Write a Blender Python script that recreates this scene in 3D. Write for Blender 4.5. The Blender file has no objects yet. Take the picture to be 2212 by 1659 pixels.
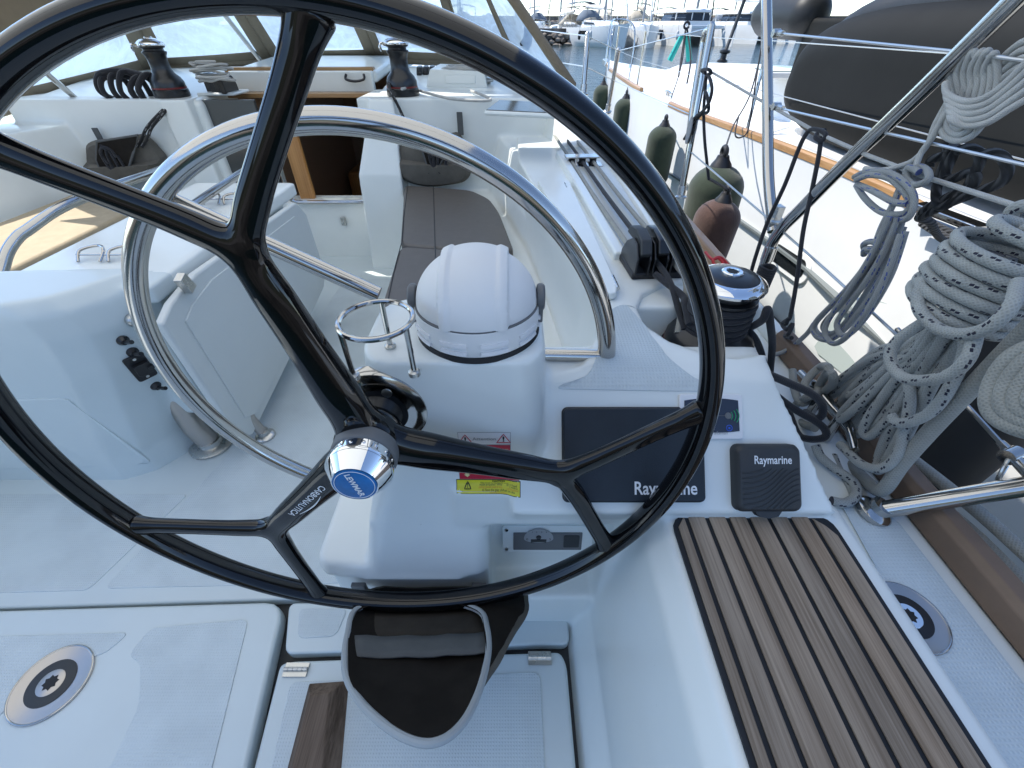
import bpy, bmesh, math, random
from mathutils import Vector as V, Matrix
from mathutils.bvhtree import BVHTree
S = bpy.context.scene
C = S.collection
PITCH = 40.3
FPX = 914.5
# ---------------------------------------------------------------- camera, sky, sun, exposure
cam = bpy.data.cameras.new("camera")
cam.sensor_width = 36.0
cam.lens = 36.0 * FPX / 2212.0
cam.clip_start = 0.02
cam.clip_end = 3000
co = bpy.data.objects.new("camera", cam)
C.objects.link(co)
co.location = (0, 0, 0)
co.rotation_euler = (math.radians(90 - PITCH), 0, 0)
S.camera = co
SUN_EL, SUN_AZ = 52.0, -58.0          # azimuth measured from +y (forward) towards +x (starboard)
w = bpy.data.worlds.new("World")
S.world = w
w.use_nodes = True
nt = w.node_tree
nt.nodes.clear()
sky = nt.nodes.new("ShaderNodeTexSky")
sky.sky_type = 'NISHITA'
sky.sun_disc = False
sky.sun_elevation = math.radians(SUN_EL)
sky.sun_rotation = math.radians(SUN_AZ)
sky.air_density = 1.0
sky.dust_density = 0.0
sky.altitude = 2500
sky.ozone_density = 1.0
bg = nt.nodes.new("ShaderNodeBackground")
bg.inputs[1].default_value = 0.11
wo = nt.nodes.new("ShaderNodeOutputWorld")
nt.links.new(sky.outputs[0], bg.inputs[0])
nt.links.new(bg.outputs[0], wo.inputs[0])
sl = bpy.data.lights.new("sun", 'SUN')
sl.energy = 2.1
sl.angle = math.radians(0.5)
sl.color = (1, 0.95, 0.87)
so = bpy.data.objects.new("sun", sl)
C.objects.link(so)
e, a = math.radians(SUN_EL), math.radians(SUN_AZ)
sdir = V((math.sin(a) * math.cos(e), math.cos(a) * math.cos(e), math.sin(e)))
so.rotation_euler = (-sdir).to_track_quat('-Z', 'Y').to_euler()
so.location = (-6, 6, 12)
S.view_settings.view_transform = 'Standard'
S.view_settings.look = 'None'
S.view_settings.exposure = 1.68
S.view_settings.gamma = 1
S.cycles.max_bounces = 10
S.cycles.diffuse_bounces = 5
S.cycles.glossy_bounces = 5
S.cycles.transparent_max_bounces = 16
S.cycles.caustics_reflective = False
S.cycles.caustics_refractive = False
S.cycles.sample_clamp_indirect = 8
try:
    S.cycles.use_denoising = True
except Exception:
    pass
R = random.Random(7)
SN, CS = math.sin(math.radians(PITCH)), math.cos(math.radians(PITCH))
WATER = -1.84


def ray(u, v):
    a, b = (u - 1106) / FPX, (v - 829.5) / FPX
    return V((a, CS - SN * b, -SN - CS * b))


def P(u, v, x=None, y=None, z=None, d=None):
    """point of the place seen along a direction, at a known x, y, height or distance"""
    r = ray(u, v)
    t = x / r.x if x is not None else y / r.y if y is not None else z / r.z if z is not None else d
    return r * t


# ---------------------------------------------------------------- materials
MT = {}


def nodes(name):
    m = bpy.data.materials.new(name)
    m.use_nodes = True
    n = m.node_tree
    b = n.nodes["Principled BSDF"]
    MT[name] = m
    return m, n, b


def N(n, t, **k):
    x = n.nodes.new(t)
    for a, b in k.items():
        if a.startswith("i_"):
            key = a[2:]
            x.inputs[int(key) if key.isdigit() else key].default_value = b
        else:
            setattr(x, a, b)
    return x


def mat(name, col, rough=0.5, metal=0.0, var=0.0, vscale=8.0, bump=0.0, bscale=60.0, coat=0.0, spec=None, rvar=0.0, obj=True, sheen=0, bstretch=None, aniso=None):
    m, n, b = nodes(name)
    b.inputs["Base Color"].default_value = (*col, 1)
    b.inputs["Roughness"].default_value = rough
    b.inputs["Metallic"].default_value = metal
    b.inputs["Coat Weight"].default_value = coat
    b.inputs["Coat Roughness"].default_value = 0.06
    if sheen:
        b.inputs["Sheen Weight"].default_value = sheen
    if spec is not None:
        b.inputs["Specular IOR Level"].default_value = spec
    tc = N(n, "ShaderNodeTexCoord")
    if var or rvar:
        tx = N(n, "ShaderNodeTexNoise", i_Scale=vscale, i_Detail=6.0, i_Roughness=0.65)
        n.links.new(tc.outputs["Object"], tx.inputs["Vector"])
        if var:
            rp = N(n, "ShaderNodeValToRGB")
            rp.color_ramp.elements[0].position = 0.3
            rp.color_ramp.elements[1].position = 0.7
            rp.color_ramp.elements[0].color = (*[c * (1 - var) for c in col], 1)
            rp.color_ramp.elements[1].color = (*[min(1, c * (1 + var * 0.6)) for c in col], 1)
            n.links.new(tx.outputs[0], rp.inputs[0])
            n.links.new(rp.outputs[0], b.inputs["Base Color"])
        if rvar:
            mr = N(n, "ShaderNodeMapRange", i_3=max(0.02, rough - rvar), i_4=rough + rvar)
            mr.inputs[1].default_value = 0.3
            mr.inputs[2].default_value = 0.7
            n.links.new(tx.outputs[0], mr.inputs[0])
            n.links.new(mr.outputs[0], b.inputs["Roughness"])
    if bump:
        t2 = N(n, "ShaderNodeTexNoise", i_Scale=bscale, i_Detail=4.0)
        src = tc.outputs["Object"]
        if bstretch:
            mp = N(n, "ShaderNodeMapping")
            mp.inputs["Scale"].default_value = bstretch
            n.links.new(src, mp.inputs[0])
            src = mp.outputs[0]
        n.links.new(src, t2.inputs["Vector"])
        bp = N(n, "ShaderNodeBump", i_Strength=bump, i_Distance=0.002)
        n.links.new(t2.outputs[0], bp.inputs["Height"])
        n.links.new(bp.outputs[0], b.inputs["Normal"])
    return m


def mat_gel(name, col, rough=0.3):
    """gelcoat: moulded white, faintly wavy, a few grey scuffs and specks"""
    m, n, b = nodes(name)
    tc = N(n, "ShaderNodeTexCoord")
    big = N(n, "ShaderNodeTexNoise", i_Scale=3.0, i_Detail=5.0, i_Roughness=0.6)
    sm = N(n, "ShaderNodeTexNoise", i_Scale=38.0, i_Detail=6.0, i_Roughness=0.7)
    n.links.new(tc.outputs["Object"], big.inputs["Vector"])
    n.links.new(tc.outputs["Object"], sm.inputs["Vector"])
    r1 = N(n, "ShaderNodeValToRGB")
    r1.color_ramp.elements[0].position = 0.3
    r1.color_ramp.elements[1].position = 0.7
    r1.color_ramp.elements[0].color = (*[c * 0.93 for c in col], 1)
    r1.color_ramp.elements[1].color = (*col, 1)
    n.links.new(big.outputs[0], r1.inputs[0])
    r2 = N(n, "ShaderNodeValToRGB")
    r2.color_ramp.elements[0].position = 0.70
    r2.color_ramp.elements[1].position = 0.78
    n.links.new(sm.outputs[0], r2.inputs[0])
    mx = N(n, "ShaderNodeMixRGB")
    mx.blend_type = 'MULTIPLY'
    mx.inputs[2].default_value = (0.68, 0.66, 0.62, 1)
    n.links.new(r2.outputs[0], mx.inputs[0])
    n.links.new(r1.outputs[0], mx.inputs[1])
    n.links.new(mx.outputs[0], b.inputs["Base Color"])
    b.inputs["Roughness"].default_value = rough
    mr = N(n, "ShaderNodeMapRange", i_3=rough - 0.06, i_4=rough + 0.12)
    n.links.new(big.outputs[0], mr.inputs[0])
    n.links.new(mr.outputs[0], b.inputs["Roughness"])
    b.inputs["Coat Weight"].default_value = 0.25
    b.inputs["Coat Roughness"].default_value = 0.12
    wv = N(n, "ShaderNodeTexNoise", i_Scale=14.0, i_Detail=2.0)
    n.links.new(tc.outputs["Object"], wv.inputs["Vector"])
    bp = N(n, "ShaderNodeBump", i_Strength=0.12, i_Distance=0.004)
    n.links.new(wv.outputs[0], bp.inputs["Height"])
    n.links.new(bp.outputs[0], b.inputs["Normal"])
    return m


def mat_nonskid(name, col, scale=330.0):
    m, n, b = nodes(name)
    tc = N(n, "ShaderNodeTexCoord")
    b.inputs["Base Color"].default_value = (*col, 1)
    b.inputs["Roughness"].default_value = 0.48
    ws = []
    for d in ('X', 'Y'):
        wv = N(n, "ShaderNodeTexWave", wave_type='BANDS', bands_direction=d, i_Scale=scale / 6.28)
        n.links.new(tc.outputs["Object"], wv.inputs["Vector"])
        ws.append(wv)
    mx = N(n, "ShaderNodeMath", operation='MULTIPLY')
    n.links.new(ws[0].outputs["Fac"], mx.inputs[0])
    n.links.new(ws[1].outputs["Fac"], mx.inputs[1])
    bp = N(n, "ShaderNodeBump", i_Strength=0.55, i_Distance=0.0012)
    n.links.new(mx.outputs[0], bp.inputs["Height"])
    n.links.new(bp.outputs[0], b.inputs["Normal"])
    ns = N(n, "ShaderNodeTexNoise", i_Scale=9.0, i_Detail=6.0)
    n.links.new(tc.outputs["Object"], ns.inputs["Vector"])
    rp = N(n, "ShaderNodeValToRGB")
    rp.color_ramp.elements[0].position = 0.32
    rp.color_ramp.elements[1].position = 0.6
    rp.color_ramp.elements[0].color = (*[c * 0.9 for c in col], 1)
    rp.color_ramp.elements[1].color = (*col, 1)
    n.links.new(ns.outputs[0], rp.inputs[0])
    n.links.new(rp.outputs[0], b.inputs["Base Color"])
    return m


def mat_rope(name, col, fleck=None, period=0.034, braid=420.0, laid=False):
    m, n, b = nodes(name)
    uv = N(n, "ShaderNodeUVMap")
    sp = N(n, "ShaderNodeSeparateXYZ")
    n.links.new(uv.outputs[0], sp.inputs[0])
    b.inputs["Roughness"].default_value = 0.85
    b.inputs["Sheen Weight"].default_value = 0.15

    def mth(op, a, c=None, d=None):
        x = N(n, "ShaderNodeMath", operation=op)
        for i, q in enumerate((a, c, d)):
            if q is None:
                continue
            if isinstance(q, (int, float)):
                x.inputs[i].default_value = q
            else:
                n.links.new(q, x.inputs[i])
        return x.outputs[0]
    U, L = sp.outputs[0], sp.outputs[1]
    if laid:
        h = mth('SINE', mth('MULTIPLY', mth('ADD', mth('MULTIPLY', L, 34.0), mth('MULTIPLY', U, 3.0)), 6.2832))
        k = 0.9
        dist = 0.004
    else:
        a1 = mth('SINE', mth('MULTIPLY', mth('ADD', mth('MULTIPLY', L, 190.0), mth('MULTIPLY', U, 10.0)), 6.2832))
        a2 = mth('SINE', mth('MULTIPLY', mth('SUBTRACT', mth('MULTIPLY', L, 190.0), mth('MULTIPLY', U, 10.0)), 6.2832))
        h = mth('MAXIMUM', a1, a2)
        k = 0.4
        dist = 0.0010
    bp = N(n, "ShaderNodeBump", i_Strength=k, i_Distance=dist)
    n.links.new(h, bp.inputs["Height"])
    n.links.new(bp.outputs[0], b.inputs["Normal"])
    mr = N(n, "ShaderNodeMapRange", i_3=0.78, i_4=1.0)
    mr.inputs[1].default_value = -1.0
    n.links.new(h, mr.inputs[0])
    ns = N(n, "ShaderNodeTexNoise", i_Scale=30.0, i_Detail=5.0)
    tc = N(n, "ShaderNodeTexCoord")
    n.links.new(tc.outputs["Object"], ns.inputs["Vector"])
    m2 = mth('MULTIPLY', mr.outputs[0], mth('ADD', mth('MULTIPLY', ns.outputs[0], 0.5), 0.75))
    mul = N(n, "ShaderNodeMixRGB")
    mul.blend_type = 'MULTIPLY'
    mul.inputs[0].default_value = 1
    mul.inputs[1].default_value = (*col, 1)
    n.links.new(m2, mul.inputs[2])
    out = mul.outputs[0]
    if fleck:
        fs = []
        for du, dl in ((0.0, 0.0), (0.03, 0.16), (0.5, 0.5), (0.53, 0.66)):
            fu = mth('FRACT', mth('ADD', mth('MULTIPLY', U, 2.0), mth('ADD', mth('MULTIPLY', L, 9.0), du * 2)))
            fl = mth('FRACT', mth('ADD', mth('DIVIDE', L, period), dl))
            fs.append(mth('MULTIPLY', mth('LESS_THAN', fu, 0.13), mth('LESS_THAN', fl, 0.13)))
        f = fs[0]
        for q in fs[1:]:
            f = mth('MAXIMUM', f, q)
        mf = N(n, "ShaderNodeMixRGB")
        n.links.new(f, mf.inputs[0])
        n.links.new(out, mf.inputs[1])
        mf.inputs[2].default_value = (*fleck, 1)
        out = mf.outputs[0]
    n.links.new(out, b.inputs["Base Color"])
    return m


def mat_wood(name, c1, c2, rough=0.6, axis='Y', scale=1.0, plank=False, coat=0.0):
    m, n, b = nodes(name)
    tc = N(n, "ShaderNodeTexCoord")
    mp = N(n, "ShaderNodeMapping")
    sc = [260 * scale] * 3
    sc['XYZ'.index(axis)] = 5.0 * scale
    mp.inputs["Scale"].default_value = sc
    n.links.new(tc.outputs["Object"], mp.inputs[0])
    t = N(n, "ShaderNodeTexNoise", i_Scale=1.0, i_Detail=5.0, i_Roughness=0.65, i_Distortion=0.4)
    n.links.new(mp.outputs[0], t.inputs["Vector"])
    mp2 = N(n, "ShaderNodeMapping")
    sc2 = [34 * scale] * 3
    sc2['XYZ'.index(axis)] = 2.0 * scale
    mp2.inputs["Scale"].default_value = sc2
    n.links.new(tc.outputs["Object"], mp2.inputs[0])
    t2 = N(n, "ShaderNodeTexNoise", i_Scale=1.0, i_Detail=3.0)
    n.links.new(mp2.outputs[0], t2.inputs["Vector"])
    ad = N(n, "ShaderNodeMath", operation='ADD')
    n.links.new(t.outputs[0], ad.inputs[0])
    n.links.new(t2.outputs[0], ad.inputs[1])
    rp = N(n, "ShaderNodeValToRGB")
    rp.color_ramp.elements[0].position = 0.40
    rp.color_ramp.elements[1].position = 0.62
    rp.color_ramp.elements[0].color = (*c1, 1)
    rp.color_ramp.elements[1].color = (*c2, 1)
    hf = N(n, "ShaderNodeMath", operation='MULTIPLY', i_1=0.5)
    n.links.new(ad.outputs[0], hf.inputs[0])
    n.links.new(hf.outputs[0], rp.inputs[0])
    out = rp.outputs[0]
    if plank:
        at = N(n, "ShaderNodeAttribute", attribute_name="tone")
        hs = N(n, "ShaderNodeMixRGB")
        hs.blend_type = 'MULTIPLY'
        hs.inputs[0].default_value = 1
        n.links.new(out, hs.inputs[1])
        n.links.new(at.outputs["Color"], hs.inputs[2])
        out = hs.outputs[0]
    n.links.new(out, b.inputs["Base Color"])
    b.inputs["Roughness"].default_value = rough
    b.inputs["Coat Weight"].default_value = coat
    if not coat:
        b.inputs["Specular IOR Level"].default_value = 0.15
    bp = N(n, "ShaderNodeBump", i_Strength=0.35, i_Distance=0.0012)
    n.links.new(t.outputs[0], bp.inputs["Height"])
    n.links.new(bp.outputs[0], b.inputs["Normal"])
    return m


mat_gel("gelcoat", (0.79, 0.82, 0.79))
mat_gel("gelcoat_sole", (0.61, 0.675, 0.68), 0.42)  # darker than the other gelcoat: the floor's shade is in this colour
mat_gel("gelcoat_dull", (0.63, 0.66, 0.645), 0.45)
mat_nonskid("nonskid", (0.57, 0.635, 0.655))
mat("neighbour_white", (0.82, 0.83, 0.82), 0.3, coat=0.2, var=0.04, vscale=2)
mat("steel", (0.50, 0.485, 0.46), 0.13, 1.0, rvar=0.05, vscale=25, bump=0.04, bscale=20)  # darkened and browned: reflections of brown surroundings put into the colour
mat("steel_dull", (0.55, 0.55, 0.53), 0.3, 1.0, rvar=0.1, vscale=40)
mat("steel_brushed", (0.46, 0.43, 0.40), 0.33, 1.0)  # beige of the mirrored canopy is mixed into the metal colour
mat("chrome", (0.86, 0.86, 0.86), 0.04, 1.0)
mat("carbon", (0.003, 0.003, 0.0035), 0.07, coat=0.25, rvar=0.02, vscale=30, spec=0.4)
mat("black_plastic", (0.012, 0.012, 0.014), 0.45, bump=0.1, bscale=300)
mat("black_satin", (0.010, 0.011, 0.013), 0.3, coat=0.1)
mat("charcoal", (0.030, 0.033, 0.036), 0.55, bump=0.15, bscale=500)
mat("cover_navy", (0.010, 0.016, 0.024), 0.5, var=0.2, vscale=20, bump=0.15, bscale=400)
mat("grey_plastic", (0.13, 0.135, 0.14), 0.5)
mat("compass_white", (0.78, 0.78, 0.77), 0.5, bump=0.12, bscale=600)
mat("label_white", (0.75, 0.75, 0.76), 0.4)
mat("ink_white", (0.78, 0.79, 0.80), 0.5)
mat("ink_grey", (0.33, 0.34, 0.35), 0.5)
mat("ink_faint", (0.10, 0.12, 0.14), 0.5)
mat("ink_black", (0.012, 0.012, 0.012), 0.5)
mat("ink_orange", (0.70, 0.28, 0.02), 0.5)
mat("ink_gold", (0.72, 0.62, 0.30), 0.5)
mat("sticker_red", (0.50, 0.02, 0.05), 0.35, var=0.1, vscale=60)
mat("sticker_yellow", (0.74, 0.66, 0.03), 0.35, var=0.06, vscale=60)
mat("sticker_blue", (0.01, 0.15, 0.42), 0.3, var=0.3, vscale=40)
mat("led_green", (0.02, 0.28, 0.12), 0.4)
mat("led_blue", (0.02, 0.10, 0.55), 0.4)
mat("screen_dark", (0.02, 0.026, 0.045), 0.25, coat=0.3)
mat("vinyl_cushion", (0.115, 0.105, 0.095), 0.5, var=0.08, vscale=30, bump=0.25, bscale=22)
mat("canvas_bag", (0.115, 0.108, 0.094), 0.9, spec=0.2, var=0.15, vscale=25, bump=0.35, bscale=30)
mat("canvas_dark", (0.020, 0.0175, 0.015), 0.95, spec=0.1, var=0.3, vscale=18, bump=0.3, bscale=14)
mat("canvas_inner", (0.05, 0.045, 0.039), 0.95, spec=0.1, var=0.2, vscale=18, bump=0.3, bscale=20)
mat("canvas_band", (0.095, 0.10, 0.10), 0.85, var=0.1, vscale=30, bump=0.3, bscale=24)
mat("piping_light", (0.34, 0.37, 0.38), 0.8, bump=0.2, bscale=200)
mat("canvas_hood", (0.25, 0.205, 0.145), 0.9, var=0.12, vscale=12, bump=0.3, bscale=30)
mat("cushion_beige", (0.42, 0.345, 0.235), 0.85, var=0.1, vscale=20, bump=0.3, bscale=15)
mat("rubber", (0.012, 0.012, 0.013), 0.7)
mat("caulk", (0.008, 0.009, 0.012), 0.6)
mat("brown_plastic_wood", (0.19, 0.122, 0.078), 0.5, var=0.25, vscale=6, bump=0.15, bscale=50)
mat("fender_green", (0.026, 0.040, 0.022), 0.95, var=0.2, vscale=20, bump=0.5, bscale=120, sheen=0.3)
mat("fender_brown", (0.070, 0.035, 0.026), 0.95, var=0.25, vscale=20, bump=0.8, bscale=120, sheen=0.3)
mat("fender_black", (0.012, 0.012, 0.013), 0.6, var=0.2, vscale=10)
mat("fender_white", (0.6, 0.6, 0.58), 0.5)
mat("dinghy_grey", (0.007, 0.0075, 0.007), 0.7, spec=0.2, var=0.25, vscale=3.5, bump=0.25, bscale=5)
mat("dinghy_tube", (0.017, 0.0185, 0.020), 0.5, spec=0.3, var=0.2, vscale=6, bump=0.3, bscale=7)
mat("glass_dark", (0.012, 0.014, 0.016), 0.06, spec=0.6)
mat("glass_smoke", (0.06, 0.065, 0.065), 0.12, spec=0.6)
mat("cabin_dark", (0.34, 0.22, 0.14), 0.7)
mat("red_line", (0.55, 0.03, 0.03), 0.6)
mat("turquoise", (0.02, 0.42, 0.36), 0.6)
mat("red_ring", (0.14, 0.012, 0.012), 0.4)
mat("boot_stripe", (0.16, 0.18, 0.18), 0.4)
mat("antifoul", (0.02, 0.035, 0.032), 0.7)
mat("hull_panel", (0.46, 0.52, 0.50), 0.35)
mat("sail_white", (0.72, 0.72, 0.70), 0.9, bump=0.3, bscale=6)
mat("far_blue_canvas", (0.12, 0.15, 0.19), 0.9)
mat("far_beige_canvas", (0.42, 0.38, 0.31), 0.9)
mat("aluminium", (0.30, 0.31, 0.32), 0.5, 0.2)  # silver darkened: the masts' look against the bright sky, put in the colour
mat("wire", (0.62, 0.63, 0.62), 0.3, 0.8)
mat("rigging_grey", (0.14, 0.15, 0.16), 0.6)
mat_wood("teak", (0.20, 0.148, 0.105), (0.40, 0.315, 0.235), 0.75, 'Y', plank=True)
mat_wood("teak_dark", (0.075, 0.052, 0.037), (0.19, 0.14, 0.105), 0.7, 'Y')
mat_wood("varnish", (0.30, 0.155, 0.055), (0.46, 0.27, 0.12), 0.35, 'Y', 0.5, coat=0.3)
mat_wood("varnish_x", (0.28, 0.15, 0.055), (0.44, 0.27, 0.12), 0.4, 'X', 0.5, coat=0.3)
mat_wood("cabin_wood", (0.34, 0.15, 0.045), (0.52, 0.26, 0.09), 0.4, 'Z', 0.4, coat=0.3)
mat_rope("rope_fleck", (0.33, 0.34, 0.32), (0.012, 0.013, 0.03))
mat_rope("rope_grey", (0.30, 0.30, 0.27))
mat_rope("rope_white", (0.46, 0.46, 0.44))
mat_rope("rope_blue_fleck", (0.28, 0.29, 0.285), (0.05, 0.08, 0.25), 0.05)
mat_rope("rope_black", (0.014, 0.015, 0.02))
mat_rope("rope_black_fleck", (0.014, 0.014, 0.015), (0.3, 0.3, 0.3), 0.05)
mat_rope("rope_laid", (0.02, 0.02, 0.02), laid=True)


def mat_vinyl():
    """clear window film of the spray hood: milky creases and scratches, mostly see-through"""
    m = bpy.data.materials.new("window_film")
    m.use_nodes = True
    n = m.node_tree
    n.nodes.clear()
    tc = N(n, "ShaderNodeTexCoord")
    mp = N(n, "ShaderNodeMapping")
    mp.inputs["Scale"].default_value = (1.0, 1.0, 0.5)
    mp.inputs["Rotation"].default_value = (0.3, 0.5, 0.2)
    n.links.new(tc.outputs["Object"], mp.inputs[0])
    t = N(n, "ShaderNodeTexNoise", i_Scale=5.0, i_Detail=9.0, i_Roughness=0.62, i_Distortion=1.8)
    n.links.new(mp.outputs[0], t.inputs["Vector"])
    mp3 = N(n, "ShaderNodeMapping")
    mp3.inputs["Scale"].default_value = (14.0, 14.0, 3.0)
    mp3.inputs["Rotation"].default_value = (0.0, 0.6, 0.0)
    n.links.new(tc.outputs["Object"], mp3.inputs[0])
    t3 = N(n, "ShaderNodeTexNoise", i_Scale=1.0, i_Detail=5.0, i_Roughness=0.7, i_Distortion=1.2)
    n.links.new(mp3.outputs[0], t3.inputs["Vector"])
    mxn = N(n, "ShaderNodeMath", operation='MAXIMUM')
    n.links.new(t.outputs[0], mxn.inputs[0])
    n.links.new(t3.outputs[0], mxn.inputs[1])
    rp = N(n, "ShaderNodeMapRange", i_3=0.68, i_4=0.97)
    rp.inputs[1].default_value = 0.40
    rp.inputs[2].default_value = 0.72
    n.links.new(mxn.outputs[0], rp.inputs[0])
    tr = N(n, "ShaderNodeBsdfTransparent")
    tr.inputs[0].default_value = (0.80, 0.88, 0.95, 1)
    df = N(n, "ShaderNodeBsdfTranslucent")
    df.inputs[0].default_value = (0.46, 0.60, 0.74, 1)
    d2 = N(n, "ShaderNodeBsdfDiffuse")
    d2.inputs[0].default_value = (0.55, 0.70, 0.84, 1)
    ms0 = N(n, "ShaderNodeMixShader", i_0=0.4)
    n.links.new(df.outputs[0], ms0.inputs[1])
    n.links.new(d2.outputs[0], ms0.inputs[2])
    ms = N(n, "ShaderNodeMixShader")
    n.links.new(rp.outputs[0], ms.inputs[0])
    n.links.new(tr.outputs[0], ms.inputs[1])
    n.links.new(ms0.outputs[0], ms.inputs[2])
    gl = N(n, "ShaderNodeBsdfGlossy", i_Roughness=0.12)
    bp = N(n, "ShaderNodeBump", i_Strength=0.5, i_Distance=0.02)
    n.links.new(t.outputs[0], bp.inputs["Height"])
    n.links.new(bp.outputs[0], gl.inputs["Normal"])
    fr = N(n, "ShaderNodeFresnel", i_IOR=1.4)
    ms2 = N(n, "ShaderNodeMixShader")
    n.links.new(fr.outputs[0], ms2.inputs[0])
    n.links.new(ms.outputs[0], ms2.inputs[1])
    n.links.new(gl.outputs[0], ms2.inputs[2])
    o = N(n, "ShaderNodeOutputMaterial")
    n.links.new(ms2.outputs[0], o.inputs[0])
    MT["window_film"] = m


mat_vinyl()


def mat_canopy():
    """thin beige awning cloth made translucent to fill the cockpit with light"""
    m = bpy.data.materials.new("canopy_cloth")
    m.use_nodes = True
    n = m.node_tree
    n.nodes.clear()
    d = N(n, "ShaderNodeBsdfDiffuse")
    d.inputs[0].default_value = (0.46, 0.42, 0.35, 1)
    t = N(n, "ShaderNodeBsdfTranslucent")
    t.inputs[0].default_value = (0.86, 0.84, 0.76, 1)
    x = N(n, "ShaderNodeMixShader", i_0=0.62)
    n.links.new(d.outputs[0], x.inputs[1])
    n.links.new(t.outputs[0], x.inputs[2])
    o = N(n, "ShaderNodeOutputMaterial")
    n.links.new(x.outputs[0], o.inputs[0])
    MT["canopy_cloth"] = m


mat_canopy()


def mat_water():
    m, n, b = nodes("water")
    tc = N(n, "ShaderNodeTexCoord")
    b.inputs["Base Color"].default_value = (0.003, 0.020, 0.017, 1)
    b.inputs["Roughness"].default_value = 0.04
    b.inputs["IOR"].default_value = 1.33
    t = N(n, "ShaderNodeTexNoise", i_Scale=2.2, i_Detail=5.0, i_Roughness=0.55, i_Distortion=0.5)
    mp = N(n, "ShaderNodeMapping")
    mp.inputs["Scale"].default_value = (0.7, 1.3, 1.0)
    n.links.new(tc.outputs["Object"], mp.inputs[0])
    n.links.new(mp.outputs[0], t.inputs["Vector"])
    t2 = N(n, "ShaderNodeTexNoise", i_Scale=0.5, i_Detail=3.0)
    n.links.new(tc.outputs["Object"], t2.inputs["Vector"])
    ad = N(n, "ShaderNodeMath", operation='ADD')
    n.links.new(t.outputs[0], ad.inputs[0])
    n.links.new(t2.outputs[0], ad.inputs[1])
    bp = N(n, "ShaderNodeBump", i_Strength=0.8, i_Distance=0.10)
    n.links.new(ad.outputs[0], bp.inputs["Height"])
    n.links.new(bp.outputs[0], b.inputs["Normal"])


mat_water()


def mat_stone():
    m, n, b = nodes("rock")
    tc = N(n, "ShaderNodeTexCoord")
    v = N(n, "ShaderNodeTexVoronoi", i_Scale=1.1)
    n.links.new(tc.outputs["Object"], v.inputs["Vector"])
    rp = N(n, "ShaderNodeValToRGB")
    rp.color_ramp.elements[0].color = (0.34, 0.29, 0.24, 1)
    rp.color_ramp.elements[1].color = (0.10, 0.085, 0.07, 1)
    rp.color_ramp.elements[1].position = 0.75
    n.links.new(v.outputs["Distance"], rp.inputs[0])
    ns = N(n, "ShaderNodeTexNoise", i_Scale=5.0, i_Detail=6.0)
    n.links.new(tc.outputs["Object"], ns.inputs["Vector"])
    mx = N(n, "ShaderNodeMixRGB", i_0=0.5)
    mx.blend_type = 'OVERLAY'
    n.links.new(rp.outputs[0], mx.inputs[1])
    n.links.new(ns.outputs[0], mx.inputs[2])
    n.links.new(mx.outputs[0], b.inputs["Base Color"])
    b.inputs["Roughness"].default_value = 0.9


mat_stone()


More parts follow.
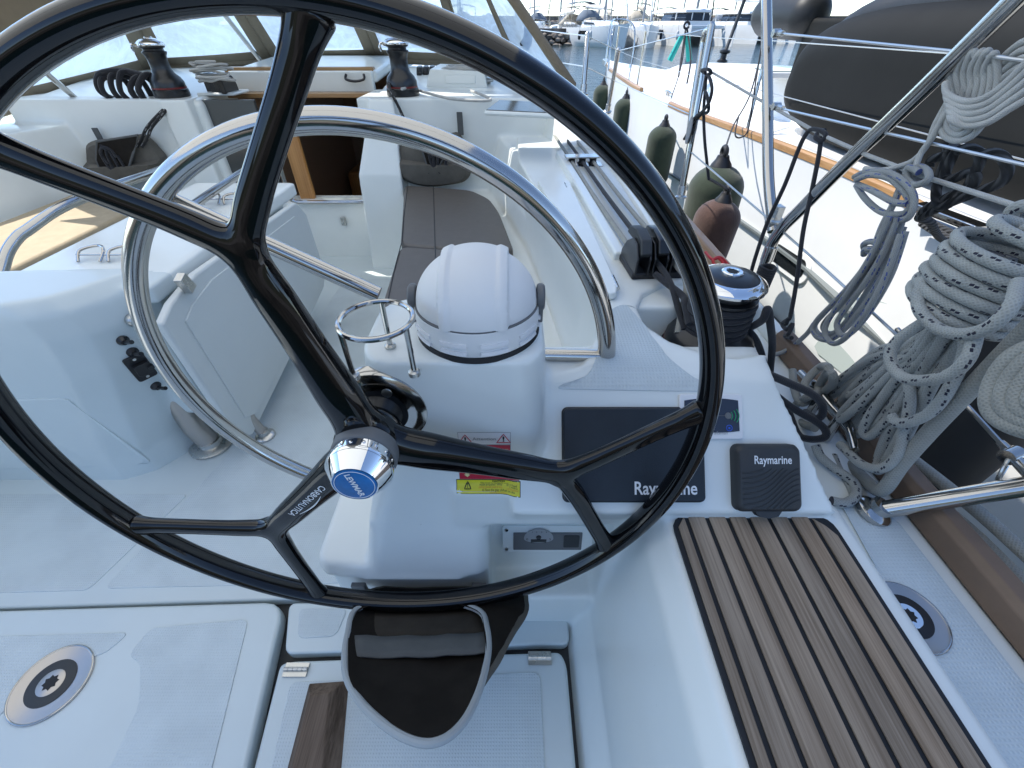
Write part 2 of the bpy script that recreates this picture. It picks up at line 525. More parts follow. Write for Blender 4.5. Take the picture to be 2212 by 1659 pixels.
# ---------------------------------------------------------------- mesh helpers
class M:
    def __init__(s):
        s.v, s.f, s.uv, s.tone = [], [], {}, {}

    def add(s, vs, fs, uvs=None, tone=None):
        o = len(s.v)
        s.v += [tuple(q) for q in vs]
        for i, f in enumerate(fs):
            k = len(s.f)
            s.f.append([o + j for j in f])
            if uvs:
                s.uv[k] = uvs[i]
            if tone is not None:
                s.tone[k] = tone
        return s

    def box(s, c, d, rot=None, tone=None):
        c = V(c)
        vs = []
        for i in (-.5, .5):
            for j in (-.5, .5):
                for k in (-.5, .5):
                    q = V((i * d[0], j * d[1], k * d[2]))
                    vs.append(c + (rot @ q if rot else q))
        return s.add(vs, [(0, 1, 3, 2), (4, 6, 7, 5), (0, 4, 5, 1), (2, 3, 7, 6), (0, 2, 6, 4), (1, 5, 7, 3)], tone=tone)

    def bb(s, x0, x1, y0, y1, z0, z1):
        return s.box(((x0 + x1) / 2, (y0 + y1) / 2, (z0 + z1) / 2), (x1 - x0, y1 - y0, z1 - z0))

    def prism(s, poly, ext, tone=None):
        n = len(poly)
        a = [V(p) for p in poly]
        ext = V(ext)
        nrm = V((0, 0, 0))
        for i in range(n):
            nrm += a[i].cross(a[(i + 1) % n])
        if nrm.dot(ext) > 0:
            a.reverse()
        vs = a + [p + ext for p in a]
        fs = [tuple(range(n)), tuple(range(2 * n - 1, n - 1, -1))]
        for i in range(n):
            j = (i + 1) % n
            fs.append((j, i, n + i, n + j))
        return s.add(vs, fs, tone=tone)

    def tube(s, pts, r, seg=12, closed=False, cap=True, flat=1.0):
        pts = [V(p) for p in pts]
        q = [pts[0]]
        for p in pts[1:]:
            if (p - q[-1]).length > 1e-6:
                q.append(p)
        if closed and (q[0] - q[-1]).length < 1e-6:
            q.pop()
        if not hasattr(r, '__len__'):
            r = [r] * len(q)
        elif len(r) != len(q):
            r = [r[min(len(r) - 1, int(i * len(r) / len(q)))] for i in range(len(q))]
        pts = q
        n = len(pts)
        T = []
        for i in range(n):
            if closed:
                t = pts[(i + 1) % n] - pts[i - 1]
            else:
                t = pts[min(n - 1, i + 1)] - pts[max(0, i - 1)]
            T.append(t.normalized())
        up = V((0, 0, 1)) if abs(T[0].z) < 0.9 else V((0, 1, 0))
        nr = (up - T[0] * up.dot(T[0])).normalized()
        fr = []
        for i in range(n):
            if i:
                nr = nr - T[i] * nr.dot(T[i])
                nr.normalize()
            fr.append(nr.copy())
        tw = 0
        if closed:
            x = fr[0] - T[0] * fr[0].dot(T[0])
            l = fr[-1] - T[0] * fr[-1].dot(T[0])
            tw = math.atan2(l.cross(x).dot(T[0]), l.dot(x))
        vs, L, acc = [], [], 0
        for i in range(n):
            if i:
                acc += (pts[i] - pts[i - 1]).length
            L.append(acc)
            b = T[i].cross(fr[i])
            for j in range(seg):
                a = 2 * math.pi * j / seg + (tw * i / n if closed else 0)
                vs.append(pts[i] + (fr[i] * math.cos(a) + b * math.sin(a) * flat) * r[i])
        fs, uvs = [], []
        for i in range(n if closed else n - 1):
            k = (i + 1) % n
            l1 = L[k] if k else L[-1] + (pts[0] - pts[-1]).length
            for j in range(seg):
                m = (j + 1) % seg
                fs.append((i * seg + j, i * seg + m, k * seg + m, k * seg + j))
                uvs.append([(j / seg, L[i]), ((j + 1) / seg, L[i]), ((j + 1) / seg, l1), (j / seg, l1)])
        if cap and not closed:
            fs.append(tuple(range(seg - 1, -1, -1)))
            uvs.append([(0, 0)] * seg)
            fs.append(tuple((n - 1) * seg + j for j in range(seg)))
            uvs.append([(0, 0)] * seg)
        return s.add(vs, fs, uvs)

    def lathe(s, prof, o, ax=(0, 0, 1), seg=32, sq=None):
        """profile of (radius, height) turned about an axis"""
        o, ax = V(o), V(ax).normalized()
        h = V((1, 0, 0)) if abs(ax.x) < 0.8 else V((0, 1, 0))
        x = (h - ax * h.dot(ax)).normalized()
        y = ax.cross(x)
        vs, fs = [], []
        for r, z in prof:
            for j in range(seg):
                a = 2 * math.pi * j / seg
                vs.append(o + ax * z + (x * math.cos(a) + y * math.sin(a)) * max(r, 1e-5))
        for i in range(len(prof) - 1):
            for j in range(seg):
                m = (j + 1) % seg
                fs.append((i * seg + j, i * seg + m, (i + 1) * seg + m, (i + 1) * seg + j))
        fs.append(tuple(range(seg - 1, -1, -1)))
        fs.append(tuple((len(prof) - 1) * seg + j for j in range(seg)))
        return s.add(vs, fs)

    def loft(s, rings, cap=True):
        n = len(rings[0])
        vs = [p for r in rings for p in r]
        fs = []
        for i in range(len(rings) - 1):
            for j in range(n):
                m = (j + 1) % n
                fs.append((i * n + j, i * n + m, (i + 1) * n + m, (i + 1) * n + j))
        if cap:
            fs.append(tuple(range(n - 1, -1, -1)))
            fs.append(tuple((len(rings) - 1) * n + j for j in range(n)))
        return s.add(vs, fs)

    def grid(s, rows):
        n = len(rows[0])
        fs = []
        uvs = []
        for i in range(len(rows) - 1):
            for j in range(n - 1):
                fs.append((i * n + j, i * n + j + 1, (i + 1) * n + j + 1, (i + 1) * n + j))
                uvs.append([(j / (n - 1), i), ((j + 1) / (n - 1), i), ((j + 1) / (n - 1), i + 1), (j / (n - 1), i + 1)])
        return s.add([p for r in rows for p in r], fs, uvs)

    def mesh(s, name):
        me = bpy.data.meshes.new(name)
        me.from_pydata(s.v, [], s.f)
        if s.uv:
            ul = me.uv_layers.new(name="UVMap")
            for k, pl in enumerate(me.polygons):
                u = s.uv.get(k)
                if u:
                    for a, li in enumerate(pl.loop_indices):
                        ul.data[li].uv = u[a]
        if s.tone:
            at = me.color_attributes.new("tone", 'FLOAT_COLOR', 'CORNER')
            for k, pl in enumerate(me.polygons):
                t = s.tone.get(k, (1, 1, 1))
                for li in pl.loop_indices:
                    at.data[li].color = (*t, 1)
        me.update()
        return me

    def build(s, name, m, parent=None, smooth=35, bevel=0, seg=2, sub=0, fix=False, solid=0):
        me = s.mesh(name)
        if fix:
            bm = bmesh.new()
            bm.from_mesh(me)
            bmesh.ops.recalc_face_normals(bm, faces=bm.faces)
            bm.to_mesh(me)
            bm.free()
        o = bpy.data.objects.new(name, me)
        C.objects.link(o)
        me.materials.append(MT[m])
        if smooth:
            me.shade_smooth()
            me.set_sharp_from_angle(angle=math.radians(smooth))
        if solid:
            md = o.modifiers.new("solid", 'SOLIDIFY')
            md.thickness = solid
            md.offset = 0
        if bevel:
            md = o.modifiers.new("bevel", 'BEVEL')
            md.width = bevel
            md.segments = seg
            md.limit_method = 'ANGLE'
            md.angle_limit = math.radians(35)
            md.harden_normals = True
        if sub:
            md = o.modifiers.new("sub", 'SUBSURF')
            md.levels = sub
            md.render_levels = sub
        if parent is not None:
            put(o, parent)
        return o


def put(o, parent):
    o.parent = parent
    o.matrix_parent_inverse = Matrix.Translation(-parent.location)


def tag(o, label, cat, group=None, kind=None):
    if label:
        o["label"] = label
    if cat:
        o["category"] = cat
    if group:
        o["group"] = group
    if kind:
        o["kind"] = kind
    return o


def thing(name, loc, label, cat, group=None):
    o = bpy.data.objects.new(name, None)
    o.empty_display_size = 0.05
    C.objects.link(o)
    o.location = loc
    return tag(o, label, cat, group)


def copy_tree(o, loc, label=None, parent=None):
    c = o.copy()
    C.objects.link(c)
    if parent is None:
        c.location = loc
        if label:
            c["label"] = label
    else:
        c.parent = parent
    for ch in list(o.children):
        copy_tree(ch, None, None, c)
    return c


def spline(pts, n=10, closed=False):
    pts = [V(p) for p in pts]
    out = []
    m = len(pts)
    for i in range(m if closed else m - 1):
        g = (lambda k: pts[k % m]) if closed else (lambda k: pts[max(0, min(m - 1, k))])
        p0, p1, p2, p3 = g(i - 1), g(i), g(i + 1), g(i + 2)
        for k in range(n):
            t = k / n
            out.append(0.5 * ((2 * p1) + (p2 - p0) * t + (2 * p0 - 5 * p1 + 4 * p2 - p3) * t * t + (3 * p1 - p0 - 3 * p2 + p3) * t ** 3))
    if not closed:
        out.append(pts[-1])
    return out


def arcpts(c, r, a0, a1, n, ax, ay):
    return [V(c) + V(ax) * (r * math.cos(a0 + (a1 - a0) * i / n)) + V(ay) * (r * math.sin(a0 + (a1 - a0) * i / n)) for i in range(n + 1)]


def fused(m, voxel, iters):
    """fuse overlapping solids into one smooth moulding with rounded edges"""
    me = m.mesh("tmp")
    bm = bmesh.new()
    bm.from_mesh(me)
    bmesh.ops.recalc_face_normals(bm, faces=bm.faces)
    bm.to_mesh(me)
    bm.free()
    o = bpy.data.objects.new("tmp", me)
    C.objects.link(o)
    md = o.modifiers.new("r", 'REMESH')
    md.mode = 'VOXEL'
    md.voxel_size = voxel
    md.adaptivity = 0
    md = o.modifiers.new("s", 'SMOOTH')
    md.iterations = iters
    md.factor = 0.5
    dg = bpy.context.evaluated_depsgraph_get()
    out = bpy.data.meshes.new_from_object(o.evaluated_get(dg))
    bpy.data.objects.remove(o)
    return out


def split_mesh(me, classify, mats, parent):
    """cut one moulding into named parts, keeping its shading continuous"""
    vn = [v.normal.copy() for v in me.vertices]
    vc = [v.co.copy() for v in me.vertices]
    grp = {}
    for p in me.polygons:
        grp.setdefault(classify(p.center), []).append(list(p.vertices))
    out = {}
    for k, fs in grp.items():
        if k is None:
            continue
        ix, vs, nf = {}, [], []
        for f in fs:
            g = []
            for i in f:
                if i not in ix:
                    ix[i] = len(vs)
                    vs.append(i)
                g.append(ix[i])
            nf.append(g)
        nm = bpy.data.meshes.new(k)
        nm.from_pydata([vc[i] for i in vs], [], nf)
        nm.shade_smooth()
        nm.normals_split_custom_set_from_vertices([vn[i] for i in vs])
        nm.materials.append(MT[mats[k]])
        o = bpy.data.objects.new(k, nm)
        C.objects.link(o)
        if parent is not None:
            put(o, parent)
        out[k] = o
    return out


def text_mesh(s, size, align='CENTER', bold=0.0, spacing=1.0):
    cu = bpy.data.curves.new("t", 'FONT')
    cu.body = s
    cu.size = size
    cu.align_x = align
    cu.align_y = 'CENTER'
    cu.offset = bold
    cu.space_character = spacing
    cu.resolution_u = 3
    o = bpy.data.objects.new("t", cu)
    C.objects.link(o)
    dg = bpy.context.evaluated_depsgraph_get()
    me = bpy.data.meshes.new_from_object(o.evaluated_get(dg))
    bpy.data.objects.remove(o)
    bm = bmesh.new()
    bm.from_mesh(me)
    bmesh.ops.triangulate(bm, faces=bm.faces)
    vs = [v.co.copy() for v in bm.verts]
    fs = [[v.index for v in f.verts] for f in bm.faces]
    bm.free()
    return vs, fs


def text(name, s, size, o, ax, ay, m, parent, align='CENTER', bold=0.0, spacing=1.0, width=None, drape=None, shear=0.0):
    vs, fs = text_mesh(s, size, align, bold, spacing)
    o, ax, ay = V(o), V(ax).normalized(), V(ay).normalized()
    if width:
        w = max(q.x for q in vs) - min(q.x for q in vs)
        k = width / w
        vs = [V((q.x * k, q.y, 0)) for q in vs]
    pts = [o + ax * (q.x + shear * q.y) + ay * q.y for q in vs]
    if drape:
        pts = [drape(p) for p in pts]
    mm = M()
    mm.add(pts, fs)
    return mm.build(name, m, parent, smooth=0)


def rrect(x0, x1, y0, y1, r, z, n=5):
    out = []
    for cx, cy, a0 in ((x1 - r, y0 + r, -90), (x1 - r, y1 - r, 0), (x0 + r, y1 - r, 90), (x0 + r, y0 + r, 180)):
        for i in range(n + 1):
            a = math.radians(a0 + 90 * i / n)
            out.append(V((cx + r * math.cos(a), cy + r * math.sin(a), z)))
    return out


def rpoly(o, ax, ay, w, h, r, n=5):
    """rounded rectangle outline in a plane, centred on o"""
    o, ax, ay = V(o), V(ax).normalized(), V(ay).normalized()
    return [o + ax * p.x + ay * p.y for p in rrect(-w / 2, w / 2, -h / 2, h / 2, r, 0, n)]


def rounded(poly, r, n=4):
    """plan outline with its corners rounded"""
    out = []
    m = len(poly)
    for i in range(m):
        p, a, b = V(poly[i]), V(poly[i - 1]), V(poly[(i + 1) % m])
        rr = min(r, (a - p).length * 0.45, (b - p).length * 0.45)
        s, e2 = p + (a - p).normalized() * rr, p + (b - p).normalized() * rr
        for k in range(n + 1):
            t = k / n
            out.append(s * (1 - t) ** 2 + p * 2 * t * (1 - t) + e2 * t * t)
    return out


# ================================================================ setting: water
wm = M()
wm.add([(-1500, -400, WATER), (1500, -400, WATER), (1500, 2600, WATER), (-1500, 2600, WATER)], [(0, 1, 2, 3)])
tag(wm.build("water", "water", smooth=0), "rippled teal harbour water", "water", kind='structure')

# ================================================================ our yacht
yacht = thing("sailing_yacht", (-1.2, 0, -1.15), "white yacht in the foreground whose cockpit, bench and cabin fill the view", "sailing yacht")
SOLE, BENCH, DASH, COAM = -1.15, -0.645, -0.462, -0.45


def pz(z, *uv):
    return [P(u, v, z=z) for u, v in uv]


# ---- moulded console, dash, bench, coaming and bulkhead, fused like one gelcoat moulding
m = M()
# pedestal column
secs = [(-.345, -.212, .048, .452, .63, .05), (-.42, -.222, .052, .450, .66, .05), (-.55, -.235, .056, .446, .68, .045),
        (-.64, -.252, .03, .436, .70, .04), (-.70, -.268, -.035, .428, .70, .03), (-.76, -.282, -.045, .417, .70, .03), (-.81, -.290, -.045, .407, .70, .03), (-.845, -.296, -.045, .400, .70, .03), (-.862, -.29, -.05, .41, .69, .03)]
m.loft([rrect(x0, x1, y0, y1, r, z) for z, x0, x1, y0, y1, r in secs])
# flared foot of the pedestal
fo = [V((-.40, .425, 0)), V((-.38, .405, 0)), (V((-.3, .396, 0))), V((-.2, .394, 0)), V((-.1, .396, 0)), V((-.05, .42, 0)), V((-.05, .6, 0)), V((-.40, .6, 0))]
m.loft([[p + V((0, .012, -.868)) for p in fo], [p + V((0, 0, -.855)) for p in fo], [p + V((0.0, 0.014, -.825)) for p in fo]])
# front wall with the recess of the engine panel
m.bb(-.275, .32, .50, .74, -1.3, -.60)
m.bb(-.385, .1, .50, .74, -1.3, -.87)
m.bb(-.268, -.048, .430, .52, -1.3, -.70)
m.bb(-.385, -.048, .425, .52, -1.3, -.87)
m.bb(.190, .32, .425, .52, -1.3, -.60)
m.bb(-.052, .2, .425, .52, -1.3, -1.005)
m.bb(-.10, .32, .425, .52, -.705, -.60)
# sloping instrument dash
d0, d1 = V((.02, .402, -.655)), V((.555, .402, -.655))
pr = [V((0, .400, -.625)), V((0, .556, DASH)), V((0, .66, DASH)), V((0, .66, -.715)), V((0, .47, -.715)), V((0, .425, -.68))]
xr = [.548, .452, .46, .50, .52, .55]
m.loft([[V((.0, q.y, q.z)) for q in pr], [V((x, q.y, q.z)) for q, x in zip(pr, xr)]])
# coaming from the dash to the cabin, with the pocket of the winch
WC = V((.420, .752, -.55))
inner = pz(COAM, (1185, 800), (1262, 786), (1287, 735), (1290, 690), (1262, 610), (1215, 520), (1165, 425), (1120, 345))
outer = [V((.40, 2.6, COAM)), V((.43, 1.9, COAM)), V((.455, 1.3, COAM)), V((.47, WC.y + .17, COAM))]
notch = [WC + V((.16 * math.cos(t), .15 * math.sin(t), 0)) for t in [math.radians(q) for q in (75, 95, 120, 145, 170, 195, 220, 245, 262)]]
notch = [V((p.x, p.y, COAM)) for p in notch]
outer2 = [V((.46, .62, COAM)), V((.45, .557, COAM)), V((.06, .557, COAM))]
poly = inner + [V((inner[-1].x, 2.6, COAM))] + outer + notch + outer2
m.prism([V((p.x, p.y, DASH if p.y < .58 else COAM)) for p in poly], (0, 0, -.85))
# winch plinth
m.prism([V((.06, .60, -.545)), V((.50, .60, -.545)), V((.53, 1.15, -.545)), V((.3, 1.2, -.545)), V((.25, .9, -.545))], (0, 0, -.7))
# helm bench
bp_ = [(.13, -1.2), (.155, -1.13), (.185, -1.06), (.232, -.69), (.262, -.648), (.30, BENCH), (.568, BENCH), (.577, -.655), (.582, -.70), (.582, -1.2)]
m.loft([[V((x, -.75, z)) for x, z in bp_], [V((x + .0, .44, z)) for x, z in bp_]])
# side deck and hull edge
m.bb(.44, .735, -.9, 3.2, -1.3, -.69)
# raised relief panels on the moulding
m.prism([V((.1865, .02, -1.045)), V((.1865, .30, -1.045)), V((.228, .27, -.74)), V((.228, .02, -.74))], (.03, 0, 0))
console = fused(m, 0.0062, 9)


def kind_of(c):
    if c.z < -1.19 or c.y > 2.55 or c.y < -.7:
        return None
    if c.x < .055 and c.y < .75 and c.z > -.865:
        return "steering_pedestal"
    if c.x < .33 and c.y > .408 and c.y < .76 and c.z < -.66:
        return "front_wall"
    if c.y < .44 and c.x < .584 and not (c.y > .395 and c.z > -.64):
        return "helm_bench"
    if c.x > .5 and c.z < -.62 or (c.x > .47 and c.z < -.56):
        return "side_deck"
    if c.y < .575 and c.z > -.68:
        return "instrument_dash"
    return "coaming"


parts = split_mesh(console, kind_of, dict(steering_pedestal="gelcoat", front_wall="gelcoat", helm_bench="gelcoat", side_deck="gelcoat", instrument_dash="gelcoat", coaming="gelcoat"), yacht)
BV = BVHTree.FromPolygons([v.co for v in console.vertices], [list(p.vertices) for p in console.polygons])


def drape_y(off):
    def f(p):
        h = BV.ray_cast(V((p.x, -.2, p.z)), V((0, 1, 0)))
        return h[0] + V((0, -off, 0)) if h[0] else p
    return f


def drape_z(off):
    def f(p):
        h = BV.ray_cast(V((p.x, p.y, .2)), V((0, 0, -1)))
        return h[0] + V((0, 0, off)) if h[0] else p
    return f


# ---- cockpit sole: base and raised panels with dark gaps between
m = M()
m.bb(-2.3, .34, -.9, 2.75, -1.26, -1.175)
m.build("bilge", "charcoal", yacht)  # coloured dark so the gaps between the panels read as shade


def panel(name, poly, top, th=.045, ma="gelcoat_sole", rr=.03, inset=None, label=None):
    mm = M()
    mm.prism([V((p[0], p[1], top)) for p in rounded([V((*q, 0)) for q in poly], rr)], (0, 0, -th))
    o = mm.build(name, ma, yacht, bevel=.009, seg=3)
    if label:
        o["label"] = label
    for q in inset or []:
        mi = M()
        mi.prism([V((p.x, p.y, top + .0022)) for p in rounded([V((*r, 0)) for r in q], .018)], (0, 0, -.006))
        i = mi.build("grip_pad", "nonskid", yacht, bevel=.0015, seg=2)
        i.parent = o
    return o


panel("aft_hatch", [(-2.25, -.8), (-.40, -.8), (-.523, .11), (-.585, .468), (-2.25, .418)], -1.128, .05, rr=.05,
      inset=[[(-1.02, .06), (-.93, .03), (-.86, .06), (-.80, .15), (-.81, .25), (-.86, .33), (-.90, .345), (-.885, .405), (-.655, .425), (-.565, .0), (-.47, -.7), (-1.6, -.7), (-1.3, -.25)],
             [(-2.2, .36), (-.93, .395), (-.955, .35), (-1.02, .33), (-1.08, .27), (-1.12, .18), (-1.13, .10), (-1.4, -.2), (-2.2, -.3)]])
panel("forward_sole", [(-2.25, .428), (-.585, .478), (-.39, .485), (-.39, .75), (.2, .75), (.0, 2.66), (-2.25, 2.66)], -1.14, .035, rr=.01,
      inset=[[(-1.08, .505), (-.99, .95), (-.98, 2.3), (-.65, 2.3), (-.43, 1.2), (-.43, .52)], [(-2.2, .47), (-1.12, .50), (-1.03, .80), (-2.2, .80)]])
panel("step_hatch", [(-.578, .47), (-.541, .352), (.06, .372), (.14, .372), (.14, .47)], -1.14, .035, rr=.02,
      inset=[[(-.545, .455), (-.522, .385), (-.43, .39), (-.42, .455)]])
panel("locker_hatch", [(-.543, .332), (-.515, .338), (.116, .357), (.128, .33), (.132, -.8), (-.40, -.8)], -1.138, .05, rr=.03,
      inset=[[(-.503, .295), (.065, .315), (.075, -.75), (-.36, -.75)]])
for u, v in ((640, 1447), (1166, 1422)):
    c = P(u, v, z=-1.136)
    m = M()
    for k in range(5):
        m.tube([c + V((-.027 + k * .0108, 0, .004)), c + V((-.027 + k * .0108 + .0100, 0, .004))], .0048, 10)
    m.box(c + V((0, .008, .001)), (.054, .012, .003))
    m.box(c + V((0, -.008, .001)), (.054, .012, .003))
    tag(m.build("hatch_hinge", "steel_dull"), "steel hinge on the " + ("left" if u < 900 else "right") + " end of the locker hatch, beside the hanging bag", "hinge", "hatch hinges on the cockpit floor")
# foot chock
m = M()
a, b, c, d = pz(-1.136, (668, 1476), (755, 1470), (735, 1700), (610, 1700))
h = V((0, 0, .028))
ab = V((.022, -.012, 0))
m.loft([[a, b, b + h + V((-.03, -.03, 0)), a + h + V((.02, -.03, 0))], [d, c, c + h + V((-.03, 0, 0)), d + h + V((.02, 0, 0))]])
tag(m.build("foot_chock", "teak_dark", smooth=20, bevel=.002, fix=True), "dark teak foot chock on the floor hatch left of the canvas bag", "foot chock")

# ---- teak slats on the bench
m = M()
base = pz(BENCH + .004, (1447, 1137), (1800, 1137))
TA, TB = V((.262 + .012, .402, 0)), V((.537, .402, 0))
m2 = M()
fr = rounded([V((TA.x - .004, -.7, BENCH + .001)), V((TB.x + .005, -.7, BENCH + .001)), V((TB.x + .005, TA.y + .004, BENCH + .001)), V((TA.x - .004, TA.y + .004, BENCH + .001))], .028)
m2.prism(fr, (0, 0, .004))
teak = thing("teak_slats", (.4, 0, BENCH), "grey weathered teak slat covering laid on the helm bench", "teak decking")
m2.build("caulking", "caulk", teak, smooth=20)
NS = 8
wds = [.62] + [1.0] * 6 + [.9]
xs, acc = [], TA.x
tot = sum(wds)
gap = .0072
for i, q in enumerate(wds):
    wd = (TB.x - TA.x) * q / tot
    t = .90 + .2 * R.random()
    hu = R.uniform(-.03, .05)
    x0, x1 = acc + gap / 2, acc + wd - gap / 2
    y1 = TA.y - (.012 if i in (0, 7) else 0)
    zz = BENCH + .0053
    pl = [V((x0, -.7, zz)), V((x1, -.7, zz)), V((x1, y1, zz)), V((x0, y1, zz))]
    if i == 7:
        pl = [V((x0, -.7, zz)), V((x1, -.7, zz)), V((x1, y1 - .022, zz)), V((x1 - .010, y1 - .004, zz)), V((x0, y1 + .010, zz))]
    if i == 0:
        pl = [V((x0, -.7, zz)), V((x1, -.7, zz)), V((x1, y1 + .012, zz)), V((x0 + .012, y1 + .01, zz)), V((x0, y1 - .006, zz))]
    m.prism(pl, (0, 0, .003), tone=(t * (1 + hu), t, t * (1 - hu)))
    acc += wd
m.build("slats", "teak", teak, smooth=20, bevel=.0008, seg=1)

# ---- non-skid sheets on dash top, coaming and side deck
m = M()
zz = DASH + .0025
pl = rounded(pz(COAM + .003, (1195, 815), (1275, 800), (1302, 740), (1318, 668), (1345, 655), (1385, 665), (1400, 715), (1440, 762), (1490, 800), (1570, 818)), .02)
m.prism([drape_z(.0012)(p) for p in pl], (0, 0, .001))
o = m.build("grip_pad", "nonskid", yacht, smooth=20)
m = M()
m.prism([V((x, y, -.688)) for x, y in ((.60, -.8), (.70, -.8), (.70, .42), (.68, .47), (.62, .47), (.60, .30))], (0, 0, .0015))
m.build("grip_pad", "nonskid", yacht, smooth=20)

# ---- toe rail and hull side
m = M()
sec = [(.728, -.69), (.728, -.648), (.738, -.636), (.762, -.634), (.772, -.645), (.774, -.70)]
ys = [(-.9, 0), (0, 0), (.98, 0)]
m.loft([[V((x + dx, y, z)) for x, z in sec] for y, dx in ys])
m.build("toe_rail", "brown_plastic_wood", yacht, bevel=.003, fix=True)
m = M()
ys = [(1.32, 0), (2.0, -.005), (3.0, -.05), (4.2, -.16), (5.6, -.42)]
m.loft([[V((x + dx, y, z + (y - 1.3) * .01)) for x, z in sec] for y, dx in ys])
m.build("toe_rail", "varnish", yacht, bevel=.003, fix=True)
m = M()
m.bb(.735, .768, .99, 1.31, -.72, -.652)
m.build("fairlead_base", "gelcoat", yacht, bevel=.006)
m = M()
ys = [(-.9, 0), (1, 0), (2, -.005), (3, -.05), (4.2, -.16), (5.6, -.42), (7, -.86), (9, -1.75)]
m.loft([[V((.773 + dx, y, -.70)), V((.765 + dx, y, -1.2)), V((.6 + dx, y, WATER - .3)), V((.5 + dx, y, WATER - .3)), V((.68 + dx, y, -1.2)), V((.70 + dx, y, -.70))] for y, dx in ys])
m.build("hull", "gelcoat", yacht, fix=True)

# ---- forward side deck and cabin
m = M()
m.loft([[V((.30, 2.5, -.73)), V((.74, 2.5, -.70)), V((.74, 2.5, -.68)), V((.30, 2.5, -.68))], [V((0, 5.6, -.66)), V((.36, 5.6, -.66)), V((.36, 5.6, -.62)), V((0, 5.6, -.62))]])
m.build("side_deck", "gelcoat", yacht, fix=True)
YB = 2.60
m = M()
# starboard bulkhead block, side box, seat, and the cabin roof edge
m.loft([[V((-.80, YB, z)), V((.24, YB, z)), V((.24, YB + .4, z)), V((-.80, YB + .4, z))] for z in (-1.2, -.285)])
m.loft([[V((-.86 + q, YB - .16 + q, z)), V((-.60, YB - .16 + q, z)), V((-.60, YB + .2, z)), V((-.86 + q, YB + .2, z))] for z, q in ((-1.2, 0), (-.62, .03), (-.40, .10), (-.285, .13))])
inn = pz(-.74, (1300, 720))[0]
m.prism([V((-.55, YB + .1, -.735)), V((-.40, 1.15, -.735)), V((-.36, .85, -.735)), V((.26, .78, -.735)), V((.22, 1.4, -.735)), V((.1, YB + .1, -.735))], (0, 0, -.5))
# seat back, swelling out to the coaming
sb = [(-.1, YB + .05), (-.02, 2.30), (.10, 1.75), (.17, 1.25), (.215, .95), (.25, .8)]
m.loft([[V((x - .05, y, -.9)), V((x - .03, y, -.62)), V((x + .02, y, COAM - .012)), V((x + .3, y, COAM - .012)), V((x + .3, y, -.9))] for x, y in sb])
cab = fused(m, .008, 9)
split_mesh(cab, lambda c: None if c.z < -1.19 else ("cockpit_seat" if (c.z < -.70 and c.x > -.58 and c.y < YB - .02) else "seat_back" if (c.y < YB - .02 and c.x > -.3) else "bulkhead"), dict(cockpit_seat="gelcoat", seat_back="gelcoat", bulkhead="gelcoat"), yacht)
# cabin roof behind, companionway with dark inside
m = M()
m.loft([[V((x0, y, -.8)), V((x1, y, -.8)), V((x1 - .05, y, z)), V((x0 + .05, y, z))] for y, x0, x1, z in ((YB + .02, -.79, .34, -.30), (3.2, -.79, .30, -.235), (4.6, -.79, .05, -.20), (6.5, -.79, -.3, -.30))])
m.build("cabin_roof", "gelcoat", yacht, bevel=.03, seg=4, fix=True)
m = M()
m.loft([[V((x0, y, -.8)), V((x1, y, -.8)), V((x1, y, z)), V((x0 + .05, y, z))] for y, x0, x1, z in ((YB + .02, -2.6, -1.62, -.30), (3.2, -2.62, -1.62, -.235), (4.6, -2.4, -1.62, -.20), (6.5, -2.0, -1.62, -.30))])
m.build("cabin_roof", "gelcoat", yacht, bevel=.03, seg=4, fix=True)
m = M()
m.loft([[V((-1.64, y, z - .06)), V((-.78, y, z - .06)), V((-.78, y, z)), V((-1.64, y, z))] for y, z in ((3.02, -.20), (3.6, -.165), (4.6, -.15), (6.5, -.25))])
m.build("sliding_hatch", "gelcoat", yacht, bevel=.02, seg=3, fix=True)
m = M()
m.bb(-1.62, -.80, 2.98, 3.03, -.30, -.20)
o = m.build("hatch_front", "gelcoat", yacht, bevel=.008)
c = P(768, 168, y=2.965)
m = M()
m.tube(spline([c + V((-.05, 0, .015)), c + V((-.05, -.02, -.005)), c + V((0, -.025, -.014)), c + V((.05, -.02, -.005)), c + V((.05, 0, .015))], 6), .007, 8)
put(m.build("hatch_handle", "black_plastic"), yacht)
m = M()
m.bb(-1.66, -.80, 3.03, 3.08, -.215, -.185)
m.bb(-1.66, -.78, 2.90, 2.99, -.318, -.296)
m.build("hatch_trim", "varnish_x", yacht, bevel=.004)
# inside of the cabin: floor, sides, ladder, bench
m = M()
m.bb(-1.9, -.6, 2.72, 2.74, -2.0, -.80)
m.build("companionway_sill", "gelcoat", yacht)
m = M()
m.bb(-2.2, -.3, 4.8, 4.85, -2.0, -.3)
m.bb(-1.64, -1.60, 3.0, 4.8, -1.9, -.3)
m.bb(-.80, -.76, 3.02, 4.8, -1.9, -.32)
m.bb(-2.2, -.3, 2.75, 4.85, -2.02, -2.0)
m.build("cabin_lining", "cabin_dark", yacht)
for x0, x1, y0, y1, z0, z1 in ((-.812, -.79, YB + .05, YB + .10, -.78, -.33), (-1.275, -1.19, YB + .07, YB + .10, -.80, -.34)):
    m = M()
    m.bb(x0, x1, y0, y1, z0, z1)
    m.build("companionway_jamb", "cabin_wood", yacht, bevel=.003)
m = M()
m.bb(-1.20, -.82, 3.1, 3.9, -1.35, -1.31)
m.build("cabin_table", "cabin_wood", yacht, bevel=.01)
m = M()
m.bb(-1.18, -.9, 3.9, 4.3, -1.6, -1.0)
m.bb(-1.55, -1.0, 4.3, 4.7, -1.6, -1.05)
m.build("cabin_settee", "cabin_wood", yacht, bevel=.03)
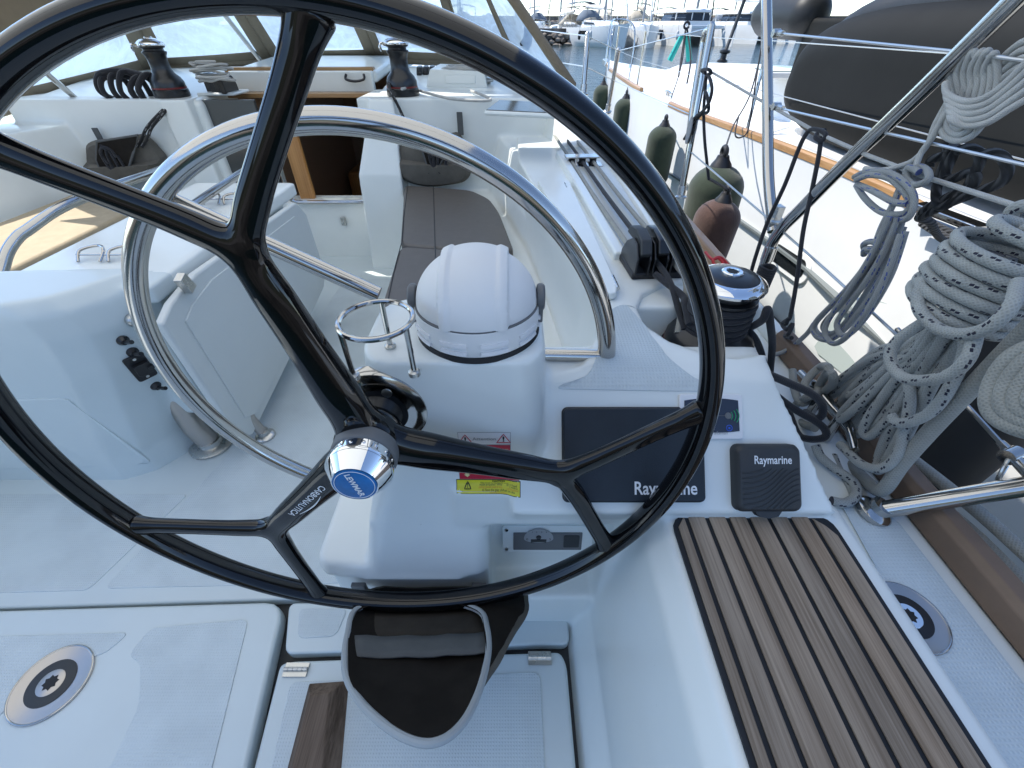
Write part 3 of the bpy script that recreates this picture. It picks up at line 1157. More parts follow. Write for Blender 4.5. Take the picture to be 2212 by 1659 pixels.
# sill under the companionway, with latch, and steel edge
m = M()
m.bb(-1.66, -.79, YB + .02, YB + .12, -1.18, -.80)
m.build("companionway_step", "gelcoat", yacht, bevel=.02, seg=3)
m = M()
m.tube(spline([V((-.79, YB + .0, -.34)), V((-.79, YB + .0, -.70)), V((-.80, YB, -.775)), V((-.86, YB, -.795)), V((-1.2, YB, -.797)), V((-1.28, YB, -.79)), V((-1.30, YB, -.74)), V((-1.30, YB, -.36))], 6), .011, 8)
m.build("companionway_trim", "steel", yacht)
c = P(742, 478, y=YB + .01)
m = M()
m.box(c, (.028, .012, .05))
m.tube([c + V((-.008, -.012, -.01)), c + V((.012, -.014, .012))], .006, 8)
m.build("latch", "steel_dull", yacht, bevel=.002)
# washboard panel parked left of the companionway and port bulkhead
m = M()
m.bb(-1.66, -1.36, YB + .06, YB + .085, -.80, -.30)
m.build("companionway_door", "glass_smoke", yacht, bevel=.004)
m = M()
m.bb(-1.80, -1.655, YB - .03, YB + .16, -1.2, -.29)
m.bb(-2.62, -1.79, YB, YB + .40, -1.2, -.29)
# port seat, seat back and coaming
m.bb(-2.50, -1.82, .3, YB + .1, -1.2, -.74)
po = [(-2.30, YB + .05), (-2.42, 2.3), (-2.50, 1.7), (-2.52, 1.0), (-2.50, .2)]
m.loft([[V((x + .05, y, -.9)), V((x + .03, y, -.66)), V((x - .03, y, -.40)), V((x - .45, y, -.40)), V((x - .45, y, -.9))] for x, y in po])
port = fused(m, .010, 8)
split_mesh(port, lambda c: None if c.z < -1.19 else "bulkhead" if c.y > YB - .06 and c.x > -2.64 else "port_seat" if (c.z < -.70) else "port_coaming", dict(bulkhead="gelcoat", port_seat="gelcoat", port_coaming="gelcoat"), yacht)
m = M()
m.bb(-2.36, -1.86, .75, 2.45, -.738, -.690)
tag(m.build("seat_cushion", "cushion_beige", bevel=.02, seg=3), "tan cushion on the sunlit port cockpit seat", "cushion", "cockpit seat cushions")
m = M()
m.bb(-3.15, -2.55, -.5, 4.5, -1.5, -.66)
m.build("side_deck", "gelcoat", yacht)

# ---- locker lid, hinge and line channel on the starboard coaming
m = M()
lid = rounded(pz(COAM + .002, (1160, 398), (1228, 398), (1332, 628), (1330, 648), (1306, 648), (1268, 590)), .015)
m.prism(lid, (0, 0, .016))
m.build("locker_lid", "gelcoat", yacht, bevel=.004, seg=3)
for q in ((1222, 402), (1328, 610)):
    c = P(*q, z=COAM + .014)
    m = M()
    ax = (P(1332, 628, z=COAM) - P(1228, 398, z=COAM)).normalized()
    m.tube([c - ax * .03, c + ax * .03], .005, 8)
    m.build("lid_hinge", "steel_dull", yacht)
m = M()
ax = P(1480, 622, z=COAM) - P(1318, 358, z=COAM)
m.tube([P(1318, 352, z=COAM + .0), P(1380, 448, z=COAM), P(1440, 545, z=COAM)], .014, 10)
m.build("coaming_lip", "gelcoat", yacht)
# raised cabin side beside the spray hood
m = M()
m.loft([[V((.235, 2.28, -.46)), V((.40, 2.24, -.46)), V((.40, 2.24, -.44)), V((.235, 2.28, -.44))], [V((.16, 2.62, -.46)), V((.40, 2.62, -.46)), V((.36, 2.62, -.30)), V((.20, 2.62, -.30))], [V((.16, 3.3, -.46)), V((.40, 3.3, -.46)), V((.36, 3.3, -.26)), V((.16, 3.3, -.26))]])
m.build("cabin_side", "gelcoat", yacht, bevel=.015, seg=3, fix=True)
# opening port on the cabin roof behind the winch
c4 = pz(-.28, (1068, 218), (1224 - 0, 226), (1218, 228), (1062, 245))
m = M()
q4 = [P(1078, 222, z=-.277), P(1222, 230, z=-.277), P(1218, 252, z=-.280), P(1050, 244, z=-.280)]
m.prism(q4, (0, 0, .012))
m.build("deck_window", "glass_smoke", yacht, bevel=.003, fix=True)
m = M()
m.tube(q4 + [q4[0]], .009, 8)
m.build("window_frame", "gelcoat", yacht)

# walls and floor of the line channel on the coaming
ax = (P(1430, 575, z=COAM) - P(1262, 350, z=COAM)).normalized()
sd = ax.cross(V((0, 0, 1))).normalized()
ca, cb_ = P(1256, 336, z=COAM), P(1412, 560, z=COAM)
for s in (-1, 1):
    m = M()
    m.loft([[ca + sd * (s * .10 + dx) + V((0, 0, dz)) for dx, dz in ((-.022, -.02), (-.016, .022), (.016, .022), (.022, -.02))], [cb_ + sd * (s * .085 + dx) + V((0, 0, dz)) for dx, dz in ((-.022, -.02), (-.016, .020), (.016, .020), (.022, -.02))]])
    m.build("channel_wall", "gelcoat", yacht, bevel=.006, seg=3, fix=True)
m = M()
m.prism([ca + sd * -.085 + V((0, 0, .001)), ca + sd * .085 + V((0, 0, .001)), cb_ + sd * .07 + V((0, 0, .001)), cb_ + sd * -.07 + V((0, 0, .001))], (0, 0, .002))
m.build("channel_floor", "gelcoat_dull", yacht, fix=True)  # duller strip laid on the coaming, painting the shade of a recess


# ================================================================ spray hood and bimini
hood = thing("spray_hood", (-1.2, 3.2, -.25), "beige spray hood with creased clear windows over the cabin entrance", "spray hood")
# base corners (clockwise from port rear) and the top bow line
B0, B1, B2, B3 = V((-2.72, 2.55, -.36)), V((-2.42, 3.62, -.225)), V((-.30, 3.62, -.20)), P(1237, 186, y=2.95)
B1b = V((-1.70, 3.80, -.19))
B2b = V((-.95, 3.80, -.185))
T0, T1, T2, T3 = V((-2.42, 2.35, .34)), V((-2.05, 3.0, .40)), V((-.42, 3.0, .40)), P(1096, -20, y=2.72)
T1b, T2b = V((-1.66, 3.12, .44)), V((-.97, 3.12, .44))


def winpane(a, b, c, d, e=.10, eb=.10, n=14, bulge=.02):
    """clear pane with a canvas border: a,b bottom; c,d top"""
    nrm = (b - a).cross(d - a).normalized()

    def q(s, t):
        p = (a * (1 - s) + b * s) * (1 - t) + (d * (1 - s) + c * s) * t
        return p + nrm * bulge * math.sin(math.pi * s) * math.sin(math.pi * t)
    wa = e / max(.2, (b - a).length)
    wb = eb / max(.2, (d - a).length)
    g = M()
    g.grid([[q(wa + (1 - 2 * wa) * i / n, wb + (1 - 2 * wb) * j / n) for i in range(n + 1)] for j in range(n + 1)])
    f = M()
    for s0, s1, t0, t1 in ((0, wa, 0, 1), (1 - wa, 1, 0, 1), (wa, 1 - wa, 0, wb), (wa, 1 - wa, 1 - wb, 1)):
        f.grid([[q(s0 + (s1 - s0) * i / 4, t0 + (t1 - t0) * j / 8) + nrm * .002 for i in range(5)] for j in range(9)])
    return g, f


fr = M()
for a, b, c, d, e in ((B0, B1, T1, T0, .13), (B1, B1b, T1b, T1, .075), (B1b, B2b, T2b, T1b, .075), (B2b, B2, T2, T2b, .06)):
    g, f = winpane(a, b, c, d, e, .085)
    g.build("window_pane", "window_film", hood)
    fr.add(f.v, f.f)
Mid0, Mid1 = B2.lerp(B3, .55), T2.lerp(T3, .55)
for a, b, c, d, e in ((B2, Mid0, Mid1, T2, .02), (Mid0, B3, T3, Mid1, .05)):
    g, f = winpane(a, b, c, d, e, .03)
    g.build("window_pane", "window_film", hood)
    fr.add(f.v, f.f)
fr.build("canvas_border", "canvas_hood", hood, solid=.004)
tp = M()
rows = []
for i in range(9):
    t = i / 8
    a, b = T0.lerp(T3, t), T1.lerp(T2, t)
    h = .16 * math.sin(math.pi * t)
    rows.append([a.lerp(b, s) + V((0, 0, h + .05 * math.sin(math.pi * s))) for s in (0, .25, .5, .75, 1)])
tp.grid(rows)
tp.build("canvas_top", "canvas_hood", hood, solid=.004)
# rear edge seam of canvas, and frame tubes
m = M()
m.tube([B3 + V((.0, -.01, 0)), B3.lerp(T3, .5), T3], .024, 10)
m.tube([B0, T0], .03, 10)
m.tube([B3, B2.lerp(B3, .5) + V((.01, 0, .01)), B2, B2b, B1b, B1, B0], .022, 10)
m.build("canvas_hem", "canvas_hood", hood)
for a, b, c in ((P(193, 238, y=2.75), P(108, 165, y=2.62), P(-40, 20, y=2.45)), (P(572, 143, y=3.58), P(490, 38, y=3.25), P(430, -40, y=3.05))):
    m = M()
    m.tube([a, b, c], .014, 10)
    m.build("frame_tube", "steel", hood)
    m = M()
    m.box(a + V((0, 0, -.012)), (.07, .05, .02))
    m.tube([a + V((-.02, -.01, .01)), a + V((.02, -.01, .01))], .009, 8)
    m.build("hinge_foot", "steel_dull", hood)
m = M()
m.tube([P(1128, 96, y=2.98), P(1122, 50, y=2.92), P(1108, -15, y=2.85)], .012, 10)
m.build("frame_tube", "black_plastic", hood)

m = M()
m.prism([P(-160, -60, y=2.2), P(190, -60, y=2.5), P(120, 12, y=2.5), P(60, 62, y=2.42), P(-160, 150, y=2.2)], (0, .01, 0))
m.build("canvas_flap", "canvas_hood", hood, fix=True)
bim = thing("bimini", (-1.2, 1.2, -.4), "beige bimini canopy on a steel frame shading the cockpit", "bimini")
BX0, BX1, BY0, BY1, BZ = -2.85, .50, -.7, 2.95, .95
m = M()
rows = []
for i in range(13):
    t = i / 12
    x = BX0 + (BX1 - BX0) * t
    rows.append([V((x, BY0 + (BY1 - BY0) * s / 8, BZ + .20 * math.sin(math.pi * t) ** .6 + .03 * math.sin(math.pi * s / 4))) for s in range(9)])
m.grid(rows)
m.build("canopy", "canopy_cloth", bim)
for y in (BY0 + .03, .6, BY1 - .03):
    m = M()
    yb = .6 + (y - .6) * .45
    pts = [V((BX0 + .05, yb, -.5)), V((BX0 + .02, y, BZ - .04))] + [V((BX0 + (BX1 - BX0) * t, y, BZ - .02 + .20 * math.sin(math.pi * t) ** .6)) for t in (.08, .2, .35, .5, .65, .8, .92)] + [V((BX1 - .02, y, BZ - .04)), V((BX1 + .10, y * .2 + 1.6, .55))]
    m.tube(spline(pts[1:-1], 5), .0125, 8)
    m.build("frame_bow", "steel", bim)

# ================================================================ cockpit table
table = thing("cockpit_table", (-1.2, 1.4, -1.14), "white moulded cockpit table with its starboard leaf folded down", "table")
m = M()
TZ = -.50
plan = [(-1.95, .86), (-1.16, .862), (-1.08, .90), (-1.03, .965), (-.985, 1.05), (-1.0, 1.09), (-1.3, 1.09), (-1.6, 1.06), (-1.95, 1.06)]


def ring(z, q=0.0, w=0.0):
    c = V((-1.45, .98, 0))
    return [V((x, y, 0)) + V((x - c.x, y - c.y, 0)).normalized() * q + V((w, 0, z)) for x, y in plan]


m.loft([ring(-1.2, .02, -.13), ring(-1.05, .0, -.115), ring(-.86, -.005, -.06), ring(-.72, 0, -.015), ring(-.60, 0.008), ring(-.535, -.004), ring(TZ, -.045)])
m.bb(-1.375, -.945, 1.0, 1.97, -.57, -.520)
m.bb(-1.30, -.99, 1.0, 1.9, -.98, -.53)
pod = fused(m, .0075, 9)
split_mesh(pod, lambda c: "table_top" if c.y > 1.095 and c.z > -.6 else "pod", dict(pod="gelcoat_sole", table_top="gelcoat"), table)
BVT = BVHTree.FromPolygons([v.co for v in pod.vertices], [list(p.vertices) for p in pod.polygons])


def hit_t(u, v, off=0.0):
    h = BVT.ray_cast(V((0, 0, 0)), ray(u, v).normalized())
    return (h[0], h[1]) if h[0] else (P(u, v, y=.9), V((0, -1, 0)))


m = M()
pl = []
for q in rounded([V((39, 862, 0)), V((144, 859, 0)), V((331, 998, 0)), V((178, 1006, 0)), V((-60, 1012, 0)), V((-60, 862, 0))], 14):
    p, n = hit_t(q.x, q.y)
    pl.append(p - V((0, .001, 0)))
ey = sum(p.y for p in pl) / len(pl)
m.prism([V((p.x, p.y - .004, p.z)) for p in pl], (0, .008, 0))
m.build("pod_door", "gelcoat_sole", table, bevel=.003, seg=2, fix=True)
# leaf
LX = -.902
lf = [P(352, 700, x=LX), P(372, 655, x=LX), P(425, 590, x=LX), P(640, 437, x=LX), P(662, 462, x=LX), P(704, 590, x=LX), P(700, 622, x=LX), P(668, 690, x=LX), P(548, 938, x=LX), P(520, 952, x=LX)]
m = M()
m.prism([V((LX, p.y, p.z)) for p in lf], (-.026, 0, 0))
m.build("folding_leaf", "gelcoat_dull", table, bevel=.008, seg=3, fix=True)
m = M()
cc = sum((p for p in lf), V((0, 0, 0))) / len(lf)
m.prism([V((LX + .0045, (p.y - cc.y) * .86 + cc.y, (p.z - cc.z) * .84 + cc.z)) for p in lf], (-.006, 0, 0))
m.build("leaf_inset", "gelcoat_dull", table, bevel=.003, seg=3, fix=True)
m = M()
c = P(400, 612, x=LX + .012)
m.box(c, (.022, .03, .05), Matrix.Rotation(.35, 3, 'X'))
m.tube([c + V((.012, -.01, -.008)), c + V((.015, -.01, -.008))], .005, 8)
m.build("leaf_catch", "steel_dull", table, bevel=.003)
p, n = hit_t(286, 690)
m = M()
m.lathe([(.0, .0), (.018, 0), (.018, .012), (.013, .02), (.004, .024)], p + V((0, .0, 0)), n, 20)
m.build("leaf_stop", "steel_dull", table)
for i, (u, v) in enumerate(((265, 735), (286, 760), (336, 833))):
    p, n = hit_t(u, v)
    m = M()
    m.lathe([(.0145, -.002), (.0145, .003), (.010, .008), (.008, .014)], p, n, 16)
    t = V((.6, -.2, .25)).normalized()
    m.tube([p + n * .010, p + n * .018 + t * .016, p + n * .020 + t * .032], [.0045, .0055, .006], 8)
    m.build("toggle_switch", "black_plastic" if i else "black_satin", table)
p, n = hit_t(303, 793)
ax = V((0, 0, 1)).cross(n).normalized()
ay = n.cross(ax)
dv = (ax * .06 - ay).normalized()
dw = n.cross(dv)
m = M()
m.prism(rpoly(p - n * .002, dv, dw, .098, .05, .008), n * .007)
m.prism(rpoly(p + n * .002 + dw * .004, dv, dw, .042, .04, .006), n * .014)
m.lathe([(.008, 0), (.008, .014)], p + n * .008 + dw * .02, n, 12)
m.build("shower_socket", "black_plastic", table, bevel=.002, fix=True)
for s in (-1, 1):
    m = M()
    m.lathe([(.0045, .0), (.0045, .0058)], p + dv * .038 * s, n, 10)
    m.build("socket_screw", "steel_dull", table)
for (u, v), r in (((458, 960), .035), ((574, 942), .017)):
    p = P(u, v, z=-1.137)
    m = M()
    m.tube([p, p + V((-.02, 0, .09)), p + (V((-.06, 0.05, .40)) if r > .02 else V((-.03, .02, .16)))], r, 20)
    m.build("table_leg", "steel_brushed", table)
    m = M()
    m.lathe([(r * 2.0, 0), (r * 2.0, .006), (r * 1.7, .011), (r * 1.15, .014), (r * 1.1, .03)], p, (0, 0, 1), 28)
    m.build("leg_flange", "steel_dull", table)
m = M()
m.tube(spline([P(-20, 640, x=-1.60), P(2, 590, x=-1.60), P(16, 545, x=-1.60), P(38, 513, x=-1.60), P(62, 495, x=-1.60), P(130, 450, x=-1.60), P(230, 408, x=-1.60), P(345, 368, x=-1.60), P(420, 335, x=-1.60)], 6), .0165, 14)
m.build("hand_rail", "steel", table)
m = M()
m.tube(spline([P(412, 448, x=-1.12), P(440, 428, x=-1.12), P(500, 388, x=-1.12), P(540, 362, x=-1.12), P(552, 352, x=-1.12), P(552, 372, x=-1.12), P(548, 400, x=-1.12)], 6), .0145, 14)
m.build("hand_rail", "steel", table)
# wire glass rack lying on the table
for (u, v), sc in (((225, 565), .62), ((478, 441), .55)):
    c = P(u, v, z=-.515)
    m = M()
    for dx in (-.07, .07):
        m.tube(spline([c + V((dx * sc - .05 * sc, 0, .0)), c + V((dx * sc - .06 * sc, .05 * sc, .02)), c + V((dx * sc, .09 * sc, .024)), c + V((dx * sc + .05 * sc, .05 * sc, .02)), c + V((dx * sc + .05 * sc, 0, 0))], 6), .004, 8)
    m.tube([c + V((-.14 * sc, .02, .012)), c + V((.14 * sc, .02, .012))], .003, 8)
    tag(m.build("glass_rack", "steel"), "bent steel wire glass holder on the " + ("aft end of" if u < 300 else "forward part of") + " the cockpit table", "glass holder", "wire glass holders on the table")

# ================================================================ guard hoop and braces
HC, HR, HT = V((-.2322, .6165, -.4930)), .4042, .0157
HX, HY = V((1, 0, 0)), V((0, -.03, 1)).normalized()


def hang(u, v):
    p = P(u, v, y=.6165) - HC
    return math.atan2(p.dot(HY), p.dot(HX))


a0 = hang(1303, 784)
a1 = hang(742, 1052) + 2 * math.pi
hoop = thing("guard_hoop", HC, "polished steel guard hoop round the binnacle with two braces", "grab rail")
m = M()
m.tube(arcpts(HC, HR, a0 - .0, a1, 120, HX, HY), HT, 24)
m.build("hoop", "steel", hoop)
e = HC + (HX * math.cos(a0 + .04) + HY * math.sin(a0 + .04)) * HR
m = M()
m.tube([e, V((.03, .62, e.z + .0))], .0125, 18)
m.build("brace", "steel", hoop)
le = P(356, 428, y=.6165)
m = M()
m.tube([le, P(765, 742, z=-.40, ) if False else V((-.21, .60, le.z * .35 + -.40 * .65))], .0125, 18)
m.build("brace", "steel", hoop)

# ================================================================ steering wheel
WH = V((-.193, .388, -.4308))
WX, WY = V((.9658, .0069, -.2594)).normalized(), V((.2585, .0563, .9644))
WN = WX.cross(WY).normalized()
WY = WN.cross(WX).normalized()
if WN.y > 0:
    WN = -WN
RW, RT, RA, RF, AL, TH0 = .45, .0134, .0190, .276, .37, 2.0926
wheel = thing("helm_wheel", WH, "large glossy black steering wheel with three forked spokes", "steering wheel")


def wp(r, a, h=0.0):
    return WH + (WX * math.cos(a) + WY * math.sin(a)) * r + WN * h


m = M()
m.tube([wp(RW, 2 * math.pi * i / 260) for i in range(260)], RA, 32, closed=True, flat=RT / RA)
m.build("rim", "carbon", wheel, smooth=80)
# the three forked spokes grown as one smooth branching surface, flattened along the shaft
sv, se, sr = [(0, 0)], [], [.036]


def node(r, a, rad, prev):
    sv.append((r * math.cos(a), r * math.sin(a)))
    sr.append(rad)
    se.append((prev, len(sv) - 1))
    return len(sv) - 1


for k in range(3):
    a = TH0 - k * 2 * math.pi / 3
    p = 0
    for r, rad in ((.045, .035), (.075, .0325), (.11, .0290), (.15, .0262), (.19, .0246), (.23, .0238), (RF - .022, .0234), (RF - .002, .0225)):
        p = node(r, a, rad, p)
    for s in (-1, 1):
        q = p
        e0 = V((sv[p][0], sv[p][1], 0))
        e1 = V(((RW - .003) * math.cos(a + s * AL), (RW - .003) * math.sin(a + s * AL), 0))
        out_ = V((math.cos(a), math.sin(a), 0))
        for t, rad in ((.09, .0190), (.18, .0172), (.30, .0158), (.50, .0152), (.72, .0152), (.88, .0162), (.96, .0200), (1.0, .0220)):
            c = e0.lerp(e1, t) + out_ * (.003 * math.sin(math.pi * min(1, t * 1.6)) if t < .62 else 0)
            sv.append((c.x, c.y))
            sr.append(rad)
            se.append((q, len(sv) - 1))
            q = len(sv) - 1
sme = bpy.data.meshes.new("spokes")
sme.from_pydata([(x, y, 0) for x, y in sv], se, [])
sob = bpy.data.objects.new("spokes", sme)
C.objects.link(sob)
sob.modifiers.new("skin", 'SKIN')
for i, q in enumerate(sme.skin_vertices[0].data):
    q.radius = (sr[i], sr[i])
    q.use_root = i == 0
sob.modifiers["skin"].branch_smoothing = 0.6
md = sob.modifiers.new("sub", 'SUBSURF')
md.levels = md.render_levels = 3
wmesh = bpy.data.meshes.new_from_object(sob.evaluated_get(bpy.context.evaluated_depsgraph_get()))
bpy.data.objects.remove(sob)
for v in wmesh.vertices:
    c = v.co
    v.co = WH + WX * c.x + WY * c.y + WN * (c.z * .72)
wmesh.name = "spokes"
wmesh.update()
wmesh.shade_smooth()
wmesh.materials.clear()
wmesh.materials.append(MT["carbon"])
so_ = bpy.data.objects.new("spokes", wmesh)
C.objects.link(so_)
put(so_, wheel)
m = M()
m.lathe([(.030, -.030), (.041, -.026), (.0445, -.016), (.046, .0), (.0445, .012), (.040, .020)], WH, WN, 48)
m.build("hub", "carbon", wheel, smooth=60)
m = M()
m.lathe([(.043, .012), (.043, .030), (.0415, .033), (.040, .034)], WH, WN, 48)
m.build("hub_ring", "grey_plastic", wheel)
m = M()
m.lathe([(.040, .030), (.040, .046), (.0425, .048), (.0425, .053), (.041, .056), (.030, .072), (.0285, .074), (.0275, .0738), (.0275, .072)], WH, WN, 56)
for i in range(16):
    a = i * math.pi / 8
    m.lathe([(.0026, -.002), (.0022, .0008), (.0006, .0014)], WH + (WX * math.cos(a) + WY * math.sin(a)) * .040 + WN * .040, (WX * math.cos(a) + WY * math.sin(a)), 8)
hub = m.build("hub_cap", "chrome", wheel)
m = M()
m.lathe([(.0, .0735), (.0268, .0735), (.0268, .0748), (.0255, .0752), (0, .0752)], WH, WN, 40)
m.build("hub_badge", "sticker_blue", wheel)
th = TH0 - math.pi * 2 / 3 * 2 + .78
cx, cy = (WX * math.cos(math.radians(-68)) + WY * math.sin(math.radians(-68))), None
cx = (WX * .50 - WY * .86).normalized()
cy = -WN.cross(cx)
if cy.dot(WX) < 0:
    cy = -cy
text("badge_lettering", "LEWMAR", .0105, WH + WN * .0757, cx, cy, "ink_white", wheel, bold=.0003, width=.042)
m = M()
m.tube([WH + WN * .0754 + (WX * math.cos(2 * math.pi * i / 48) + WY * math.sin(2 * math.pi * i / 48)) * .0242 for i in range(48)], .0004, 6, closed=True)
m.build("badge_ring", "ink_white", wheel)
# maker's lettering along the lower-left spoke
sa = TH0 + 2 * math.pi / 3
BW = BVHTree.FromPolygons([v.co for v in wmesh.vertices], [list(p.vertices) for p in wmesh.polygons])


def drape_w(p):
    h = BW.ray_cast(p + WN * .1, -WN)
    return h[0] + WN * .0006 if h[0] else p


sx = -(WX * math.cos(sa) + WY * math.sin(sa))
sx = -sx
sy = WN.cross(sx)
text("spoke_lettering", "CARBONAUTICA", .0135, wp(.150, sa) - sy * .004, sx, sy, "ink_white", wheel, bold=.00012, width=.098, drape=drape_w)
m = M()
m.tube([drape_w(wp(.125 + .062 * t, sa) + sy * (.0052 + .005 * math.sin(math.pi * t))) for t in [i / 14 for i in range(15)]], [.0003 + .0008 * math.sin(math.pi * i / 14) for i in range(15)], 6)
m.build("spoke_mark", "ink_white", wheel)
# shaft and flange on the pedestal
FL = WH - WN * .052
m = M()
m.tube([WH - WN * .01, FL], .018, 20)
m.build("shaft", "steel_dull", wheel)
flo = thing("steering_flange", FL, "round polished steel bearing flange on the pedestal behind the wheel hub", "flange")
h = BV.ray_cast(V((FL.x, 0, FL.z)), V((0, 1, 0)))
fc = h[0]
m = M()
m.lathe([(.071, -.012), (.071, .002), (.069, .006), (.062, .0095), (.055, .010), (.054, .0085)], fc, (0, -1, 0), 48)
m.build("rim", "steel", flo)
m = M()
m.lathe([(.0545, .006), (.050, .007), (.034, .010), (.030, .02), (.026, .03)], fc, (0, -1, 0), 40)
m.build("plate", "black_satin", flo)
for a in (50, 170, 290):
    m = M()
    m.lathe([(.0075, .006), (.0075, .0095), (.004, .0105)], fc + V((.042 * math.cos(math.radians(a + 15)), 0, .042 * math.sin(math.radians(a + 15)))), (0, -1, 0), 12)
    m.build("bolt", "steel_dull", flo)

# ================================================================ compass
CC = V((-.050, .541, -.348))
comp = thing("compass", CC, "white domed steering compass with its sun hood closed on the binnacle", "compass")
m = M()
m.lathe([(.0895, .0), (.0908, .0012), (.0908, .0030), (.0880, .0085)], CC, (0, 0, 1), 64)
m.build("gasket", "rubber", comp)
m = M()
m.lathe([(.0865, .008), (.0885, .012), (.0895, .030), (.0890, .046), (.0865, .049)], CC, (0, 0, 1), 64)
m.build("base", "compass_white", comp)
m = M()
m.lathe([(.080, .0470), (.0885, .0470), (.0885, .0492), (.080, .0492)], CC, (0, 0, 1), 64)
m.build("seam", "grey_plastic", comp)
m = M()
for s in range(10):
    a0_ = math.radians(-90 + 18 + 36 * s)
    if s % 2 == 1 or True:
        w_ = math.radians(12)
        for z0, z1 in ((.014, .019), (.026, .031)):
            ring_ = []
            for k in range(7):
                a = a0_ - w_ + 2 * w_ * k / 6
                ring_.append(a)
            m.loft([[CC + V((math.cos(a) * rr, math.sin(a) * rr, zz)) for rr, zz in ((.086, z0), (.0925, z0), (.0915, z1), (.086, z1))] for a in ring_])
m.build("louvre", "label_white", comp, smooth=30, fix=True)
m = M()
rows = []
NA, NE = 144, 60
for j in range(NE + 1):
    e = math.pi / 2 * j / NE
    row = []
    for i in range(NA + 1):
        a = 2 * math.pi * i / NA
        d = V((math.cos(a) * math.cos(e), math.sin(a) * math.cos(e), math.sin(e)))
        x = abs(d.x)
        st = lambda t, c, w: 1 / (1 + math.exp(-(c - t) / w))
        bump = .0068 * st(x, .50, .005) - .0034 * st(x, .35, .005)
        r = .0845 + bump
        row.append(CC + V((d.x * r * 1.02, d.y * r, .048 + d.z * (r - .012))))
    rows.append(row)
m.grid(rows)
m.build("hood", "compass_white", comp, smooth=60)
for s in (-1, 1):
    m = M()
    c = CC + V((s * .089, .0, .052))
    m.lathe([(.018, -.004), (.0195, .0), (.0195, .005), (.016, .0075), (0.005, .008)], c, (s, 0, 0), 24)
    m.box(c + V((s * .002, .0, -.018)), (.007, .026, .034))
    m.build("hinge_knob", "grey_plastic", comp, bevel=.002)

# ================================================================ cup holder
K = P(812, 690, z=-.285)
cup = thing("cup_holder", V((K.x, K.y, -.35)), "steel ring cup holder on three thin legs beside the compass", "cup holder")
rc = P(812, 690, z=-.275)
rad = .0445
m = M()
m.tube([rc + V((rad * math.cos(2 * math.pi * i / 48), rad * math.sin(2 * math.pi * i / 48), 0)) for i in range(48)], .0036, 10, closed=True)
m.build("ring", "steel", cup)
for a in (215, 335, 95):
    t = rc + V((rad * math.cos(math.radians(a)), rad * math.sin(math.radians(a)), 0))
    b = V((t.x, t.y, -.344))
    if a == 95:
        b.y -= .004
    m = M()
    m.tube([t, b], .0036, 10)
    o = m.build("leg", "steel", cup)
    m = M()
    m.lathe([(.0078, -.003), (.0078, .003), (.005, .005)], b, (0, 0, 1), 14)
    f = m.build("foot", "steel_dull")
    f.parent = o

# ================================================================ instruments on the dash
Da, Db = V((0, .400, -.625)), V((0, .556, DASH))
DU = (Db - Da).normalized()
DN = V((0, -DU.z, DU.y))
DR = V((1, 0, 0))


def dash(u, v):
    r = ray(u, v)
    q = V((.3, .405, -.6192)) - V((0, 0, 0))
    h = BV.ray_cast(V((0, 0, 0)), r.normalized())
    t = (Da + DN * .0).dot(DN) / r.dot(DN)
    return r * t


def dpt(u, v, off=0):
    return dash(u, v) + DN * off


tl, tr, br, bl = [dash(*q) for q in ((1214, 881), (1512, 884), (1519, 1081), (1219, 1081))]
pc = (tl + tr + br + bl) / 4
pw, ph = (tr - tl).length, (tl - bl).length
plot = thing("chartplotter", pc, "chartplotter under a wide dark navy cover on the dash behind the wheel", "chartplotter")
m = M()
m.prism(rpoly(pc - DN * .004, DR, DU, pw, ph, .008), DN * .016)
m.build("cover", "cover_navy", plot, bevel=.003, seg=3)
m = M()
m.prism(rpoly(pc - DN * .004, DR, DU, pw + .004, ph + .004, .010), DN * .010)
m.build("bezel", "black_plastic", plot, bevel=.002)
text("lettering", "Raymarine", .030, dpt(1432, 1053, .0126), DR, DU, "ink_white", plot, bold=.0005, width=(dash(1500, 1053) - dash(1367, 1053)).length)
for s_, (u, v) in (("V", (1494, 943)), ("F K", (1484, 958))):
    text("button_lettering", s_, .008, dpt(u, v, .0126), DR, DU, "screen_dark", plot)

tl, tr, br, bl = [dash(*q) for q in ((1574, 957), (1712, 958), (1722, 1104), (1580, 1100))]
pc = (tl + tr + br + bl) / 4
pw, ph = (tr - tl).length, (tl - bl).length
ins = thing("instrument_cover", pc, "square charcoal sun cover with wavy ribs on the dash", "instrument cover")
TH = .022
m = M()
rings = []
for q, h in ((0.004, -.003), (.0, .0), (.0, .012), (-.002, .018), (-.006, TH)):
    rings.append([p + DN * h for p in rpoly(pc, DR, DU, pw + 2 * q, ph + 2 * q, .012)])
m.loft(rings)
lip = pc - DU * (ph / 2)
m.loft([[lip + DR * x + DU * y + DN * h for x, y in ((-.026, .006), (-.016, -.008), (0, -.011), (.016, -.008), (.026, .006))] for h in (.0, .014)])
m.build("cover", "charcoal", ins, smooth=40, fix=True)
m = M()
for i in range(15):
    pts = []
    for k in range(30):
        t = k / 29
        x = -.045 + .102 * t
        y = -.085 + i * .0085 + .055 / (1 + math.exp(-(x - .012 - .0005 * i) * 70))
        if abs(x) < pw / 2 - .005 and abs(y) < ph / 2 - .006 and not (y > ph * .15 and x < pw * .43):
            pts.append(pc + DR * x + DU * y + DN * (TH + .0002))
    if len(pts) > 3:
        m.tube(pts, .0013, 6)
m.build("ribs", "charcoal", ins)
text("lettering", "Raymarine", .019, pc + DR * .005 + DU * (ph * .27) + DN * (TH + .0006), DR, DU, "ink_white", ins, bold=.00025, width=pw * .565)

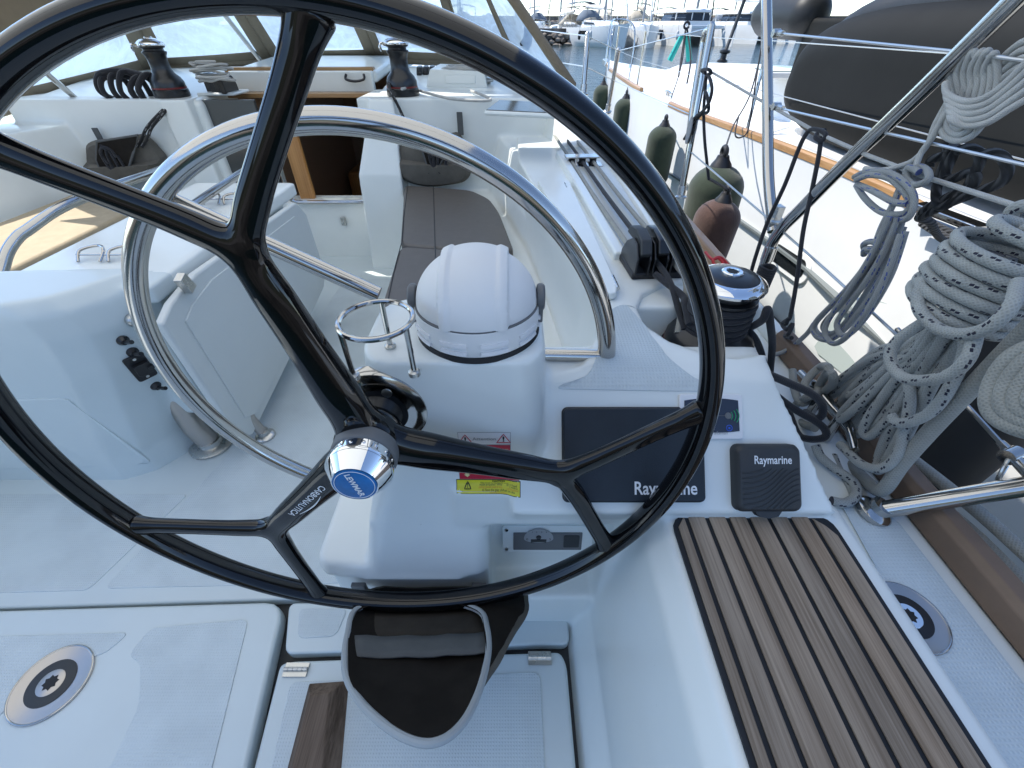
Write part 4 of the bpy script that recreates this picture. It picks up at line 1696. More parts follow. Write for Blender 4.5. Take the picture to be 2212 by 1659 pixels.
tl, tr, br, bl = [dash(*q) for q in ((1462, 851), (1597, 853), (1604, 948), (1470, 948))]
pc = (tl + tr + br + bl) / 4
pw, ph = (tr - tl).length, (tl - bl).length
thr = thing("thruster_panel", pc, "small blue-black control panel with green arcs on a white plate", "control panel")
m = M()
m.prism(rpoly(pc - DN * .003, DR, DU, pw, ph, .005), DN * .009)
m.build("plate", "label_white", thr, bevel=.0015)
m = M()
top, n_ = [], 10
for i in range(n_ + 1):
    t = -1 + 2 * i / n_
    top.append(pc + DR * (t * (pw / 2 - .008)) + DU * (ph / 2 - .010 - .004 * t * t + .003) + DN * .0061)
bot = []
for i in range(n_ + 1):
    t = 1 - 2 * i / n_
    bot.append(pc + DR * (t * (pw / 2 - .007)) - DU * (ph / 2 - .012 - .003 * t * t + .001) + DN * .0061)
m.prism(top + bot, DN * .001)
m.build("face", "screen_dark", thr, smooth=20)
c = pc + DR * (pw * .26) + DU * (ph * .02) + DN * .0075
m = M()
for k, r in enumerate((.009, .0125, .016)):
    m.tube(arcpts(c + DR * (.002 * k - .002), r, -.75, .75, 10, DR, DU), .0009, 6)
m.build("green_arcs", "led_green", thr)
m = M()
m.lathe([(.0055, -.001), (.0055, .0006), (.004, .001)], c, DN, 20)
m.tube([c - DR * .035, c - DR * .006], .0004, 6)
m.build("knob_mark", "grey_plastic", thr)
c2 = pc + DR * (pw * .27) - DU * (ph * .25) + DN * .0075
m = M()
m.tube(arcpts(c2, .0048, 0, 2 * math.pi - .01, 24, DR, DU), .0007, 6)
m.lathe([(.0018, -.0005), (.0018, .0006)], c2, DN, 12)
m.build("blue_button", "led_blue", thr)
text("lettering", "Craftsman", .0075, pc + DR * (pw * .10) - DU * (ph * .36) + DN * .0073, DR, DU, "ink_grey", thr, shear=.25)
text("lettering", "STERN", .0045, pc + DR * (pw * .10) + DU * (ph * .37) + DN * .0073, DR, DU, "ink_grey", thr)

# engine panel in its recess below the dash
E0, E1 = P(1066, 1150, y=.487), P(1316, 1146, y=.487)
pz0 = P(1180, 1197, y=.487).z
EC = V(((.155 - .052) / 2, .497, (E0.z + pz0) / 2))
EC = V((.078, .4965, -.862))
eng = thing("engine_panel", EC, "grey engine panel with a round dial in the recess under the dash", "instrument panel")
FX, FZ = V((1, 0, 0)), V((0, .25, .97)).normalized()
FN = V((0, -.97, .25)).normalized()
m = M()
m.prism(rpoly(EC, FX, FZ, .198, .078, .006), FN * .010)
m.build("frame", "gelcoat", eng, bevel=.002)
m = M()
m.prism(rpoly(EC + FN * .010 - FZ * .004, FX, FZ, .150, .050, .002), FN * .002)
m.build("face", "grey_plastic", eng)
m = M()
dc = EC + FN * .0124 - FX * .020 + FZ * .006
m.prism([dc + FX * (.032 * math.cos(t)) + FZ * (.028 * math.sin(t) * (1 if math.sin(t) > 0 else .45)) for t in [2 * math.pi * i / 40 for i in range(40)]], FN * .0008)
m.build("dial", "ink_grey", eng)
m = M()
m.bb(dc.x - .017, dc.x + .017, dc.y - .0035, dc.y + .0005, dc.z - .0135, dc.z - .002)
m.lathe([(.006, 0), (.005, .003)], dc + FZ * .004, FN, 16)
m.build("display", "charcoal", eng)
for q, s_ in ((-.025, "0"), (.025, "5")):
    text("numeral", s_, .009, dc + FX * q + FN * .0012 - FZ * .002, FX, FZ, "ink_black", eng)
for q, s_ in ((-.014, "1"), (-.005, "2"), (.006, "3"), (.016, "4")):
    text("numeral", s_, .006, dc + FX * q + FN * .0012 + FZ * .019, FX, FZ, "ink_black", eng)
for x in (-.09, .09):
    for z in (-.028, .028):
        m = M()
        m.lathe([(.0042, 0), (.0038, .002)], EC + FX * x + FZ * z + FN * .010, FN, 10)
        m.build("screw", "steel_dull", eng)
m = M()
m.prism(rpoly(EC + FN * .012 + FX * .052 - FZ * .003, FX, FZ, .034, .034, .003), FN * .0015)
m.build("key_cover", "charcoal", eng)

# ================================================================ stickers on the pedestal


def ped(u, v):
    h = BV.ray_cast(V((0, 0, 0)), ray(u, v).normalized())
    return h[0]


dp = drape_y(.0009)


def sheet(name, x0, x1, z0, z1, m_, parent, off, skew=0.0, nx=10, nz=5):
    d = drape_y(off)
    mm = M()
    mm.grid([[d(V((x0 + (x1 - x0) * i / nx, 0, z0 + (z1 - z0) * j / nz + skew * i / nx))) for i in range(nx + 1)] for j in range(nz + 1)])
    return mm.build(name, m_, parent)


def wtri(name, c, s, m_, parent, off, lw=.0011):
    d = drape_y(off)
    v = [V((c[0] - s * .58, 0, c[1] - s * .5)), V((c[0] + s * .58, 0, c[1] - s * .5)), V((c[0], 0, c[1] + s * .5))]
    mm = M()
    pts = []
    for i in range(3):
        for k in range(4):
            pts.append(d(v[i].lerp(v[(i + 1) % 3], k / 4)))
    mm.tube(pts, lw, 6, closed=True)
    mm.build(name, m_, parent)
    text("exclamation_mark", "!", s * .8, (c[0], 0, c[1] - s * .10), (1, 0, 0), (0, 0, 1), "ink_black", parent, bold=s * .03, drape=drape_y(off + .0002))


A0, A1, A2 = ped(989, 934), ped(1102, 926), ped(990, 985)
x0, x1, zt, zb = A0.x, A1.x, A0.z, A2.z
st = thing("warning_sticker", V((x0, A0.y, zb)), "white and red sticker headed Attention, upper of those on the pedestal", "sticker", "stickers on the pedestal")
HT_ = (zt - zb) * 1.15
sheet("backing", x0 - .0008, x1 + .0008, zt - HT_ - .0006, zt + .0006, "ink_grey", st, .0003)
sheet("white_band", x0, x1, zt - HT_ * .42, zt, "label_white", st, .0007)
sheet("red_band", x0, x1, zt - HT_, zt - HT_ * .45, "sticker_red", st, .0007)
ww = x1 - x0
text("lettering", "Attention", .0085, ((x0 + x1) / 2, 0, zt - HT_ * .22), (1, 0, 0), (0, 0, 1), "ink_grey", st, bold=.0002, width=ww * .46, drape=drape_y(.0011))
wtri("warning_triangle", (x0 + ww * .13, zt - HT_ * .22), HT_ * .30, "sticker_red", st, .0010, .0007)
wtri("warning_triangle", (x1 - ww * .13, zt - HT_ * .20), HT_ * .30, "sticker_red", st, .0010, .0007)
text("lettering", "Cruising speed 2300rpm", .0062, ((x0 + x1) / 2, 0, zt - HT_ * .60), (1, 0, 0), (0, 0, 1), "ink_gold", st, width=ww * .92, drape=drape_y(.0011))
text("lettering", "Maximum speed 2500rpm", .0062, ((x0 + x1) / 2, 0, zt - HT_ * .81), (1, 0, 0), (0, 0, 1), "ink_gold", st, width=ww * .92, drape=drape_y(.0011))
B0_, B1_, B2_ = ped(988, 980), ped(1122, 968), ped(988, 1034)
x0, x1, zt, zb = B0_.x, B1_.x, B0_.z, B2_.z
st = thing("warning_sticker", V((x0, B0_.y, zb)), "red sticker with a yellow arrow, mostly hidden behind the right spoke", "sticker", "stickers on the pedestal")
HT_ = zt - zb
sheet("backing", x0 - .0008, x1 + .0008, zb - .0006, zt + .0006, "ink_grey", st, .0003)
sheet("white_band", x0, x1, zt - HT_ * .42, zt, "label_white", st, .0007)
sheet("red_band", x0, x1, zb, zt - HT_ * .45, "sticker_red", st, .0007)
ww = x1 - x0
wtri("warning_triangle", (x1 - ww * .14, zt - HT_ * .24), HT_ * .30, "sticker_red", st, .0010, .0008)
d = drape_y(.0012)
ac = (x0 + ww * .13, zb + HT_ * .22)
m = M()
m.add([d(V((ac[0] + q, 0, ac[1] + r))) for q, r in ((-.003, .012), (.003, .012), (.003, -.002), (.0055, -.002), (0, -.008), (-.0055, -.002), (-.003, -.002))], [(0, 1, 2, 3, 4, 5, 6)])
m.build("arrow", "ink_gold", st, smooth=0)
C0_, C1_, C2_ = ped(987, 1036), ped(1123, 1030), ped(987, 1064)
x0, x1, zt, zb = C0_.x, C1_.x, C0_.z, C2_.z
st = thing("warning_sticker", V((x0, C0_.y, zb)), "yellow sticker headed CAUTION below the right spoke", "sticker", "stickers on the pedestal")
HT_ = zt - zb
sheet("backing", x0 - .0012, x1 + .0012, zb - .0011, zt + .0011, "ink_black", st, .0003)
sheet("yellow_face", x0, x1, zb, zt, "sticker_yellow", st, .0007)
ww = x1 - x0
wtri("warning_triangle", (x0 + ww * .17, (zt + zb) / 2 + .001), HT_ * .52, "ink_black", st, .0010, .0009)
text("lettering", "CAUTION", .0048, (x0 + ww * .66, 0, zt - HT_ * .12), (1, 0, 0), (0, 0, 1), "ink_black", st, bold=.0002, width=ww * .2, drape=drape_y(.0011))
for i, (s_, mm_, wd) in enumerate((("This boat is equipped with a fixed", "ink_black", .58), ("blade propeller. When sailing with a", "ink_black", .60), ("sailing speed over 8 knots it is essential", "ink_orange", .63), ("to have the gear shifted on the", "ink_black", .52), ("neutral position", "ink_orange", .28))):
    text("lettering", s_, .0035, (x0 + ww * .66, 0, zt - HT_ * (.30 + .15 * i)), (1, 0, 0), (0, 0, 1), mm_, st, width=ww * wd, drape=drape_y(.0011))

# ================================================================ canvas bags
def wall_bag(name, label, o, ax, up, out, w, h, depth, tipz, group, v_cut=0):
    """hanging pocket: back against the wall, mouth with light piping"""
    t = thing(name, o, label, "bag", group)
    return t


# helm bag under the pedestal
bag = thing("rope_bag", V((-.13, .36, -1.0)), "dark canvas rope bag with pale piping hanging under the pedestal", "bag", "canvas rope bags")
mouth_px = [(768, 1318), (752, 1365), (745, 1415), (750, 1465), (775, 1512), (818, 1556), (868, 1590), (922, 1606), (968, 1592), (1004, 1556), (1030, 1505), (1046, 1455), (1056, 1405), (1052, 1358), (1036, 1320), (970, 1300), (900, 1296), (830, 1300)]
MA, MB_ = V((-.1, .385, -.90)), None


def mouth_pt(u, v):
    # mouth plane: back edge high on the wall, lip lower and further aft
    r = ray(u, v)
    n = V((0, .58, .81)).normalized()
    o = V((-.1, .375, -.885))
    return r * (o.dot(n) / r.dot(n))


mouth = [mouth_pt(*q) for q in mouth_px]
mouth_s = spline(mouth, 4, closed=True)
nring = len(mouth_s)
cen = sum(mouth_s, V((0, 0, 0))) / nring
rings = []
for t in (0, .12, .3, .5, .7, .88, 1.0):
    ring_ = []
    for p in mouth_s:
        k = 1 + .10 * math.sin(math.pi * min(1, t * 1.1)) - .42 * max(0, t - .45) ** 1.3
        q = cen + (p - cen) * k
        q += V((0.012 * t + .085 * math.sin(t * 2.2) * max(0, min(1, (p.x - cen.x) * 9)) * max(0, min(1, .5 + (p.y - cen.y) * 6)), .15 * t, -.15 * t))
        q.y = min(q.y, .415)
        q.z = max(q.z, -1.128)
        q += V((math.sin(p.y * 60 + t * 9) * .002, 0, math.cos(p.x * 50 + t * 5) * .002))
        ring_.append(q)
    rings.append(ring_)
m = M()
m.loft(rings, cap=False)
m.f.append(list(range((len(rings) - 1) * nring, len(rings) * nring)))
m.build("body", "canvas_bag", bag, fix=True, solid=.003)
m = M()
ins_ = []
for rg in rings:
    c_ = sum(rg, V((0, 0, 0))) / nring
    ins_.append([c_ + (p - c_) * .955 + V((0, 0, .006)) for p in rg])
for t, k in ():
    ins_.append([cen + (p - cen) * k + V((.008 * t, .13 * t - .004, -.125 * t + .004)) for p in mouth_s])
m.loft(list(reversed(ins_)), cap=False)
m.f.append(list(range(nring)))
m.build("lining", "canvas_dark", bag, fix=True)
m = M()
m.tube(mouth_s, .0058, 10, closed=True)
m.build("piping", "piping_light", bag)
m = M()
a_, b_, c_, d_ = mouth_pt(762, 1372), mouth_pt(1054, 1364), mouth_pt(1054, 1408), mouth_pt(752, 1418)
m.grid([[a_.lerp(b_, i / 10).lerp(d_.lerp(c_, i / 10), j / 3) + V((0, 0, -.004 - .010 * math.sin(math.pi * i / 10) + .004 * math.sin(i * 2.0))) for i in range(11)] for j in range(4)])
m.build("band", "canvas_band", bag, solid=.003)
m = M()
a_, b_, c_, d_ = mouth_pt(772, 1304), mouth_pt(1034, 1304), mouth_pt(1050, 1364), mouth_pt(756, 1372)
m.grid([[a_.lerp(b_, i / 10).lerp(d_.lerp(c_, i / 10), j / 3) + V((0, 0, -.018 - .010 * math.sin(math.pi * i / 10))) for i in range(11)] for j in range(4)])
m.build("inner_flap", "canvas_inner", bag, solid=.003)
for u in (778, 1036):
    p = P(u, 1262, y=.415)
    m = M()
    m.box(p + V((0, -.006, -.004)), (.030, .010, .034))
    m.tube(spline([p + V((0, -.010, -.012)), p + V((0, -.016, -.03)), p + V((0.004, -.012, -.055))], 5), .006, 8)
    m.build("hook", "grey_plastic", bag, bevel=.002)
m = M()
m.box(P(1040, 1330, y=.40), (.02, .012, .05), Matrix.Rotation(-.5, 3, 'Z'))
m.build("strap", "canvas_band", bag, bevel=.002)
# bulkhead bags


def pocket(label, px_out, tri, lip, y, dep, straps, mats_, ropes):
    o = P(px_out[0][0], px_out[0][1], y=y)
    t = thing("rope_bag", o, label, "bag", "canvas rope bags")
    out = [P(u, v, y=y) for u, v in px_out]
    c = sum(out, V((0, 0, 0))) / len(out)
    sp = spline(out, 4, closed=True)
    front = []
    rings = []
    for k, dy in ((1.0, 0), (1.01, -dep * .35), (.98, -dep * .75), (.86, -dep), (.5, -dep * 1.12), (.1, -dep * 1.15)):
        rings.append([c + (p - c) * k + V((0, dy * (1.15 if p.z < c.z else .75), -.01 * (1 - k))) for p in sp])
    m = M()
    m.loft(rings)
    m.build("body", mats_[0], t, fix=True)
    m = M()
    tr_ = [P(u, v, y=y - dep * 1.12) for u, v in tri]
    m.prism(tr_, (0, -.004, 0))
    m.build("mouth", "canvas_dark", t)
    m = M()
    m.tube(tr_ + [tr_[0]], .006, 8)
    m.build("piping", mats_[1], t)
    for u, v, v2 in straps:
        m = M()
        a, b = P(u, v, y=y - .006), P(u, v2, y=y - .012)
        m.box((a + b) / 2, (.03, .008, (a - b).length))
        m.build("strap", "canvas_band", t, bevel=.002)
    m = M()
    cm = sum(tr_, V((0, 0, 0))) / len(tr_)
    for k in range(5):
        q = cm + V((R.uniform(-.03, .03), -.006, R.uniform(-.02, .03)))
        m.tube(spline([q + V((.035 * math.cos(t), -.004 * math.cos(3 * t), (.045 + .01 * k) * math.sin(t))) for t in [2 * math.pi * i / 8 + k for i in range(6)]], 5), .007, 8)
    tag(m.build("stowed_rope", "rope_black"), "dark rope stuffed in the " + ropes, "rope", "ropes stowed in bags")
    return t


pocket("grey canvas bag with a triangular mouth on the bulkhead above the brown cushion", [(868, 312), (862, 345), (868, 372), (890, 388), (930, 396), (975, 392), (1008, 384), (1018, 365), (1012, 340), (1002, 305), (990, 286), (965, 290), (930, 300), (895, 300)],
       [(906, 306), (986, 292), (940, 374), (928, 374)], None, YB - .02, .085, ((994, 278 - 36, 292), (880, 280, 312)), ("canvas_bag", "canvas_band"), "bag above the brown cushion")
pocket("dark canvas bag on the port bulkhead under the far winch", [(206, 304), (202, 330), (206, 358), (222, 382), (245, 396), (270, 396), (300, 388), (335, 372), (362, 345), (345, 318), (318, 292), (300, 290), (250, 298)],
       [(210, 306), (298, 292), (288, 330), (272, 385), (248, 394), (222, 378), (208, 345)], None, YB - .02, .10, ((212, 278, 306),), ("canvas_bag", "canvas_band"), "bag on the port bulkhead")

# recess under the starboard bag
m = M()
q = [P(u, v, y=YB - .007) for u, v in ((866, 372), (1010, 372), (1002, 400), (985, 406), (880, 402), (868, 390))]
m.prism(rounded(q, .02), (0, .012, 0))
m.build("locker_frame", "gelcoat", yacht, fix=True)
m = M()
q = [P(u, v, y=YB - .010) for u, v in ((872, 376), (1003, 380), (996, 396), (885, 394))]
m.prism(rounded(q, .02), (0, .012, 0))
m.build("locker_opening", "black_plastic", yacht, fix=True)

# ================================================================ seat cushion
cu = thing("seat_cushion", V((-.25, 1.8, -.73)), "brown-grey vinyl cushion on the starboard cockpit bench", "cushion", "cockpit seat cushions")
ZC = -.675


def cpad(name, px, z=ZC, th=.055, seams=()):
    mm = M()
    pl = rounded(pz(z, *px), .05, 5)
    mm.prism(pl, (0, 0, -th))
    o = mm.build(name, "vinyl_cushion", cu, bevel=.016, seg=4)
    return o


cpad("far_section", [(873, 399), (952, 404), (1020, 410), (1058, 428), (1078, 455), (1112, 541), (940, 534), (864, 527)])
cpad("near_section", [(864, 530), (940, 536), (1112, 544), (1135, 640), (1100, 900), (800, 900), (826, 648)])
m = M()
for a, b in (((936, 404), (943, 640)),):
    q = [P(a[0] + (b[0] - a[0]) * t, a[1] + (b[1] - a[1]) * t, z=ZC + .0005) for t in [i / 12 for i in range(13)]]
    m.tube(q, .0022, 6)
m.tube([P(u, v, z=ZC + .0005) for u, v in ((880, 405), (872, 470), (868, 522), (850, 590), (838, 650))], .0020, 6)
m.build("seam", "charcoal", cu)


# ================================================================ winches
def winch(name_label, o, sc, h, cap_black, feeder=True):
    t = thing("winch", o, name_label, "winch", "sheet winches")
    m = M()
    m.lathe([(.094 * sc, 0), (.096 * sc, .006), (.094 * sc, .030 * h), (.090 * sc, .034 * h)], o, (0, 0, 1), 48)
    m.build("base", "black_satin", t)
    m = M()
    m.lathe([(.0905 * sc, .034 * h), (.091 * sc, .037 * h), (.0905 * sc, .041 * h)], o, (0, 0, 1), 48)
    m.build("trim_ring", "red_ring", t)
    m = M()
    m.lathe([(.090 * sc, .041 * h), (.088 * sc, .060 * h), (.078 * sc, .078 * h), (.058 * sc, .095 * h), (.051 * sc, .115 * h), (.050 * sc, .145 * h), (.054 * sc, .162 * h), (.062 * sc, .172 * h), (.062 * sc, .178 * h), (.052 * sc, .181 * h), (.052 * sc, .189 * h), (.063 * sc, .193 * h), (.064 * sc, .198 * h)], o, (0, 0, 1), 48)
    m.build("drum", "black_satin", t)
    m = M()
    m.lathe([(.062 * sc, .197 * h), (.069 * sc, .200 * h), (.070 * sc, .206 * h), (.067 * sc, .212 * h), (.055 * sc, .220 * h), (.050 * sc, .2205 * h)], o, (0, 0, 1), 56)
    m.build("top_ring", "chrome", t)
    m = M()
    m.lathe([(.0535 * sc, .219 * h), (.049 * sc, .2225 * h), (.025 * sc, .2275 * h), (.0, .2285 * h)], o, (0, 0, 1), 48)
    m.build("top_cap", "black_satin" if cap_black else "chrome", t)
    m = M()
    m.lathe([(.020 * sc, .225 * h), (.020 * sc, .231 * h), (.0175 * sc, .233 * h), (.0125 * sc, .2325 * h), (.0115 * sc, .229 * h)], o, (0, 0, 1), 32)
    m.build("handle_socket", "chrome", t)
    m = M()
    m.prism([o + V((r * math.cos(a), r * math.sin(a), .2310 * h)) for a, r in [(math.pi * 2 * i / 16, (.0115 if i % 2 else .0085) * sc) for i in range(16)]], (0, 0, .0008))
    m.build("socket_hole", "rubber", t)
    if feeder:
        m = M()
        b = o + V((-.060 * sc, -.02, .199 * h))
        m.tube(spline([b, b + V((-.018, -.012, .006)), b + V((-.026, -.016, -.010)), b + V((-.022, -.012, -.026))], 5), [.007, .006, .005, .004], 10)
        m.build("line_feeder", "chrome", t)
    return t


winch("black winch with chrome-rimmed cap in the coaming pocket at the right of the wheel", V((WC.x, WC.y, -.556)), 1.0, .86, True, False)
WS = P(868, 192, y=2.68)
WS = V((WS.x, 2.70, -.285))
winch("black and chrome winch standing on the cabin roof above the brown cushion", WS, .88, 1.06, False)
WP_ = P(380, 222, y=2.70)
WP_ = V((WP_.x, 2.70, -.29))
winch("black and chrome winch on the port side of the companionway", WP_, .88, 1.06, False)


def rope(name, pts, r, ma, label, cat="rope", group=None, n=8, seg=12, parent=None, closed=False):
    m = M()
    m.tube(spline(pts, n, closed), r, seg, closed=closed)
    o = m.build(name, ma, parent, smooth=60)
    if parent is None:
        tag(o, label, cat, group)
    return o


# dark sheet wrapped on the helm winch and its tails
wr = []
o = V((WC.x, WC.y, -.556))
for i in range(5 * 24 + 1):
    a = 2 * math.pi * i / 24
    wr.append(o + V((.058 * math.cos(a), .058 * math.sin(a), .068 + .0145 * i / 24 * 1.0)))
sheet_t = thing("sheet_rope", o, "dark navy sheet wound round the helm winch with looping tails", "rope")
m = M()
m.tube(wr, .0072, 12)
m.build("turns", "rope_black", sheet_t)
tails = [
    [P(1626, 705, z=-.47), P(1648, 690, z=-.42), P(1658, 668, z=-.40), P(1664, 700, z=-.44), P(1668, 745, z=-.52), P(1664, 800, z=-.60), P(1662, 850, z=-.66)],
    [P(1600, 700, z=-.47), P(1630, 730, z=-.50), P(1648, 775, z=-.58), P(1656, 830, z=-.66)],
    [P(1560, 775, z=-.48), P(1610, 792, z=-.475), P(1657, 808, z=-.48), P(1705, 828, z=-.50), P(1752, 850, z=-.53), P(1775, 872, z=-.56), P(1776, 895, z=-.585), P(1762, 904, z=-.60), P(1740, 890, z=-.63)],
    [P(1560, 785, z=-.50), P(1600, 805, z=-.52), P(1650, 834, z=-.55), P(1710, 880, z=-.575), P(1765, 912, z=-.60), P(1784, 932, z=-.615), P(1778, 946, z=-.63), P(1745, 948, z=-.655), P(1722, 935, z=-.67), P(1700, 880, z=-.67), P(1675, 850, z=-.67)],
    [P(1490, 700, z=-.46), P(1480, 660, z=-.44), P(1475, 640, z=-.435), P(1440, 612, z=-.43), P(1415, 592, z=-.425)],
]
for t in tails:
    m = M()
    m.tube(spline(t, 8), .0072, 12)
    m.build("tail", "rope_black", sheet_t)

# ---- line organiser, clutch bank and the lines between
og = thing("line_organiser", P(1258, 350, z=COAM), "steel three-sheave line organiser on the starboard coaming", "deck organiser")
ax = (P(1420, 565, z=COAM) - P(1252, 350, z=COAM)).normalized()
sd = ax.cross(V((0, 0, 1))).normalized()
c0 = P(1258, 346, z=COAM + .02)
m = M()
m.prism(rpoly(c0 + V((0, 0, .012)), sd, ax, .15, .06, .012), (0, 0, .006))
m.prism(rpoly(c0 - V((0, 0, .019)), sd, ax, .17, .075, .012), (0, 0, .005))
m.build("plates", "steel", og, bevel=.002)
for k in (-1, 0, 1):
    m = M()
    m.lathe([(.018, -.012), (.014, -.004), (.014, .004), (.018, .012)], c0 + sd * (.045 * k), (0, 0, 1), 20)
    m.build("sheave", "black_plastic", og)
cl = thing("rope_clutch", P(1400, 560, z=COAM), "bank of three black rope clutches with grey handles on the starboard coaming", "rope clutch", "rope clutches")
c1 = P(1404, 580, z=COAM)
Rz = Matrix(((sd.x, ax.x, 0), (sd.y, ax.y, 0), (0, 0, 1)))
m = M()
m.box(c1 + V((0, 0, .008)), (.125, .115, .016), Rz)
m.build("base", "black_plastic", cl, bevel=.004)
for k in (-1, 0, 1):
    q = c1 + sd * (.040 * k)
    m = M()
    pf = [(-.06, .012), (-.062, .05), (-.04, .078), (-.01, .082), (.03, .060), (.055, .03), (.058, .012)]
    for s in (-1, 1):
        m.prism([q + sd * (.0145 * s) + ax * (-y) + V((0, 0, z)) for y, z in pf], sd * .005)
    m.build("cheek", "black_satin", cl, bevel=.002, fix=True)
    m = M()
    hp = [(.058, .070), (.045, .090), (.0, .098), (-.045, .088), (-.062, .062), (-.05, .05), (.0, .07)]
    m.prism([q - sd * .013 + ax * (-y) + V((0, 0, z)) for y, z in hp], sd * .026)
    m.build("handle", "charcoal" if k else "black_satin", cl, bevel=.004, fix=True)
for k, ma, lb in ((-1, "rope_grey", "grey control line left of the black one, running along the coaming to the clutches"), (0, "rope_black", "black control line running along the coaming to the clutches"), (1, "rope_grey", "grey control line right of the black one, running along the coaming to the clutches")):
    a = c0 + sd * (.045 * k) + V((0, 0, -.004))
    b = c1 + sd * (.040 * k) + V((0, 0, .030))
    e_ = c1 + sd * (.036 * k) + ax * .12 + V((0, 0, .024))
    g_ = o + V((-.062 + .012 * k, -.01, .075 + .01 * k))
    pts = [a - ax * .9 + V((0, 0, .02)), a, a.lerp(b, .5) + V((0, 0, -.004)), b]
    if k <= 0:
        pts += [e_, e_.lerp(g_, .6), g_]
    rope("control_line", pts, .0068, ma, lb, group="control lines on the coaming")

# ---- cabin-top lines
for (u, v), n_, lab, side in (((930, 166), 4, "black bank of rope clutches on the starboard cabin roof by the winch", 1), ((478, 184), 4, "black bank of rope clutches on the port cabin roof by the far winch", -1)):
    c = P(u, v, z=-.25)
    t = thing("rope_clutch", c, lab, "rope clutch", "rope clutches")
    for k in range(n_):
        q = c + V((.036 * (k - 1.5), .02 * (k - 1.5) * side, 0))
        m = M()
        m.prism([q + V((-.014, y, z)) for y, z in ((-.07, -.03), (-.072, .03), (-.05, .055), (0, .06), (.05, .04), (.07, 0), (.07, -.03))], (.028, 0, 0))
        m.build("clutch_body", "black_satin", t, bevel=.005)
    m = M()
    m.bb(c.x - .10, c.x + .10, c.y - .09, c.y + .09, -.29, c.z - .025)
    m.build("base", "gelcoat", t, bevel=.008)
m = M()
cb = P(985, 150, y=3.05)
m.loft([[cb + V((x, y, z)) for x, z in ((-.17, -.10), (.19, -.10), (.17, .0), (-.13, .01))] for y in (-.14, .3)])
m.bb(cb.x - .05, cb.x + .12, cb.y - .145, cb.y - .138, cb.z - .055, cb.z - .015)
m.build("vent_box", "gelcoat", yacht, bevel=.02, seg=3, fix=True)


def heap(name, c, rx, ry, rz, turns, r, ma, label, group, seed, z0=None):
    rr = random.Random(seed)
    pts = []
    n = turns * 7
    for i in range(n):
        a = 2 * math.pi * i / 7 + rr.uniform(-.25, .25)
        k = rr.uniform(.5, 1.0)
        pts.append(c + V((rx * k * math.cos(a), ry * k * math.sin(a), rz * (i / n) + rr.uniform(-.3, .3) * rz * .4)))
    return rope(name, pts, r, ma, label, "rope", group, n=6, seg=8)


heap("rope_pile", P(1010, 176, z=-.25), .17, .10, .07, 12, .0062, "rope_white", "heap of white line on the cabin roof beside the starboard clutches", "ropes on the cabin roof", 3)
heap("rope_pile", P(468, 176, z=-.22), .11, .06, .08, 7, .005, "rope_white", "tangle of thin white line over the port rope clutches", "ropes on the cabin roof", 5)
rope("halyard", [P(1018, 196, z=-.27), P(1060, 216, z=-.272), P(980, 214, z=-.272), P(920, 200, z=-.27), P(890, 190, z=-.26), P(868, 192, z=-.24)], .0065, "rope_white", "white line running from the clutches round the starboard winch")
rope("winch_tail", [P(838, 178, y=2.66), P(845, 200, y=2.58), P(858, 225, y=2.56), P(872, 255, y=2.55), P(884, 285, y=2.55), P(890, 310, y=2.52)], .0075, "rope_black_fleck", "dark flecked tail hanging from the starboard cabin winch into the grey bag", group="tails of the cabin winches")
for k in (0, 1):
    rope("winch_tail", [P(400 - 5 * k, 216, y=2.68), P(372 - 3 * k, 222, y=2.62), P(345 + 8 * k, 245, y=2.56), P(318 + 10 * k, 275, y=2.54), P(306 + 12 * k, 300, y=2.52), P(296 + 10 * k, 318, y=2.50)], .0075, "rope_black_fleck", "dark flecked tails hanging from the port cabin winch into the dark bag", group="tails of the port winch")
c = P(292, 196, y=2.68)
m = M()
for k in range(5):
    x = -.10 + .045 * k
    m.tube(spline([c + V((x, -.02, -.07)), c + V((x - .025, -.055 + .01 * (k % 2), .0)), c + V((x + .01 * (k - 2), -.02, .055 + .012 * (k % 3))), c + V((x + .045, .03, .045)), c + V((x + .055, .04, -.05))], 7), .013, 10)
m.tube(spline([c + V((-.10, 0, -.05)), c + V((-.17, -.02, 0)), c + V((-.13, -.02, .07)), c + V((-.02, 0, .085)), c + V((.10, 0, .06))], 8), .013, 10)
tag(m.build("coiled_rope", "rope_black"), "thick black coiled rope beside the port winch under the spray hood", "rope coil")

# small steel bail on the coaming forward of the locker
c = P(1225, 226, y=2.72)
m = M()
m.tube(spline([P(1060, 190, y=3.2), P(1120, 190, y=3.0), P(1219, 197, y=2.74), P(1223, 200, y=2.70), P(1224, 215, y=2.68), P(1219, 235, y=2.68)], 6), .008, 8)
tag(m.build("grab_bar", "steel"), "thin steel bar bent down over the forward end of the cockpit", "grab bar")

